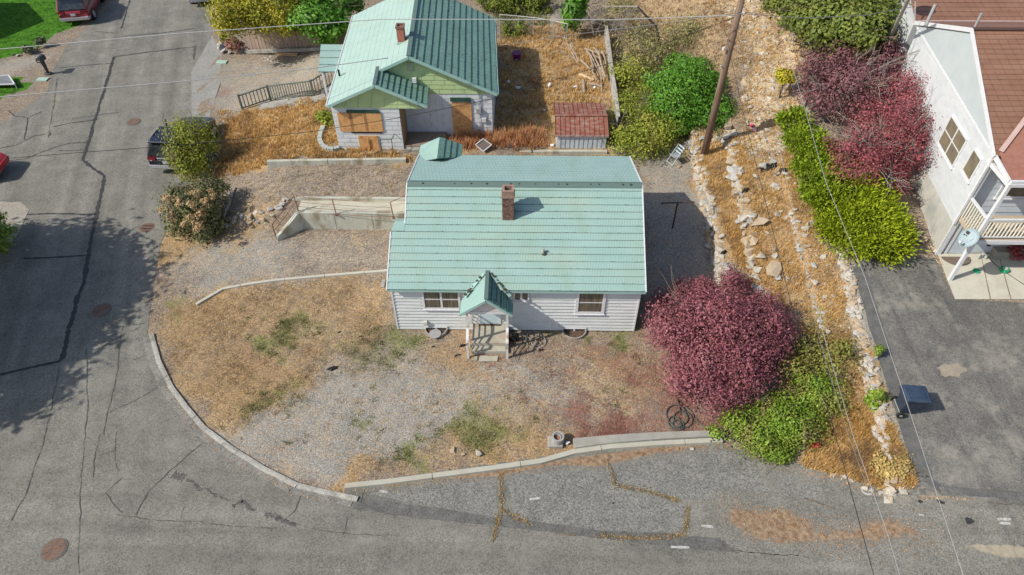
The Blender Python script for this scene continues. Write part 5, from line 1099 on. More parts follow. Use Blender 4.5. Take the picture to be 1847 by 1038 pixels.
for i, (x, y, s) in enumerate(sorted(LR, key=lambda q: (q[1], q[0]))):
    p = atg(x, y, s*.3); o = stone('loose_rock', p, s, kind=i % 15, flat=.8)
    l = wds.get((x, y))
    if not l: z_ = zone(x, y); cnt[z_] = cnt.get(z_, 0)+1; l = ('larger' if s > .17 else 'small')+' pale rock '+z_+', '+ORD[cnt[z_]-1]+' from the top'
    tag(o, l.replace('topmost from the top', 'the topmost one'), 'rock', 'loose pale rocks on the ground')
    if s > .4: o.scale = (s, s*.85, s*.4)
# hillside rubble (uncountable)
pts = []; V = []; F = []
def scatter(n, poly, smin, smax, nm, kindtag=True, mt=None, base=None):
    P = gp(poly); x0, x1 = min(p[0] for p in P), max(p[0] for p in P); y0, y1 = min(p[1] for p in P), max(p[1] for p in P)
    X = rng.uniform(x0, x1, n*3); Y = rng.uniform(y0, y1, n*3); d, ins = seg_dist(X, Y, P); k = ins; X, Y = X[k][:n], Y[k][:n]; Vs, Fs = [], []; o = 0
    for x, y in zip(X, Y):
        me = random.choice(RM); s = random.uniform(smin, smax)**1; a = random.uniform(0, 6.3); R_ = Matrix.Rotation(a, 3, 'Z') @ Matrix.Rotation(random.uniform(-.5, .5), 3, 'X'); z = hz(x, y)
        vv = [R_ @ Vector((v.co.x*s, v.co.y*s*.75, v.co.z*s*.8)) for v in me.vertices]; Vs += [(v.x+x, v.y+y, v.z+z) for v in vv]; Fs += [tuple(o+q for q in f.vertices) for f in me.polygons]; o += len(vv)
    ob = obj(nm, MB().add(Vs, Fs), mt or ROCKM[2]); tag(ob, kind='stuff'); return ob
HILL = [(1235, -40), (1450, -40), (1455, 90), (1440, 250), (1385, 300), (1330, 250), (1345, 130), (1300, 10)]
scatter(1100, HILL, .05, .15, 'hillside_rubble'); scatter(200, HILL, .06, .24, 'hillside_rubble', mt=ROCKM[0])
scatter(260, [(1310, 260), (1440, 280), (1480, 400), (1540, 600), (1480, 620), (1420, 520), (1340, 400)], .03, .085, 'slope_stones', mt=ROCKM[0])
scatter(160, [(1522, 480), (1540, 540), (1560, 610), (1585, 690), (1600, 750), (1590, 750), (1555, 640), (1515, 520)], .03, .07, 'wall_top_stones', mt=ROCKM[2])
scatter(160, [(400, 370), (440, 310), (720, 300), (735, 365), (540, 360), (430, 395)], .02, .04, 'terrace_stones', mt=ROCKM[1])
scatter(700, [(290, 450), (690, 430), (690, 690), (1150, 690), (1100, 780), (640, 850), (420, 800), (290, 620)], .015, .035, 'yard_stones', mt=ROCKM[0])
scatter(500, [(640, 850), (420, 800), (480, 740), (640, 690), (960, 680), (900, 740), (760, 800)], .018, .04, 'yard_gravel', mt=ROCKM[1])
scatter(60, [(462, 95), (500, 95), (495, 112), (470, 112)], .05, .12, 'gravel_heap', mt=ROCKM[1])
# ---------------------------------------------------------------- grass and weeds
def tufts(name, n, masks, size, m, region, thr=.35, w_=.012, blades=6, px=True, spread=.09, kind='stuff', lean=.6):
    P = gp(region); x0, x1 = min(p[0] for p in P), max(p[0] for p in P); y0, y1 = min(p[1] for p in P), max(p[1] for p in P)
    X = rng.uniform(x0, x1, n*6); Y = rng.uniform(y0, y1, n*6); _, ins = seg_dist(X, Y, P); v = sum(maskval(k, X, Y) for k in masks) if masks else np.ones(X.shape)
    nz = .5+.5*np.sin(X*2.3+np.sin(Y*1.9)*2)*np.sin(Y*2.7+np.sin(X*1.3)*2)
    s_, _ = seg_dist(X, Y, STREET); t_, _ = seg_dist(X, Y, DRIVE)
    k = ins & (v*(.5+nz)*.9 > thr+rng.uniform(-.25, .35, X.shape)) & (s_ < -.12) & (t_ < 0); X, Y = X[k][:n], Y[k][:n]; N_ = len(X)
    if not N_: return None
    Z = hgt(X, Y)-.01; B_ = np.repeat(np.stack([X, Y, Z], 1), blades, 0); M2 = len(B_)
    B_ += np.concatenate([rng.normal(0, spread*.5, (M2, 2)), np.zeros((M2, 1))], 1)
    sz = np.repeat(rng.uniform(.5, 1.3, N_), blades)[:, None]*size*rng.uniform(.6, 1.2, (M2, 1)); a = rng.uniform(0, 6.28, M2); d = np.stack([np.cos(a), np.sin(a), np.zeros(M2)], 1)
    tip = B_+d*sz*rng.uniform(.1, lean, (M2, 1))*1.2+np.array([0, 0, 1])*sz*.8; sd_ = np.stack([-d[:, 1], d[:, 0], np.zeros(M2)], 1)*w_*rng.uniform(.6, 1.5, (M2, 1))
    V = np.stack([B_-sd_, B_+sd_, tip], 1).reshape(-1, 3); o = npmesh(name, V, np.arange(len(V)).reshape(-1, 3), m); return tag(o, kind='stuff')
STRAW = mat('straw', (.54, .33, .11), (.70, .49, .22), .8, .9, (.29, .18, .10), .9, .8, island=.5, leaf=.2)
STRAWP = mat('pale_straw', (.42, .31, .18), (.54, .42, .26), .8, .9, (.40, .24, .12), .5, .7, island=.35, leaf=.2)
WEEDM = mat('weed', (.10, .13, .04), (.20, .21, .08), 1.2, .9, island=.4, leaf=.2)
REDM = mat('red_litter', (.24, .10, .08), (.36, .19, .15), 1.5, .9, island=.4)
tufts('dry_grass', 5200, ['dry'], .22, STRAW, [(385, 330), (395, 200), (610, 180), (740, 270), (740, 293), (480, 298)], .45, .012, 8)
tufts('dry_grass', 4200, ['dry'], .22, STRAW, [(890, 30), (1110, 40), (1110, 255), (1000, 262), (832, 274)], .5, .014, 8)
tufts('dry_grass', 2600, ['dry'], .2, STRAW, [(1238, 262), (1330, 245), (1390, 470), (1440, 590), (1330, 480), (1262, 340)], .4, .010, 8)
tufts('dry_grass', 5200, ['dry'], .17, STRAW, [(1310, 245), (1440, 270), (1500, 420), (1560, 580), (1640, 880), (1480, 860), (1440, 600)], .55, .009, 7)
tufts('dry_grass', 5000, ['dry'], .2, STRAW, [(1480, 720), (1590, 740), (1650, 880), (1600, 884), (1450, 840)], .4, .011, 9, spread=.12)
tufts('dry_grass', 9000, ['dry'], .07, STRAWP, [(275, 560), (420, 520), (700, 495), (715, 600), (560, 720), (430, 780), (300, 680)], .35, .007, 6)
tufts('dry_grass', 4000, ['dry', 'pale'], .06, STRAWP, [(620, 875), (600, 840), (960, 680), (1180, 640), (1290, 780), (1030, 812)], .55, .006, 5)
tufts('dry_grass', 4200, ['dry'], .2, STRAWP, [(1100, -50), (1240, -50), (1340, 60), (1350, 240), (1110, 262)], .4, .016, 7)
tufts('green_weeds', 2600, ['weed'], .075, WEEDM, [(400, 540), (1180, 600), (1180, 790), (640, 850), (360, 790)], .42, .009, 7, lean=1.2)
tufts('green_weeds', 900, ['weed'], .2, WEEDM, [(880, 0), (1000, 0), (990, 60), (905, 80)], .3, .012, 7)
tufts('red_litter', 3000, ['rust'], .05, REDM, [(1040, 700), (1160, 620), (1310, 740), (1300, 792), (1040, 796)], .5, .010, 5, lean=1.5)
tufts('dry_weeds', 260, [], .55, mat('rusty_weed', (.42, .18, .08), (.50, .27, .13), 2, .9, island=.3), [(800, 250), (985, 235), (985, 266), (835, 270)], .2, .014, 12, spread=.2)
tufts('lawn_grass', 5000, ['lawn'], .06, mat('lawn_blades', (.05, .15, .01), (.10, .24, .02), .8, .9, island=.35, leaf=.3), [(-60, -60), (205, -40), (160, 45), (80, 95), (-60, 118)], .5, .02, 6)
tufts('lawn_grass', 900, ['lawn'], .06, MATS['lawn_blades'], [(-60, 150), (60, 140), (60, 165), (0, 190), (-60, 200)], .5, .02, 6)
# ---------------------------------------------------------------- shrubs and trees
PL = mat('plum_leaf', (.24, .075, .095), (.35, .13, .15), 1.4, .6, (.14, .055, .065), 2.5, .4, island=.45, leaf=.2)
PL2 = mat('plum_leaf_red', (.25, .06, .075), (.37, .12, .13), .9, .6, (.17, .05, .07), .7, .6, island=.45, leaf=.25)
GR = mat('bright_leaf', (.08, .22, .02), (.16, .34, .035), 1.5, .5, (.04, .12, .015), 1.0, .6, island=.4, leaf=.25)
OLV = mat('olive_leaf', (.20, .26, .03), (.34, .38, .05), 1.0, .7, (.30, .20, .08), 1.3, .6, island=.4, leaf=.25)
YG = mat('juniper_green', (.25, .33, .012), (.38, .45, .02), 1.2, .7, (.10, .15, .02), 1.4, .5, island=.35, leaf=.2)
YEL = mat('yellowing_leaf', (.24, .26, .02), (.44, .38, .035), 1.2, .6, (.10, .14, .02), .7, .6, island=.4, leaf=.25)
DGR = mat('maple_leaf', (.11, .16, .03), (.25, .28, .055), .9, .6, (.05, .07, .025), .8, .6, island=.4, leaf=.25)
BUSHG = mat('bramble_leaf', (.15, .26, .025), (.29, .37, .05), 1.4, .55, (.07, .11, .03), 1.3, .6, island=.45, leaf=.2)
SMK = mat('smoke_leaf', (.09, .10, .04), (.17, .18, .07), 1.6, .6, (.28, .19, .09), 2, .4, island=.4, leaf=.15)
TWIG = mat('grey_twig', (.20, .17, .15), (.30, .26, .23), 9, .9)
bush('plum_bush', 'large rounded dark purple leaved bush in front of the stone walls', 'bush', [pblob(1300, 605, 1.55, 116, .95, .62), pblob(1240, 570, 1.2, 72, 1, .7), pblob(1360, 592, 1.4, 74, 1, .8), pblob(1290, 665, 1.1, 92, .9, .7), pblob(1300, 525, 1.2, 50, 1, .8)], 62000, .042, PL, alt=mat('plum_leaf_light', (.27, .10, .12), (.37, .17, .18), 2, .6, island=.4, leaf=.25), clumps=60, shell=.17, spread=.27, stems=12, stem_r=.035)
bush('plum_tree', 'tall red purple plum tree leaning over beside the white house', 'tree', [pblob(1595, 235, 4.6, 72, 1, .8), pblob(1560, 295, 4.2, 52), pblob(1640, 170, 5.0, 62), pblob(1635, 280, 4.2, 50), pblob(1525, 265, 4.4, 40), pblob(1605, 325, 3.6, 36), pblob(1665, 235, 4.6, 40)], 24000, .044, PL2, base=atg(1585, 330), trunk=(.09, 1.2), stems=22, stem_r=.04, clumps=24, spread=.36, shell=.3, cut=-1, stem_m=TWIG, depth=2)
bush('plum_tree', 'duller purple plum tree farther up the slope with bare grey twigs', 'tree', [pblob(1500, 120, 4.8, 62), pblob(1550, 150, 5, 60), pblob(1480, 180, 4.5, 45), pblob(1600, 110, 5.2, 45)], 10500, .058, mat('plum_leaf_dull', (.17, .07, .08), (.26, .12, .13), 1, .6, (.12, .05, .06), .8, .6, island=.4, leaf=.2), base=atg(1510, 200), trunk=(.08, 1.2), stems=16, stem_r=.035, clumps=30, spread=.42, shell=.25, cut=-1, stem_m=TWIG, depth=2)
bush('green_shrub', 'bright green leafy shrub left of the leaning utility pole', 'bush', [pblob(1235, 170, 3.1, 60, .9, 1.0), pblob(1285, 200, 2.6, 42), pblob(1200, 150, 3.0, 34), pblob(1250, 118, 3.0, 30), pblob(1195, 200, 2.4, 26), pblob(1290, 150, 2.9, 26), pblob(1225, 225, 2.0, 30), pblob(1215, 110, 3, 16)], 34000, .056, GR, clumps=34, spread=.34, shell=.16, base=atg(1245, 225))
bush('olive_shrub', 'sprawling olive yellow shrub in front of the bright green one', 'bush', [pblob(1150, 255, 1.7, 50, .9, .6), pblob(1185, 235, 2.0, 45, 1, .7), pblob(1145, 190, 2.3, 36), pblob(1140, 130, 2.4, 36), pblob(1125, 245, 1.6, 22), pblob(1170, 165, 2.5, 26)], 17000, .05, OLV, clumps=36, spread=.45, shell=.25, stem_m=TWIG, depth=2)
bush('thin_scrub', 'sparse brownish scrub growing beside the bare tree', 'bush', [pblob(1165, 90, 3, 60), pblob(1240, 60, 3.2, 50), pblob(1120, 20, 3, 40), pblob(1290, 130, 2.8, 30)], 11000, .05, mat('scrub_leaf', (.21, .21, .07), (.33, .31, .13), 1, .8, (.38, .27, .14), .8, .6, island=.4, leaf=.2), clumps=40, spread=.6, shell=.4, stem_m=TWIG, depth=2, stems=12)
bush('dark_shrub', 'low dark green shrub at the foot of the utility pole', 'bush', [pblob(1320, 195, 2.1, 32), pblob(1290, 240, 1.8, 28), pblob(1340, 215, 2.1, 20)], 5000, .07, mat('dark_leaf', (.04, .09, .02), (.09, .15, .03), 1, .6, island=.4, leaf=.2), spread=.4)
# juniper: drooping feathery clumps
def juniper(name, label, blobs, n, m, L_=.22, w_=.03):
    c = np.mean([b[:3] for b in blobs], 0); t = thing(name, label, 'hedge', (c[0], c[1], hz(c[0], c[1])))
    P, N_ = crown_pts(blobs, n, clumps=40, shell=.12, spread=.28, up=.5); k = P[:, 2] > hgt(P[:, 0], P[:, 1]); P, N_ = P[k], N_[k]; M2 = len(P)
    d = unit(N_*.8+rng.normal(0, .35, P.shape)+np.array([-.1, -.35, .25])); s = unit(np.cross(d, rng.normal(size=P.shape))); l = L_*rng.uniform(.5, 1.3, (M2, 1))
    V = np.stack([P, P+d*l*.5+s*w_, P+d*l, P+d*l*.5-s*w_], 1).reshape(-1, 3); npmesh('crown', V, np.arange(4*M2).reshape(-1, 4), m, t)
    mb = MB()
    for b in blobs: branch_mb(mb, (b[0], b[1], hz(b[0], b[1])), (b[0]+.3, b[1]-.2, b[2]), .04, 1)
    obj('stems', mb, MATS['bark'], t); return t
juniper('juniper_hedge', 'yellow green feathery juniper at the top end of the driveway', [pblob(1555, 405, 2.75, 72, 1.0, .55), pblob(1520, 400, 2.7, 40, 1, .6), pblob(1590, 430, 2.6, 44, 1, .6), pblob(1540, 360, 3.1, 62, .9, .55)], 21000, YG)
juniper('juniper_hedge', 'long strip of olive green juniper climbing between slope and plum tree', [pblob(1500, 340, 3.2, 48, 1, .6), pblob(1480, 300, 3.4, 42, 1, .55), pblob(1460, 260, 3.6, 36, 1, .55), pblob(1435, 220, 3.8, 28, 1, .55), pblob(1550, 310, 3.6, 36, 1, .5)], 16000, mat('juniper_olive', (.20, .30, .015), (.31, .41, .03), 1.2, .7, (.10, .13, .03), 1.2, .6, island=.4, leaf=.2), .22, .035)
bush('yellow_shrub', 'tiny bright yellow shrub on the rubble hillside', 'bush', [pblob(1417, 138, 4.3, 17, 1, .8)], 1500, .07, mat('yellow_leaf', (.36, .32, .02), (.46, .40, .03), 2, .6, island=.3), stems=3)
bush('bramble_bush', 'bright green leafy brambles spilling over the front kerb end', 'bush', [pblob(1375, 775, .45, 70, .8, .4), pblob(1425, 755, .6, 60, .9, .5), pblob(1400, 812, .3, 32, .9, .5), pblob(1315, 775, .35, 34, .8, .5), pblob(1480, 705, .8, 52, 1, .5)], 18000, .043, BUSHG, alt=mat('bramble_dull', (.20, .22, .05), (.32, .30, .09), 1.3, .7, island=.4, leaf=.2), clumps=60, spread=.3, shell=.2, stems=10)
bush('bramble_bush', 'yellow green brambles climbing between the purple bush and the driveway wall', 'bush', [pblob(1500, 650, 1.1, 55, 1, .5), pblob(1460, 620, 1.1, 44, 1, .5), pblob(1530, 620, 1.2, 36, 1, .4), pblob(1500, 720, .9, 42, 1, .5), pblob(1440, 660, 1.0, 44, 1, .5)], 3800, .05, mat('bramble_yellow', (.18, .20, .035), (.30, .29, .07), 1.1, .6, (.30, .20, .08), 1.2, .7, island=.4, leaf=.2), clumps=44, spread=.6, shell=.35)
bush('wall_weed', 'small green weed bush growing out of the driveway wall', 'bush', [pblob(1578, 722, 1.0, 18, 1, 1.3)], 1500, .05, BUSHG, stems=3)
bush('wall_weed', 'tiny green sapling on top of the driveway wall', 'bush', [pblob(1586, 632, 1.7, 9, 1, 1.2)], 300, .05, BUSHG, stems=3)
bush('street_bush', 'airy yellow green bush hiding the right half of the parked dark blue vehicle', 'bush', [pblob(345, 245, 1.7, 42, .9, .8), pblob(325, 280, 1.2, 28, .9, .9), pblob(345, 300, .9, 34, .9, .8), pblob(325, 235, 1.7, 26), pblob(372, 262, 1.3, 22)], 8500, .05, mat('airy_leaf', (.20, .24, .025), (.32, .34, .04), 1.2, .6, (.28, .22, .08), 1.6, .5, island=.4, leaf=.25), clumps=44, spread=.5, shell=.35, stems=14, depth=2, base=atg(345, 322), stem_m=TWIG)
sm = bush('smoke_bush', 'dark green bush with buff orange seed plumes at the street corner', 'bush', [pblob(352, 375, 1.1, 50, .95, .75), pblob(385, 345, 1.2, 30), pblob(330, 400, .7, 28), pblob(325, 355, 1.0, 26), pblob(375, 410, .5, 30)], 11000, .06, SMK, clumps=40, spread=.5, shell=.28, stems=9)
PLUME = mat('seed_plume', (.48, .32, .16), (.58, .42, .24), 4, .95, island=.2)
for x, y in ((300, 358), (318, 362), (326, 365), (352, 350), (370, 362), (342, 392), (360, 385), (356, 398), (332, 404), (296, 378), (372, 378), (312, 390), (345, 370), (358, 412), (380, 350)):
    b = pblob(x, y, 1.95 if y < 375 else 1.5, random.uniform(7, 12)); P, N_ = crown_pts([(b[0], b[1], b[2], b[3], b[3], b[3]*.8)], 260, clumps=10, cut=-1); V, F = leaves(P, N_, .035); tag(npmesh('plume', V, F, PLUME, sm), kind='stuff')
bush('maple_tree', 'yellowing green maple overhanging the timber fence by the street', 'tree', [pblob(430, 22, 3.4, 50), pblob(495, 12, 3.6, 55), pblob(460, 30, 3.0, 36), pblob(405, 50, 2.8, 26), pblob(530, 38, 3.0, 30), pblob(440, -30, 4, 50)], 22000, .07, YEL, base=atg(470, 92), trunk=(.13, 1.6), stems=12, stem_r=.05, clumps=40, spread=.36, shell=.16, cut=-1)
bush('green_tree', 'darker green tree between the maple and the pale roof', 'tree', [pblob(570, 30, 3.4, 44), pblob(600, 40, 3.2, 32), pblob(560, -10, 3.8, 44), pblob(585, 65, 2.4, 22), pblob(620, 0, 3.5, 34)], 8000, .11, GR, base=atg(580, 85), trunk=(.12, 1.5), stems=10, stem_r=.05, clumps=34, spread=.42, shell=.22, cut=-1)
bush('big_leaf_tree', 'dark olive maple at the top right behind the purple trees', 'tree', [pblob(1500, 40, 6.0, 62), pblob(1560, 50, 6.2, 55), pblob(1450, 10, 6, 48), pblob(1590, 10, 6.4, 44), pblob(1540, 0, 6.6, 60), pblob(1420, -10, 6, 40), pblob(1570, 85, 5.2, 28)], 30000, .092, DGR, base=atg(1530, 150), trunk=(.14, 2.4), stems=14, stem_r=.06, clumps=40, spread=.36, shell=.18, cut=-1)
bush('conifer_hedge', 'dense dark yellow green hedge behind the chain link fence', 'hedge', [pblob(930, 5, 1.9, 36, 1, .9), pblob(975, 8, 1.9, 30), pblob(895, -5, 2.2, 34), pblob(950, -25, 2.2, 40), pblob(930, 50, 1.8, 24, 1, .6)], 11000, .075, mat('hedge_leaf', (.12, .16, .02), (.21, .25, .035), 1.4, .7, (.05, .08, .02), 1.2, .6, island=.4, leaf=.2), clumps=34, spread=.3)
bush('tall_weed', 'upright bright green large leaved plant by the back fence', 'plant', [pblob(1035, 22, 3.0, 22, 1, 1.6), pblob(1045, 0, 3.4, 22)], 1300, .17, GR, clumps=18, spread=.4, asp=.45)
bush('low_shrub', 'low dark shrub on the lawn edge behind the mailbox', 'bush', [pblob(72, 74, .4, 9), pblob(50, 88, .3, 9)], 900, .07, mat('dull_leaf', (.09, .11, .05), (.16, .17, .09), 2, .8, island=.3), stems=3)
bush('corner_bush', 'green bush cut off by the left picture edge below the red car', 'bush', [pblob(-12, 428, .9, 34), pblob(-30, 400, 1, 30)], 4500, .07, BUSHG, stems=5)
bush('rusty_shrub', 'small dark red shrub among the rocks below the maple', 'plant', [pblob(422, 80, .5, 14)], 900, .07, REDM, stems=3)
bush('weedy_plant', 'green and yellow weed clump in the grey block bed', 'plant', [pblob(586, 210, 1.8, 14), pblob(592, 222, 1.6, 9)], 1300, .06, OLV, stems=3)
bush('dry_bush', 'tan dry bush at the bottom of the dry grass corner', 'bush', [pblob(1612, 838, .55, 34, .9, .55)], 4200, .05, mat('dry_leaf', (.34, .24, .08), (.46, .34, .13), 1.5, .9, island=.35), stems=4)
bush('red_vine', 'small bright red vine leaves below the brambles', 'plant', [pblob(1466, 800, .3, 12, 1, .4)], 260, .04, mat('red_leaf', (.5, .07, .04), (.58, .14, .08), 2, .7, island=.3), stems=2)
for x, y, s in ((1490, 590, 30), (1535, 640, 22)): pass
# trees just outside the picture on the left that shade the street corner
bush('shade_tree', 'broad green tree standing left of the picture and shading the street', 'tree', [(-24.6, 17.4, 5.2, 2.8, 2.6, 2.2), (-26.5, 15.2, 6, 3, 2.6, 2.4), (-23.4, 19.3, 4.6, 2.0, 1.7, 1.6), (-27.5, 19.4, 5.5, 3, 2.2, 2.2), (-23.0, 15.0, 4.4, 1.9, 1.8, 1.5), (-24.6, 12.3, 5.4, 2.0, 1.7, 1.7), (-26.5, 11.2, 5.2, 2, 1.6, 1.5)], 26000, .17, DGR, base=(-25.6, 17.6, 0), trunk=(.28, 2.6), stems=16, stem_r=.09, clumps=46, spread=.36, shell=.22, cut=-1)
# bare dead tree and brush heap
DT = thing('dead_tree', 'leaning bare grey dead tree on the dry hillside', 'tree', atg(1195, 100)); mb = MB(); b0 = Vector(atg(1195, 100)); tp = Vector(at(1150, 12, 5.2)); tp2 = Vector(at(1085, 12, 4.6)); mb.tube([b0, b0.lerp(tp, .5)+Vector((.25, 0, .3)), tp, tp2], .10, 7, .03)
for t in (.3, .45, .6, .75, .9): q = b0.lerp(tp, t); branch_mb(mb, q, q+Vector((random.uniform(-1.6, -.2), random.uniform(-1, 1), random.uniform(.1, 1.2))), .035, 1, 5)
for i in range(10): q = tp.lerp(tp2, random.random()); branch_mb(mb, q, q+Vector((random.uniform(-1.2, .3), random.uniform(-1.2, .2), random.uniform(-1.6, -.2))), .02, 1, 5)
obj('trunk', mb, TWIG, DT)
DB = thing('brush_pile', 'grey tangle of fallen twigs under the leaning dead tree', 'brush', atg(1075, 55)); mb = MB(); c = Vector(atg(1075, 50))
for i in range(60): a = random.uniform(0, 6.3); r = random.uniform(.1, 1.1); p = c+Vector((math.cos(a)*r, math.sin(a)*r, random.uniform(.1, 1.3))); branch_mb(mb, p, p+Vector((random.uniform(-.8, .8), random.uniform(-.8, .8), random.uniform(-.5, .5))), .012, 1, 3)
obj('twigs', mb, mat('dark_twig', (.14, .12, .12), (.24, .20, .20), 9, .9), DB)
mb = MB(); DS = thing('dead_branches', 'thin bare pale branches standing among the dry grass left of the logs', 'branch', atg(1040, 115))
for (a, b) in (((1045, 118), (1018, 65)), ((1043, 112), (1028, 80)), ((1040, 110), (1005, 88))): branch_mb(mb, atg(*a), at(*b, 2.2), .025, 1, 4)
obj('branches', mb, mat('pale_branch', (.42, .37, .30), (.5, .44, .36), 6, .9), DS)
# log pile, log by log
LOGM = mat('log_bark', (.30, .23, .17), (.42, .34, .26), 8, .9, (.2, .15, .11), 4, .7, bump=.3); LOGE = mat('log_end', (.55, .42, .26), (.48, .36, .22), 8, .8)
lg = [((1062, 95), (1084, 140)), ((1068, 92), (1088, 132)), ((1075, 90), (1090, 128)), ((1080, 95), (1092, 140)), ((1072, 100), (1086, 145)), ((1064, 102), (1080, 138)), ((1058, 92), (1072, 112)), ((1068, 118), (1076, 145)), ((1078, 118), (1090, 146)), ((1045, 134), (1071, 145)), ((1052, 145), (1054, 168)), ((1062, 152), (1084, 156)), ((1083, 140), (1086, 166)), ((1060, 98), (1082, 106)), ((1086, 92), (1093, 118)), ((1047, 108), (1066, 126)), ((1070, 86), (1092, 100)), ((1055, 88), (1078, 96))]
lab = {9: 'pale peeled log lying alone left of the log pile', 10: 'short thick log standing apart below the log pile', 11: 'thin log lying crosswise below the pile toward the shed', 12: 'bent log at the lower right end of the pile toward the shed'}
for i, (a, b) in enumerate(lg):
    up = .06+.09*(i % 4) if i not in lab else .06; A = Vector(atg(*a, up)); Bq = Vector(atg(*b, up)); r = random.uniform(.04, .07) if i not in (9, 10) else .085
    mid = A.lerp(Bq, .5)+Vector((random.uniform(-.1, .1), random.uniform(-.05, .05), .03)); o = obj('log', MB().tube([A, mid, Bq], r, 8, r*.8), LOGM, smooth=False); tag(o, lab.get(i, 'grey brown cut branch in the log pile, %s counted from its left end' % ORD[i if i < 9 else i-4].replace('topmost', 'first')), 'log', 'cut logs behind the shed')
    if i == 9: o.data.materials[0] = LOGE
# ---------------------------------------------------------------- cars
def car(name, label, loc, rz, paint, W=1.93, L_=4.9, Hh=1.75, kind='suv', rails=True, plate=True, group='cars parked along the street'):
    t = thing(name, label, 'car', loc, group, rz); hw = W/2
    # y=0 rear bumper, +y forward
    st_ = [(0.0, .90, .42, .80), (.06, .97, .34, .98), (.5, 1.0, .24, 1.02), (1.4, 1.0, .22, 1.02), (L_-1.6, 1.0, .22, .99), (L_-.7, .97, .24, .94), (L_-.15, .88, .3, .78), (L_, .72, .4, .66)]
    V = []; F = []; n = 10
    for y, wf, zl, zt in st_:
        w_ = hw*wf
        prof = [(-w_*.86, zl), (-w_*.98, zl+.12), (-w_, (zl+zt)/2), (-w_*.97, zt-.06), (-w_*.88, zt), (w_*.88, zt), (w_*.97, zt-.06), (w_, (zl+zt)/2), (w_*.98, zl+.12), (w_*.86, zl)]
        V += [(x, y, z) for x, z in prof]
    for i in range(len(st_)-1):
        for k in range(n): F.append((i*n+k, i*n+(k+1) % n, (i+1)*n+(k+1) % n, (i+1)*n+k))
    F += [tuple(range(n)), tuple((len(st_)-1)*n+k for k in range(n))[::-1]]
    F = [f[::-1] for f in F]
    bd = obj('body', MB().add(V, F), paint, t, local=True, smooth=True); bv = bd.modifiers.new('sub', 'SUBSURF'); bv.levels = 1; bv.render_levels = 2
    # greenhouse
    y0, y1, y2, y3 = .12, .42, L_-2.75, L_-1.75; zr = Hh
    g = [(-hw*.90, y0, 1.0), (hw*.90, y0, 1.0), (hw*.90, y3, .98), (-hw*.90, y3, .98), (-hw*.72, y1, zr-.05), (hw*.72, y1, zr-.05), (hw*.72, y2, zr-.05), (-hw*.72, y2, zr-.05)]
    obj('windows', MB().hexa(g), mat('car_glass', (.02, .024, .028), (.05, .06, .065), 3, .06, spec=.8), t, local=True, bevel=.03)
    ry0 = .22
    rf = obj('roof', MB().hexa([(-hw*.76, ry0, zr-.075), (hw*.76, ry0, zr-.075), (hw*.75, y2+.06, zr-.06), (-hw*.75, y2+.06, zr-.06), (-hw*.70, ry0+.04, zr), (hw*.70, ry0+.04, zr), (hw*.68, y2, zr+.015), (-hw*.68, y2, zr+.015)]), paint, t, local=True, bevel=.03)
    for s in (-1, 1):
        for a, b, w_ in (((s*hw*.905, .13, 1.0), (s*hw*.735, .5, zr-.06), .09), ((s*hw*.905, 1.35, 1.0), (s*hw*.735, 1.45, zr-.06), .07), ((s*hw*.905, 2.4, 1.0), (s*hw*.735, 2.35, zr-.06), .07), ((s*hw*.905, y3, .99), (s*hw*.735, y2+.02, zr-.06), .07)): obj('pillar', MB().beam(a, b, w_, .05), paint, t, local=True)
        if rails:
            rl = obj('roof_rail', MB().beam((s*hw*.66, .7, zr+.05), (s*hw*.64, y2-.2, zr+.06), .035, .035), GREY, t, local=True)
        obj('mirror', MB().beam((s*hw*.93, y3-.15, 1.08), (s*(hw+.17), y3-.2, 1.12), .10, .14), paint, t, local=True, bevel=.02)
        tl = obj('taillight', MB().hexa([(s*hw*.5-.0, -.012, .82), (s*hw*.93, .03, .82), (s*hw*.97, .16, .84), (s*hw*.5, .1, .84), (s*hw*.5, -.0, .95), (s*hw*.92, .05, .97), (s*hw*.96, .18, .97), (s*hw*.5, .12, .95)] if s > 0 else [(s*hw*.93, .03, .82), (s*hw*.5, -.012, .82), (s*hw*.5, .1, .84), (s*hw*.97, .16, .84), (s*hw*.92, .05, .97), (s*hw*.5, 0, .95), (s*hw*.5, .12, .95), (s*hw*.96, .18, .97)]), mat('tail_red', (.13, .008, .012), None, rough=.2, spec=.6), t, local=True)
        hl = obj('headlight', MB().box((s*hw*.62-.16, L_-.2, .52), (s*hw*.62+.16, L_-.02, .62)), mat('lamp_clear', (.6, .62, .65), None, rough=.15, spec=.8), t, local=True)
        for y in (.92, L_-.95):
            V = MB(); R_ = .37
            for (xa, xb, r, nm, mm) in ((s*(hw-.24), s*(hw+.005), R_, 'tyre', mat('rubber', (.02, .02, .02), None, rough=.8)), (s*(hw-.1), s*(hw+.012), R_*.62, 'rim', GREY)):
                o_ = MB().tube([(xa, y, R_), (xb, y, R_)], r, 20)
                if nm == 'tyre': wh = obj('wheel', o_, mm, t, local=True)
                else: obj('rim', o_, mm, wh, local=True)
    obj('rear_bumper', MB().hexa([(-hw*.92, -.06, .36), (hw*.92, -.06, .36), (hw*.99, .2, .36), (-hw*.99, .2, .36), (-hw*.92, -.05, .58), (hw*.92, -.05, .58), (hw*.99, .2, .58), (-hw*.99, .2, .58)]), mat('bumper_grey', (.26, .26, .28), (.34, .34, .36), 5, .4), t, local=True, bevel=.03)
    obj('chrome_strip', MB().box((-hw*.8, -.075, .40), (hw*.8, -.058, .44)), mat('chrome', (.6, .6, .62), None, rough=.2, metal=.9), t, local=True)
    if plate: obj('number_plate', MB().box((-.155, -.045, .68), (.155, -.02, .83)), mat('plate', (.6, .6, .62), (.35, .38, .42), 40, .5), t, local=True)
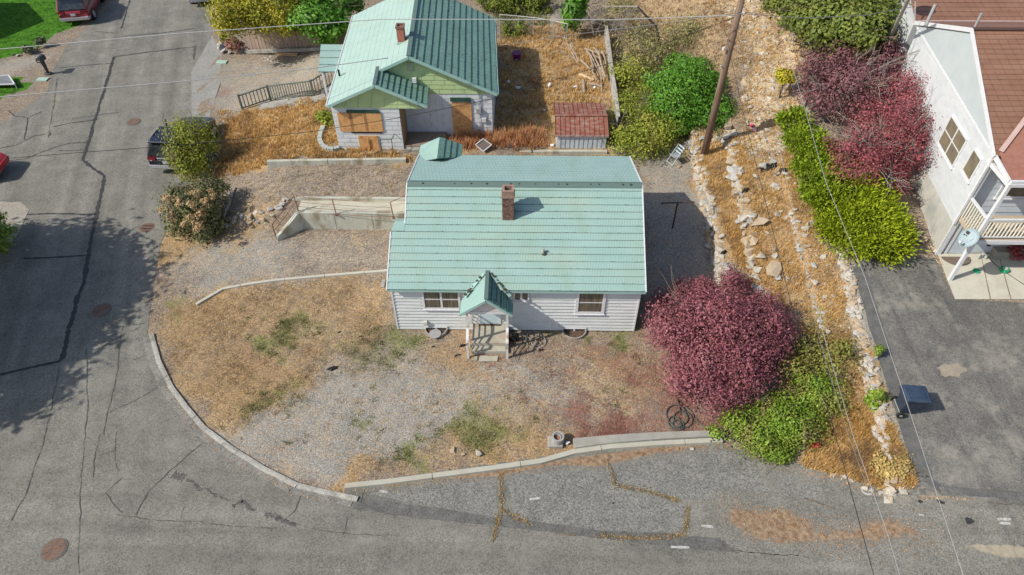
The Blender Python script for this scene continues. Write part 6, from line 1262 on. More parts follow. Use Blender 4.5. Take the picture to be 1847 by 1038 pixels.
    obj('wiper', MB().beam((-.05, .135, 1.06), (.35, .2, 1.13), .02), BLACK, t, local=True)
    return t
def paintm(nm, c, **k): return mat(nm, c, None, rough=.25, spec=.6, **k)
p = atg(309, 314); car('parked_suv', 'dark navy sport utility with roof rails parked behind the yellow green bush', (p[0]+.05, p[1]-.1, 0), math.radians(-3), paintm('navy_paint', (.014, .018, .04)), W=1.95, L_=4.35)
pa_ = atg(142, 46); car('parked_suv', 'dark red sport utility parked at the kerb beside the green lawn', (pa_[0], pa_[1]-.1, 0), math.radians(13), paintm('maroon_paint', (.20, .018, .03)), W=1.95, rails=False)
p = atg(14, 338); car('parked_car', 'bright red car with pale bumper just entering the left picture edge', (p[0]-5.1, p[1]+.6, 0), math.radians(-84), paintm('red_paint', (.42, .02, .025)), L_=4.6, Hh=1.5, rails=False, W=1.85)
p = atg(358, 14); car('parked_car', 'silver car mostly above the top picture edge beside the maple', (p[0]+.3, p[1]+.1, 0), math.radians(14), paintm('silver_paint', (.42, .46, .52)), L_=4.6, Hh=1.5, rails=False, W=1.85)
# ---------------------------------------------------------------- mailbox, manholes, bin, chair and other small things
DP = mat('dark_plastic', (.04, .04, .045), (.07, .07, .075), 6, .5)
p = Vector(atg(88, 134)); MX = thing('mailbox', 'dark plastic mailbox on a flared post at the street edge', 'mailbox', p)
obj('base', MB().disc(p, .28, .2, p.z, p.z+.1, 14, taper=.8), DP, MX, bevel=.02); obj('post', MB().tube([p+Vector((0, 0, .08)), p+Vector((0, 0, .55)), p+Vector((-.02, 0, .85))], .075, 10, .14), DP, MX)
a = p+Vector((-.02, -.28, .98)); V = []; F = []; n = 9
for y in (-.28, .3):
    for i in range(n): t = math.pi*i/(n-1); V.append((p.x-.02+.15*math.cos(t), p.y+y, p.z+1.02+.12*math.sin(t)))
    V += [(p.x-.17, p.y+y, p.z+.84), (p.x+.13, p.y+y, p.z+.84)]
m_ = n+2; F = [tuple(range(m_)), tuple(range(m_, 2*m_))[::-1]]+[(i, (i+1) % m_, m_+(i+1) % m_, m_+i)[::-1] for i in range(m_)]
MB_ = MB().add(V, F); obj('box', MB_, DP, MX, bevel=.01).rotation_euler = (0, 0, 0)
obj('number_label', MB().box((p.x-.09, p.y-.29, p.z+.92), (p.x+.05, p.y-.281, p.z+.98)), PAINT, MX)
MH = mat('rusty_iron', (.13, .085, .065), (.21, .125, .09), 12, .8, (.14, .13, .12), 5, .6, bump=.4, bscale=30)
for x, y, r, l in ((98, 992, .33, 'rusty round manhole cover in the lower left corner of the street'), (241, 220, .33, 'rusty manhole cover beside the parked dark blue vehicle'), (183, 560, .34, 'reddish manhole cover inside the tree shadow on the street')):
    p = atg(x, y); z = p[2]; mm = thing('manhole_cover', l, 'manhole cover', (p[0], p[1], z), 'round covers set in the street'); obj('rim', MB().disc(p, r+.045, r+.045, z+.001, z+.016, 28), mat('cover_rim', (.13, .12, .11), (.18, .16, .14), 8, .8), mm); cv = obj('cover', MB().disc(p, r, r, z+.005, z+.026, 28), MH, mm)
    for q in (-.6, .6): obj('lift_hole', MB().disc((p[0]+r*q*.8, p[1]+r*q*.5), .022, .022, z+.02, z+.028, 8), BLACK, cv)
    for k_ in range(-3, 4): w_ = math.sqrt(max(0, (r*.86)**2-(k_*.085)**2)); obj('rib', MB().box((p[0]-w_, p[1]+k_*.085-.01, z+.024), (p[0]+w_, p[1]+k_*.085+.01, z+.031)), MH, cv)
p = atg(266, 411); DG = thing('storm_drain', 'slotted oval iron drain grate near the smoke bush', 'drain', p); z = p[2]; obj('rim', MB().disc(p, .33, .33, z+.001, z+.014, 24), MH, DG)
for k_ in range(-2, 3): w_ = math.sqrt(.25**2-(k_*.09)**2); obj('bar', MB().box((p[0]-w_, p[1]+k_*.1-.02, z+.01), (p[0]+w_, p[1]+k_*.1+.02, z+.028)), BLACK if k_ % 2 else MH, DG)
for x, y, l in ((400, 113, 'mint green utility lid in the gravel by the parking spot'), (77, 144, 'mint green utility lid at the foot of the mailbox')):
    p = atg(x, y); o = obj('utility_lid', MB().box((p[0]-.32, p[1]-.2, p[2]-.03), (p[0]+.32, p[1]+.2, p[2]+.05)), mat('mint_plastic', (.30, .45, .38), (.38, .50, .43), 5, .7), bevel=.01); tag(o, l, 'utility lid')  # flat utility lids set in the ground
# wheelie bin, tipped shadow to the right
zb0 = hz(13.0, 13.3); BN = thing('wheelie_bin', 'dark blue grey wheeled rubbish bin standing on the driveway', 'bin', (12.9, 13.35, zb0), rz=math.radians(-4)); NB = mat('bin_navy', (.03, .04, .06), (.045, .06, .085), 4, .7, spec=.15); LB = mat('bin_lid', (.03, .05, .085), (.045, .07, .115), 4, .75, spec=.15)
bdy = MB().hexa([(-.26, -.18, .05), (.2, -.18, .05), (.2, .22, .05), (-.26, .22, .05), (-.32, -.31, .88), (.38, -.31, .88), (.38, .31, .88), (-.32, .31, .88)])
bo = obj('body', bdy, NB, BN, local=True, bevel=.03); obj('rim', MB().box((-.35, -.34, .85), (.41, .34, .90)), NB, BN, local=True, bevel=.015)
ld = obj('lid', MB().hexa([(-.36, -.34, .901), (.43, -.34, .901), (.43, .34, .901), (-.36, .34, .901), (-.32, -.30, .96), (.38, -.30, .95), (.38, .30, .95), (-.32, .30, .96)]), LB, BN, local=True, bevel=.02); obj('lid_panel', MB().box((-.22, -.2, .955), (.28, .2, .975)), LB, ld, local=True, bevel=.01)
for y in (-.22, .22): obj('hinge', MB().tube([(-.38, y-.06, .92), (-.38, y+.06, .92)], .025, 8), NB, BN, local=True)
obj('handle', MB().tube([(-.41, -.28, .87), (-.41, .28, .87)], .018, 8), NB, BN, local=True)
for y in (-.33, .33): wq = obj('wheel', MB().tube([(-.27, y-.035, .13), (-.27, y+.035, .13)], .13, 16), MATS['rubber'], BN, local=True); obj('hub', MB().tube([(-.27, y-.04, .13), (-.27, y+.04, .13)], .05, 10), GREY, wq, local=True)
obj('axle', MB().tube([(-.27, -.3, .13), (-.27, .3, .13)], .015, 8), GREY, BN, local=True)
# folding chair
p = Vector(atg(1215, 294)); FC = thing('folding_chair', 'pale blue metal folding chair at the edge of the gravel yard', 'chair', p, rz=math.radians(-62)); CB = mat('chair_blue', (.42, .55, .62), (.5, .62, .68), 5, .4)
obj('seat', MB().hexa([(-.2, -.2, .44), (.2, -.2, .44), (.2, .2, .42), (-.2, .2, .42), (-.19, -.19, .46), (.19, -.19, .46), (.19, .2, .44), (-.19, .2, .44)]), mat('grey_seat', (.26, .28, .31), (.32, .34, .37), 6, .6), FC, local=True, bevel=.01)
for s in (-1, 1): obj('leg', MB().tube([(s*.21, -.28, 0), (s*.21, .0, .45), (s*.21, .28, .86)], .014, 8), CB, FC, local=True); obj('leg', MB().tube([(s*.19, .30, 0), (s*.19, -.12, .44)], .014, 8), CB, FC, local=True)
for z in (.56, .68, .80): obj('back_slat', MB().beam((-.2, .08+(z-.45)*.68, z), (.2, .08+(z-.45)*.68, z), .02, .075), CB, FC, local=True)
obj('crossbar', MB().tube([(-.21, -.24, .06), (.21, -.24, .06)], .011, 8), CB, FC, local=True)
# clothes line pole
pb = Vector(atg(1213, 412)); TP = thing('clothesline_pole', 'rusty dark tee shaped clothesline pole in the shaded gravel yard', 'clothesline pole', pb); tp = Vector(atY(1222, 367, pb.y)); PO = mat('dark_rust', (.06, .035, .03), (.10, .06, .045), 9, .8)
obj('pole', MB().tube([pb-Vector((0, 0, .1)), tp], .035, 10), PO, TP); a = Vector(atY(1192, 367, pb.y)); b = Vector(atY(1253, 365, pb.y)); obj('crossarm', MB().tube([a, b], .03, 8), PO, TP)
for t in (.05, .95): q = a.lerp(b, t); obj('hook', MB().tube([q, q+Vector((0, 0, .07))], .012, 6), PO, TP)
# purple tub, bricks of foam, pink toys
p = Vector(atg(932, 109)); o = thing('plastic_tub', 'purple plastic tub in the shaded dirt behind the boarded house', 'tub', p); PU = mat('purple', (.14, .01, .10), (.18, .015, .13), 4, .4); obj('body', MB().disc(p, .2, .2, p.z, p.z+.42, 18, taper=1.25), PU, o); obj('rim', MB().disc(p, .27, .27, p.z+.42, p.z+.45, 18), PU, o); obj('label_patch', MB().box((p.x-.06, p.y-.262, p.z+.12), (p.x+.06, p.y-.225, p.z+.17)), PAINT, o)
for i, (x, y, s, l) in enumerate(((992, 153, .2, 'white foam block in dry grass left of the log pile'), (1038, 156, .17, 'white foam block standing below the log pile'), (1072, 158, .1, 'small white scrap at the foot of the logs'), (918, 148, .16, 'crumpled white scrap in the shade by the house wall'), (935, 158, .2, 'larger crumpled white rubbish in the shaded dirt'), (982, 199, .1, 'little white scrap left of the shed wall'), (996, 262, .14, 'white rubbish at the shed corner'))):
    q = atg(x, y, s*.4); o = stone('foam_scrap', q, s, kind=i); o.data = o.data.copy(); o.data.materials[0] = mat('foam_white', (.66, .68, .70), (.74, .75, .76), 5, .8); tag(o, l, 'debris')
p = atg(1355, 226, .15); o = stone('toy_ball', p, .14, kind=2); o.data = o.data.copy(); o.data.materials[0] = mat('hot_pink', (.75, .03, .22), None, rough=.4); tag(o, 'hot pink ball lying at the top of the rock terraces', 'toy')
p = atg(1361, 234, .08); o = stone('toy_ball', p, .16, kind=4, flat=.5); o.data = o.data.copy(); o.data.materials[0] = mat('pale_pink', (.70, .42, .48), None, rough=.5); tag(o, 'pale pink toy beside the hot pink ball', 'toy')
# planter by kerb
p = Vector(atg(1003, 800)); PT = thing('concrete_planter', 'round concrete planter ring with rust brown soil on a square block by the kerb', 'planter', p); z = p.z
obj('block', MB().box((p.x-.28, p.y-.2, z-.05), (p.x+.22, p.y+.2, z+.12)), FOUND, PT, bevel=.02)
def ring(c, r0, r1, z0, z1, n=22):
    V = []; F = []
    for i in range(n):
        t = 2*math.pi*i/n
        for r, zz in ((r1, z0), (r1, z1), (r0, z1), (r0, z0)): V.append((c[0]+r*math.cos(t), c[1]+r*math.sin(t), zz))
    for i in range(n):
        a, b = i*4, ((i+1) % n)*4
        for k in range(4): F.append((a+k, b+k, b+(k+1) % 4, a+(k+1) % 4))
    return MB().add(V, F)
obj('ring', ring((p.x+.05, p.y+.05), .15, .21, z+.12, z+.36), FOUND, PT); obj('inner_pipe', ring((p.x+.02, p.y+.03), .12, .145, z+.12, z+.34), GREY, PT); obj('soil', MB().disc((p.x+.02, p.y+.03), .12, .12, z+.13, z+.25, 16), mat('rust_soil', (.22, .10, .06), (.3, .15, .1), 20, .9), PT)
p = atg(1024, 799, .1); o = stone('white_pot', p, .09, kind=6); o.data = o.data.copy(); o.data.materials[0] = MATS['foam_white']; tag(o, 'small white bowl in the dark gap right of the planter ring', 'bowl')
p = atg(1248, 810, .03); o = obj('ball', MB().tube([(p[0]-.05, p[1], p[2]), (p[0]-.03, p[1], p[2]), (p[0]+.03, p[1], p[2]), (p[0]+.05, p[1], p[2])], .05, 10), PAINT); tag(o, 'small round white cap lying on the parking strip', 'cap')
# hoses
def coil(c, r, turns, m, name, label, rad=.02, ell=1., extra=None, lo=.02):
    c = Vector(c); pts = []; n = int(turns*22)
    for i in range(n):
        t = 2*math.pi*i/22; rr = r*(1+.35*math.sin(i*.13)+.12*math.sin(i*.41)); cc = c+Vector((r*.5*math.sin(i*.05), r*.4*math.cos(i*.037), 0)); x, y = cc.x+rr*math.cos(t), cc.y+rr*ell*math.sin(t); pts.append((x, y, hz(x, y)+rad+lo*(1+math.sin(i*.3))))
    for q in (extra or []): g_ = atg(*q, rad); pts.append(g_)
    o = obj(name, MB().tube(pts, rad, 6), m, smooth=True); return tag(o, label, 'hose')
HOS = mat('hose_black', (.05, .06, .055), (.09, .10, .09), 3, .5)
coil(atg(1220, 758), .34, 2.3, HOS, 'garden_hose', 'tangled dark hose loops lying in red leaf litter above the footing', .022, 1.0, [(1225, 730), (1222, 720), (1250, 745), (1252, 755), (1272, 770), (1278, 775)])
coil(atg(1216, 768), .2, 2.2, HOS, 'garden_hose', 'small tight coil of dark hose beside the larger hose tangle', .022, 1.0, [(1235, 782), (1200, 785), (1192, 780)])
coil(atg(962, 618), .3, 2., mat('hose_grey', (.20, .22, .19), (.28, .29, .25), 3, .5), 'garden_hose', 'grey green hose looped right of the porch steps', .018, 1.0, [(930, 600), (925, 640), (932, 655), (940, 635)])
q = atg(927, 610, .15); o = obj('hose_reel', MB().tube([(q[0], q[1]-.06, q[2]), (q[0], q[1]+.06, q[2])], .2, 18).tube([(q[0], q[1]-.1, q[2]), (q[0], q[1]-.061, q[2])], .07, 12), BLACK); tag(o, 'black round hose reel in the shade beside the porch', 'hose reel')
# dark rags
def rag(name, label, px, r, h=.05, n=14):
    p = atg(*px); V = [(p[0], p[1], hz(p[0], p[1])+h)]; F = []
    for k_, f in ((0, .5), (1, 1.)):
        for i in range(n): t = 2*math.pi*i/n; rr = r*f*random.uniform(.5, 1.3); x, y = p[0]+rr*math.cos(t), p[1]+rr*.5*math.sin(t)+rr*.3*math.cos(t); V.append((x, y, hz(x, y)+(h*random.uniform(.4, 1.4) if k_ == 0 else .012)))
    for i in range(n): j = (i+1) % n; F += [(0, 1+i, 1+j), (1+i, 1+n+i, 1+n+j), (1+i, 1+n+j, 1+j)]
    return tag(obj(name, MB().add(V, F), BLACK), label, 'debris')
rag('black_rag', 'black crumpled plastic on the gravel left of the porch', (601, 665), .22, .07); rag('black_rag', 'dark scrap near the left side of the porch steps', (835, 624), .13, .08); rag('black_rag', 'thin dark scrap between porch steps and window well', (782, 626), .09, .03); rag('black_rag', 'dark rag trailing left of the lowest porch step', (826, 641), .14, .03)
rag('black_rag', 'small black scrap in the gravel by the corner of the cottage', (652, 607), .08, .03); rag('black_rag', 'black scrap lying left of the cottage foundation', (612, 600), .09, .03); rag('black_rag', 'tiny black crumb in the middle of the parking strip', (1106, 908), .05, .03); rag('black_rag', 'dark rag in the shade right of the looped grey hose', (975, 632), .12, .05)
rag('black_tarp', 'torn black landscape fabric draped across the rocky terraces', (1385, 304), .55, .12, 22); rag('black_tarp', 'narrow torn strip of black fabric right of the larger one', (1412, 308), .35, .08); rag('black_tarp', 'black fabric scrap behind the big second terrace rocks', (1344, 345), .25, .12); rag('black_tarp', 'dark grey block like scrap on the first terrace above the plum bush', (1305, 457), .16, .12)
# planks and boards
WD_ = mat('plank', (.50, .32, .18), (.58, .40, .24), 4, .8)
a, b = Vector(atg(496, 96, .1)), Vector(atg(538, 97, .1)); tag(obj('timber_plank', MB().beam(a, b, .12, .05), WD_), 'upper orange brown plank leaning along the timber fence base', 'plank', 'planks by the timber fence'); a, b = Vector(atg(500, 98.5, .03)), Vector(atg(536, 100, .03)); tag(obj('timber_plank', MB().beam(a, b, .12, .04), WD_), 'lower orange brown plank on the ground before the timber fence', 'plank', 'planks by the timber fence')
P = [atg(*q, u) for q, u in (((858, 262), .35), ((872, 251), .5), ((887, 262), .25), ((872, 274), .1))]; BD = thing('tipped_screen', 'square dark mesh screen with pale frame tipped on its corner behind the cottage', 'screen', P[3]); obj('mesh', MB().prism(P, (0, -.02, .02)), mat('mesh_dark', (.16, .13, .11), (.22, .18, .15), 20, .8), BD)
for a, b in zip(P, P[1:]+P[:1]): obj('frame', MB().beam(Vector(a)+Vector((0, -.03, .03)), Vector(b)+Vector((0, -.03, .03)), .035), WTRIM, BD)
a, b = Vector(atg(418, 348, .08)), Vector(atg(403, 392, .08)); LGT = tag(obj('driftwood_log', MB().tube([a, a.lerp(b, .5)+Vector((.08, 0, .05)), b], .09, 8, .06), mat('driftwood', (.34, .31, .28), (.45, .42, .38), 8, .9, bump=.3)), 'weathered grey log at the left edge of the gravel terrace', 'log')
a, b = Vector(atg(425, 338, .05)), Vector(atg(408, 372, .05)); tag(obj('driftwood_log', MB().tube([a, b], .05, 7, .03), MATS['driftwood']), 'thinner grey branch beside the weathered log', 'log')
p = atg(692, 512, .03); mbx = obj('splash_block', MB().box((p[0]-.1, p[1]-.22, p[2]-.03), (p[0]+.06, p[1]+.22, p[2]+.05)), FOUND, bevel=.02); tag(mbx, 'pale oval downspout block at the left corner of the cottage', 'splash block')
p = atg(785, 603, .1); tag(obj('metal_lid', MB().disc(p, .23, .23, p[2], p[2]+.03, 24), mat('grey_lid', (.33, .33, .34), (.28, .28, .28), 3, .7)), 'round grey lid lying over the left window well', 'lid')
# grey slatted ramp at the left picture edge
p0, p1, p2, p3 = [Vector(atg(*q, .25)) for q in ((-40, 155), (27, 153), (16, 137), (-40, 142))]; RP = thing('slatted_ramp', 'grey slatted metal ramp with pale frame at the left picture edge', 'ramp', p1)
for i in range(12): a = p0.lerp(p1, (i+.5)/12); b = p3.lerp(p2, (i+.5)/12); obj('slat', MB().beam(a, b, .13, .02), mat('ramp_grey', (.16, .17, .18), (.22, .23, .24), 5, .6), RP)
for a, b in ((p0, p1), (p1, p2), (p2, p3)): obj('frame', MB().beam(a+Vector((0, 0, .03)), b+Vector((0, 0, .03)), .06), WTRIM, RP)
for a in (p1, p2): obj('leg', MB().tube([a, a-Vector((0, 0, .3))], .02, 6), WTRIM, RP)
# patio bits
p = atg(1723, 464, .035); MT = tag(obj('door_mat', MB().prism([(p[0]+.55*math.cos(t), p[1]-.45*math.sin(t), p[2]) for t in np.linspace(0, math.pi, 15)][::-1], (0, 0, .02)), mat('mat_brown', (.13, .10, .08), (.19, .15, .12), 9, .9)), 'brown half round door mat on the patio beside the porch post', 'door mat')
p = Vector(atg(1801, 464, .03)); CO = thing('storage_box', 'low grey tan lidded box against the patio wall', 'box', p); obj('body', MB().box((p.x-.26, p.y-.12, p.z), (p.x+.26, p.y+.25, p.z+.3)), mat('box_tan', (.26, .25, .21), (.3, .29, .25), 5, .7), CO); obj('lid', MB().box((p.x-.28, p.y-.14, p.z+.3), (p.x+.28, p.y+.27, p.z+.36)), mat('box_lid', (.30, .28, .24), None, rough=.6), CO)
GH = mat('green_hose', (.02, .28, .12), (.04, .36, .18), 5, .5)
p = Vector(atg(1811, 488, .05)); GR_ = thing('hose_reel', 'green hose reel with pale label on the patio', 'hose reel', p); obj('reel', ring(p, .05, .16, p.z-.02, p.z+.10), GH, GR_); obj('cap', MB().disc(p, .09, .09, p.z+.05, p.z+.12, 16), PAINT, GR_); p = atg(1761, 489, .04); tag(obj('green_disc', MB().disc(p, .13, .13, p[2]-.03, p[2]+.03, 16), GH), 'small green disc in the post shadow on the patio', 'lid')
pts = [Vector(atg(*q, .03)) for q in ((1780, 448), (1783, 465), (1795, 478), (1805, 486), (1820, 496), (1847, 514))]; tag(obj('garden_hose', MB().tube(pts, .016, 6), HOS, smooth=True), 'thin dark hose trailing across the patio to the wall', 'hose')
pts = [Vector(atg(*q, .03)) for q in ((1645, 400), (1658, 412), (1668, 425), (1672, 440), (1684, 462), (1692, 474), (1700, 478), (1697, 468), (1688, 466))]; tag(obj('garden_hose', MB().tube(pts, .014, 6), mat('tan_hose', (.45, .33, .2), (.5, .38, .25), 3, .6), smooth=True), 'thin tan hose curling past the foundation of the white house', 'hose')
bush('red_flowers', 'dark red flowering plant heap at the right picture edge on the patio', 'plant', [pblob(1842, 448, 2.7, 22, 1, .8)], 1500, .05, mat('dark_red_leaf', (.22, .02, .03), (.10, .03, .03), 3, .6, island=.4), stems=3)
p = Vector(atg(1771, 466, .05)); o = thing('garden_taps', 'cluster of small white jugs against the patio wall', 'jugs', p)
for i in range(3): obj('jug', MB().disc((p.x-.15+.14*i, p.y+.05*(i % 2)), .05, .05, p.z-.02, p.z+.2, 10), PAINT, o)
# ---------------------------------------------------------------- satellite dishes
DW = mat('dish_grey', (.26, .34, .37), (.31, .39, .42), 2, .5)
def dish(label, c, nrm, r, foot, mark=True):
    c = Vector(c); nrm = Vector(nrm).normalized(); t = thing('satellite_dish', label, 'satellite dish', foot); a = nrm.cross(Vector((0, 0, 1))).normalized(); b = a.cross(nrm); V = [c-nrm*.06]; F = []; n = 26
    for k_, rr in enumerate((.5, 1.)):
        for i in range(n): q = 2*math.pi*i/n; V.append(c+(a*math.cos(q)*.92+b*math.sin(q)*1.08)*r*rr+nrm*(.06*rr*rr-.06))
    for i in range(n): j = (i+1) % n; F += [(0, 1+i, 1+j), (1+i, 1+n+i, 1+n+j, 1+j)]
    o = obj('reflector', MB().add(V, F), DW, t, smooth=True); sf = o.modifiers.new('solid', 'SOLIDIFY'); sf.thickness = .015
    if mark:
        def patch(pl, nm, m): obj(nm, MB().add([c+a*x*r+b*y*r+nrm*.022 for x, y in pl], [tuple(range(len(pl)))]), m, o)
        patch([(.28, .55), (.62, .55), (.62, .30), (.50, .22), (.28, .22)], 'logo', BLACK); patch([(.28, .12), (.44, .12), (.28, -.02)], 'logo', BLACK); patch([(.5, .12), (.62, .12), (.62, -.05), (.5, -.0)], 'logo', BLACK); patch([(-.35, .25), (-.30, .25), (-.22, -.2), (-.27, -.2)], 'logo', GREY)
    arm = c+nrm*r*1.1-b*r*.9; obj('feed_arm', MB().tube([c-b*r, arm], .014, 6), GREY, t); obj('feed_horn', MB().beam(arm, arm-nrm*.1+b*.05, .07, .07), WTRIM, t)
    obj('mast', MB().tube([c-nrm*.08, c-nrm*.2, Vector(foot)], .025, 8), GREY, t); return t
cN = (Vector((0, 0, CAMH))-Vector((15.9, 18.4, 4.4)))
dish('grey blue satellite dish with dark logo on the porch corner of the white house', (15.75, 18.3, 4.35), (-.62, -.35, .62), .33, (16.24, 18.62, 4.1))
dish('grey satellite dish seen edge on at the far roof corner of the white house', (17.0, 30.3, 8.2), (-.93, -.15, .32), .36, (17.35, 29.75, 7.1), False)
# ---------------------------------------------------------------- chain link fence, board wall, poles and wires
CF = thing('chain_link_fence', 'rusty grey chain link fence along the back of the dry yard', 'fence', atg(960, 68)); fp = [Vector(atg(*q)) for q in ((902, 60), (935, 63), (962, 66), (998, 72), (1022, 78))]
for p in fp: obj('post', MB().tube([p, p+Vector((0, 0, 1.15))], .028, 8), GREY, CF)
for a, b in zip(fp, fp[1:]):
    obj('rail', MB().tube([a+Vector((0, 0, 1.15)), b+Vector((0, 0, 1.15))], .02, 6), GREY, CF); mb = MB(); n = int((b-a).length/.16)
    for i in range(n):
        for s in (0, 1): q0 = a.lerp(b, i/n); q1 = a.lerp(b, min(1, (i+4)/n)); mb.tube([q0+Vector((0, 0, .05+1.05*s)), q1+Vector((0, 0, 1.1-1.05*s))], .004, 3, caps=False)
    tag(obj('wire_mesh', mb, GREY, CF), kind='stuff')
BW = thing('board_wall', 'weathered grey board fence topped by a narrow cap right of the log pile', 'fence', atg(1100, 150)); fp = [Vector(atg(*q)) for q in ((1091, 72), (1096, 110), (1102, 160), (1108, 200), (1112, 238))]; BWM = mat('grey_board', (.34, .32, .29), (.44, .42, .38), 3, .9, stretch=(1, 1, .2))
for a, b in zip(fp, fp[1:]):
    n = int((b-a).length/.35); U3 = Vector((0, 0, .85))
    for i in range(n): p, q = a.lerp(b, i/n), a.lerp(b, (i+.94)/n); obj('board', MB().beam(p+Vector((0, 0, .42)), q+Vector((0, 0, .42)), .03, .84), BWM, BW)
    obj('cap_board', MB().beam(a+U3, b+U3, .17, .035), BWM, BW); obj('post', MB().box((a.x-.06, a.y-.06, a.z), (a.x+.06, a.y+.06, a.z+.84)), BWM, BW)
GW = thing('grey_screen', 'grey corrugated screen leaning between rubble slope and purple trees', 'fence', atg(1455, 75)); a, b = Vector(atg(1442, 52)), Vector(atg(1475, 92))
for i in range(8): p, q = a.lerp(b, i/8), a.lerp(b, (i+.92)/8); obj('panel', MB().beam(p+Vector((0, 0, .5)), q+Vector((0, 0, .5)), .04, 1.0), mat('screen_grey', (.28, .29, .30), (.36, .37, .37), 3, .8), GW)
WOOD = mat('pole_wood', (.14, .085, .06), (.22, .15, .11), 3, .85, (.30, .24, .19), 1.0, .7, stretch=(6, 6, .5), bump=.3)
pb = Vector(atg(1270, 279)); pt = Vector(atY(1352, -60, pb.y)); UP = thing('utility_pole', 'tall leaning brown wooden utility pole rising from the dry grass terrace', 'utility pole', pb); V_ = MB().tube([pb-Vector((0, 0, .3)), pb.lerp(pt, .5), pt], .17, 14, .12); obj('pole', V_, WOOD, UP, smooth=True)
obj('crossarm', MB().beam(pt+Vector((-1, 0, -.3)), pt+Vector((1, 0, -.3)), .1, .12), WOOD, UP)
for t, s in ((.52, .12), (.66, .1)): q = pb.lerp(pt, t); obj('bracket', MB().tube([q+Vector((-.14, -.1, 0)), q+Vector((-.25, -.15, .1))], .03, 8), GREY, UP)
q = pb.lerp(pt, .62); obj('insulator', MB().disc((q.x-.3, q.y-.15), .05, .05, q.z-.05, q.z+.08, 10), WTRIM, UP)
a = Vector(atg(1588, 104)); b = Vector(at(1648, -20, 9.5)); LP = thing('guy_pole', 'slim pale grey pole slanting past the roof corner of the white house', 'pole', a); obj('pole', MB().tube([a, b], .09, 10, .07), mat('pole_grey', (.34, .31, .27), (.42, .39, .34), 5, .9), LP)
def wire(name, label, pts, m, r=.014, sag=.0):
    P = [Vector(at(x, y, z)) for x, y, z in pts]; Q = []
    for a, b in zip(P, P[1:]):
        for i in range(10): t = i/10; Q.append(a.lerp(b, t)-Vector((0, 0, sag*4*t*(1-t))))
    Q.append(P[-1]); return tag(obj(name, MB().tube(Q, r, 5), m, smooth=True), label, 'cable', 'overhead cables')
LW = mat('pale_cable', (.42, .43, .43), None, rough=.5); LW2 = mat('dull_cable', (.30, .30, .30), None, rough=.5); DWR = mat('dark_cable', (.03, .03, .03), None, rough=.5); GWR = mat('grey_cable', (.22, .22, .22), None, rough=.5)
wire('overhead_cable', 'upper pale cable crossing the street toward the maple and the utility pole', [(-80, 96, 7.5), (330, 60, 7.8), (690, 35, 8.0), (1100, 36, 8.2), (1330, 28, 8.6)], LW, .017)
wire('overhead_cable', 'second pale cable crossing the street above the stair railing to the pale roof', [(-80, 182, 7.0), (330, 147, 6.8), (560, 124, 6.6), (700, 105, 6.4)], LW, .017)
wire('overhead_cable', 'thin dark cable running from the street bush past the boarded window to the pole', [(-60, 292, 6.0), (150, 275, 6.0), (330, 262, 5.8), (560, 238, 5.6), (720, 213, 5.4), (893, 178, 5.3), (1130, 105, 6.6), (1345, 24, 8.2)], DWR, .011)
wire('overhead_cable', 'thin grey cable from the pole across the dark maple to the white house corner', [(1335, 25, 8.8), (1450, 33, 8.4), (1560, 28, 8.2), (1650, 12, 8.0)], GWR, .014)
wire('overhead_cable', 'thin grey cable crossing the dry yard behind the gabled house', [(905, 82, 5.2), (1040, 62, 6), (1200, 42, 7.2), (1335, 22, 8.6)], GWR, .011)
wire('overhead_cable', 'rightmost bright pale cable descending across the driveway to the bottom edge', [(1405, 60, 8.6), (1437, 145, 8.6), (1490, 330, 8.4), (1560, 500, 8.2), (1650, 770, 8), (1740, 1045, 8)], LW2, .008)
wire('overhead_cable', 'left dark cable descending across the slope and brambles to the bottom edge', [(1296, 0, 8.6), (1335, 180, 8.3), (1372, 330, 8.0), (1430, 560, 8), (1500, 760, 8), (1578, 1045, 8)], DWR, .008)
wire('overhead_cable', 'middle pale cable descending over the stone rows to the bottom edge', [(1400, 240, 8.3), (1450, 470, 8.1), (1490, 620, 8), (1540, 790, 8), (1600, 960, 8), (1625, 1045, 8)], LW2, .007)
wire('overhead_cable', 'thin twin of the middle cable just to its left over the brambles', [(1378, 230, 8.1), (1432, 430, 8), (1480, 620, 7.9), (1532, 790, 7.9), (1592, 955, 7.9), (1622, 1045, 7.9)], GWR, .005)

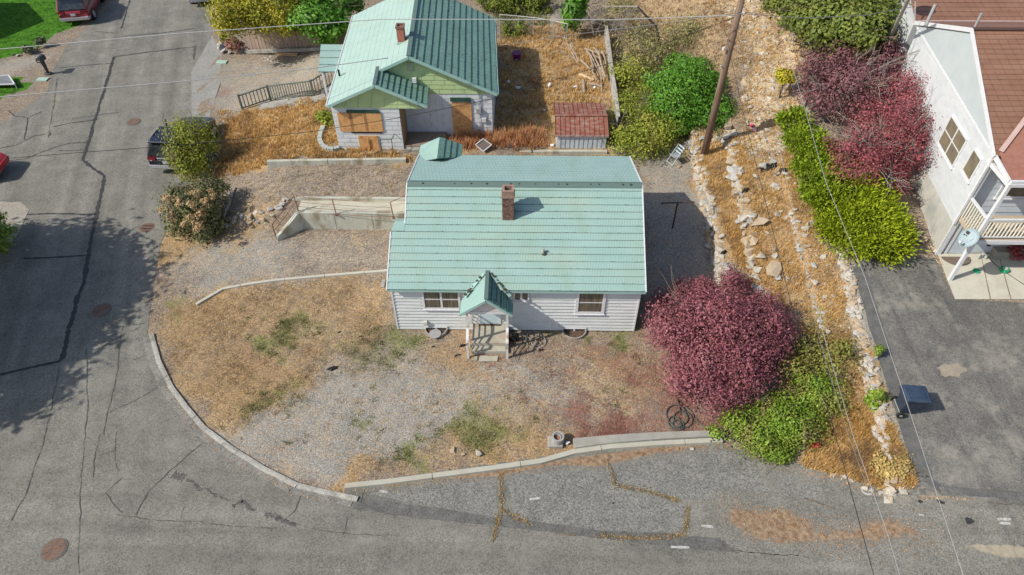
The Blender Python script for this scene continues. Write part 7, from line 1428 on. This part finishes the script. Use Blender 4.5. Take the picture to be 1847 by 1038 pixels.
# fallen leaves and crumbs along kerbs and cracks
def litter(name, lines, n, spread, size, m, dz=.03):
    P = []; 
    segs = [(Vector(a), Vector(b)) for ln in lines for a, b in zip(gp(ln), gp(ln)[1:])]; wt = np.array([(b-a).length for a, b in segs]); wt /= wt.sum()
    for i in rng.choice(len(segs), n, p=wt):
        a, b = segs[i]; q = a.lerp(b, random.random()); x, y = q.x+random.gauss(0, spread), q.y+random.gauss(0, spread); P.append((x, y, hz(x, y)+dz))
    P = np.array(P); N_ = unit(np.array([0, 0, 1.])+rng.normal(0, .3, P.shape)); V, F = leaves(P, N_, size); return tag(npmesh(name, V, F, m), kind='stuff')
LIT = mat('fallen_leaf', (.34, .16, .07), (.48, .28, .13), 3, .9, island=.5)
litter('leaf_litter', [[(300, 695), (345, 765), (400, 820), (470, 860), (540, 890), (620, 905)], [(640, 884), (900, 856), (1100, 822), (1300, 806), (1400, 840), (1600, 895)]], 900, .09, .022, LIT)
litter('leaf_litter', [[(903, 848), (905, 905), (890, 978)], [(906, 918), (955, 945)], [(1095, 830), (1110, 878), (1165, 885), (1225, 905)], [(1240, 915), (1235, 965), (1160, 972), (1075, 966)]], 900, .05, .025, mat('crack_weed', (.24, .17, .06), (.34, .22, .10), 3, .9, island=.5))
litter('leaf_litter', [[(1300, 915), (1400, 945), (1500, 970), (1620, 960), (1690, 975)]], 1300, .35, .02, LIT)
litter('leaf_litter', [[(390, 200), (350, 240), (380, 320)], [(290, 430), (280, 520), (268, 600)]], 500, .25, .025, LIT)
litter('plum_litter', [[(1150, 640), (1200, 720), (1300, 770), (1240, 790), (1080, 790)]], 1500, .3, .022, REDM, .02)

# stray straw clumps, weeds and small shrublets in the yard, each a clump one can point to only as ground cover
tufts('yard_clumps', 420, [], .15, STRAWP, [(285, 560), (420, 525), (700, 500), (1150, 620), (1280, 780), (1030, 800), (640, 870), (420, 790)], .3, .008, 14, spread=.12)
tufts('yard_clumps', 160, ['weed'], .16, WEEDM, [(400, 540), (1180, 600), (1180, 790), (640, 850), (360, 790)], .3, .010, 16, spread=.14, lean=1.2)
tufts('yard_clumps', 500, [], .10, REDM, [(840, 610), (1160, 620), (1290, 780), (1030, 796), (900, 690)], .35, .008, 8, spread=.12, lean=1.4)
tufts('hill_straw', 2600, [], .16, STRAW, [(1235, -40), (1450, -40), (1455, 90), (1440, 250), (1385, 300), (1330, 250), (1345, 130)], .45, .014, 7)
tufts('terrace_weeds', 260, [], .14, STRAWP, [(400, 385), (440, 320), (490, 298), (740, 292), (740, 360), (530, 358), (450, 392)], .3, .010, 8)
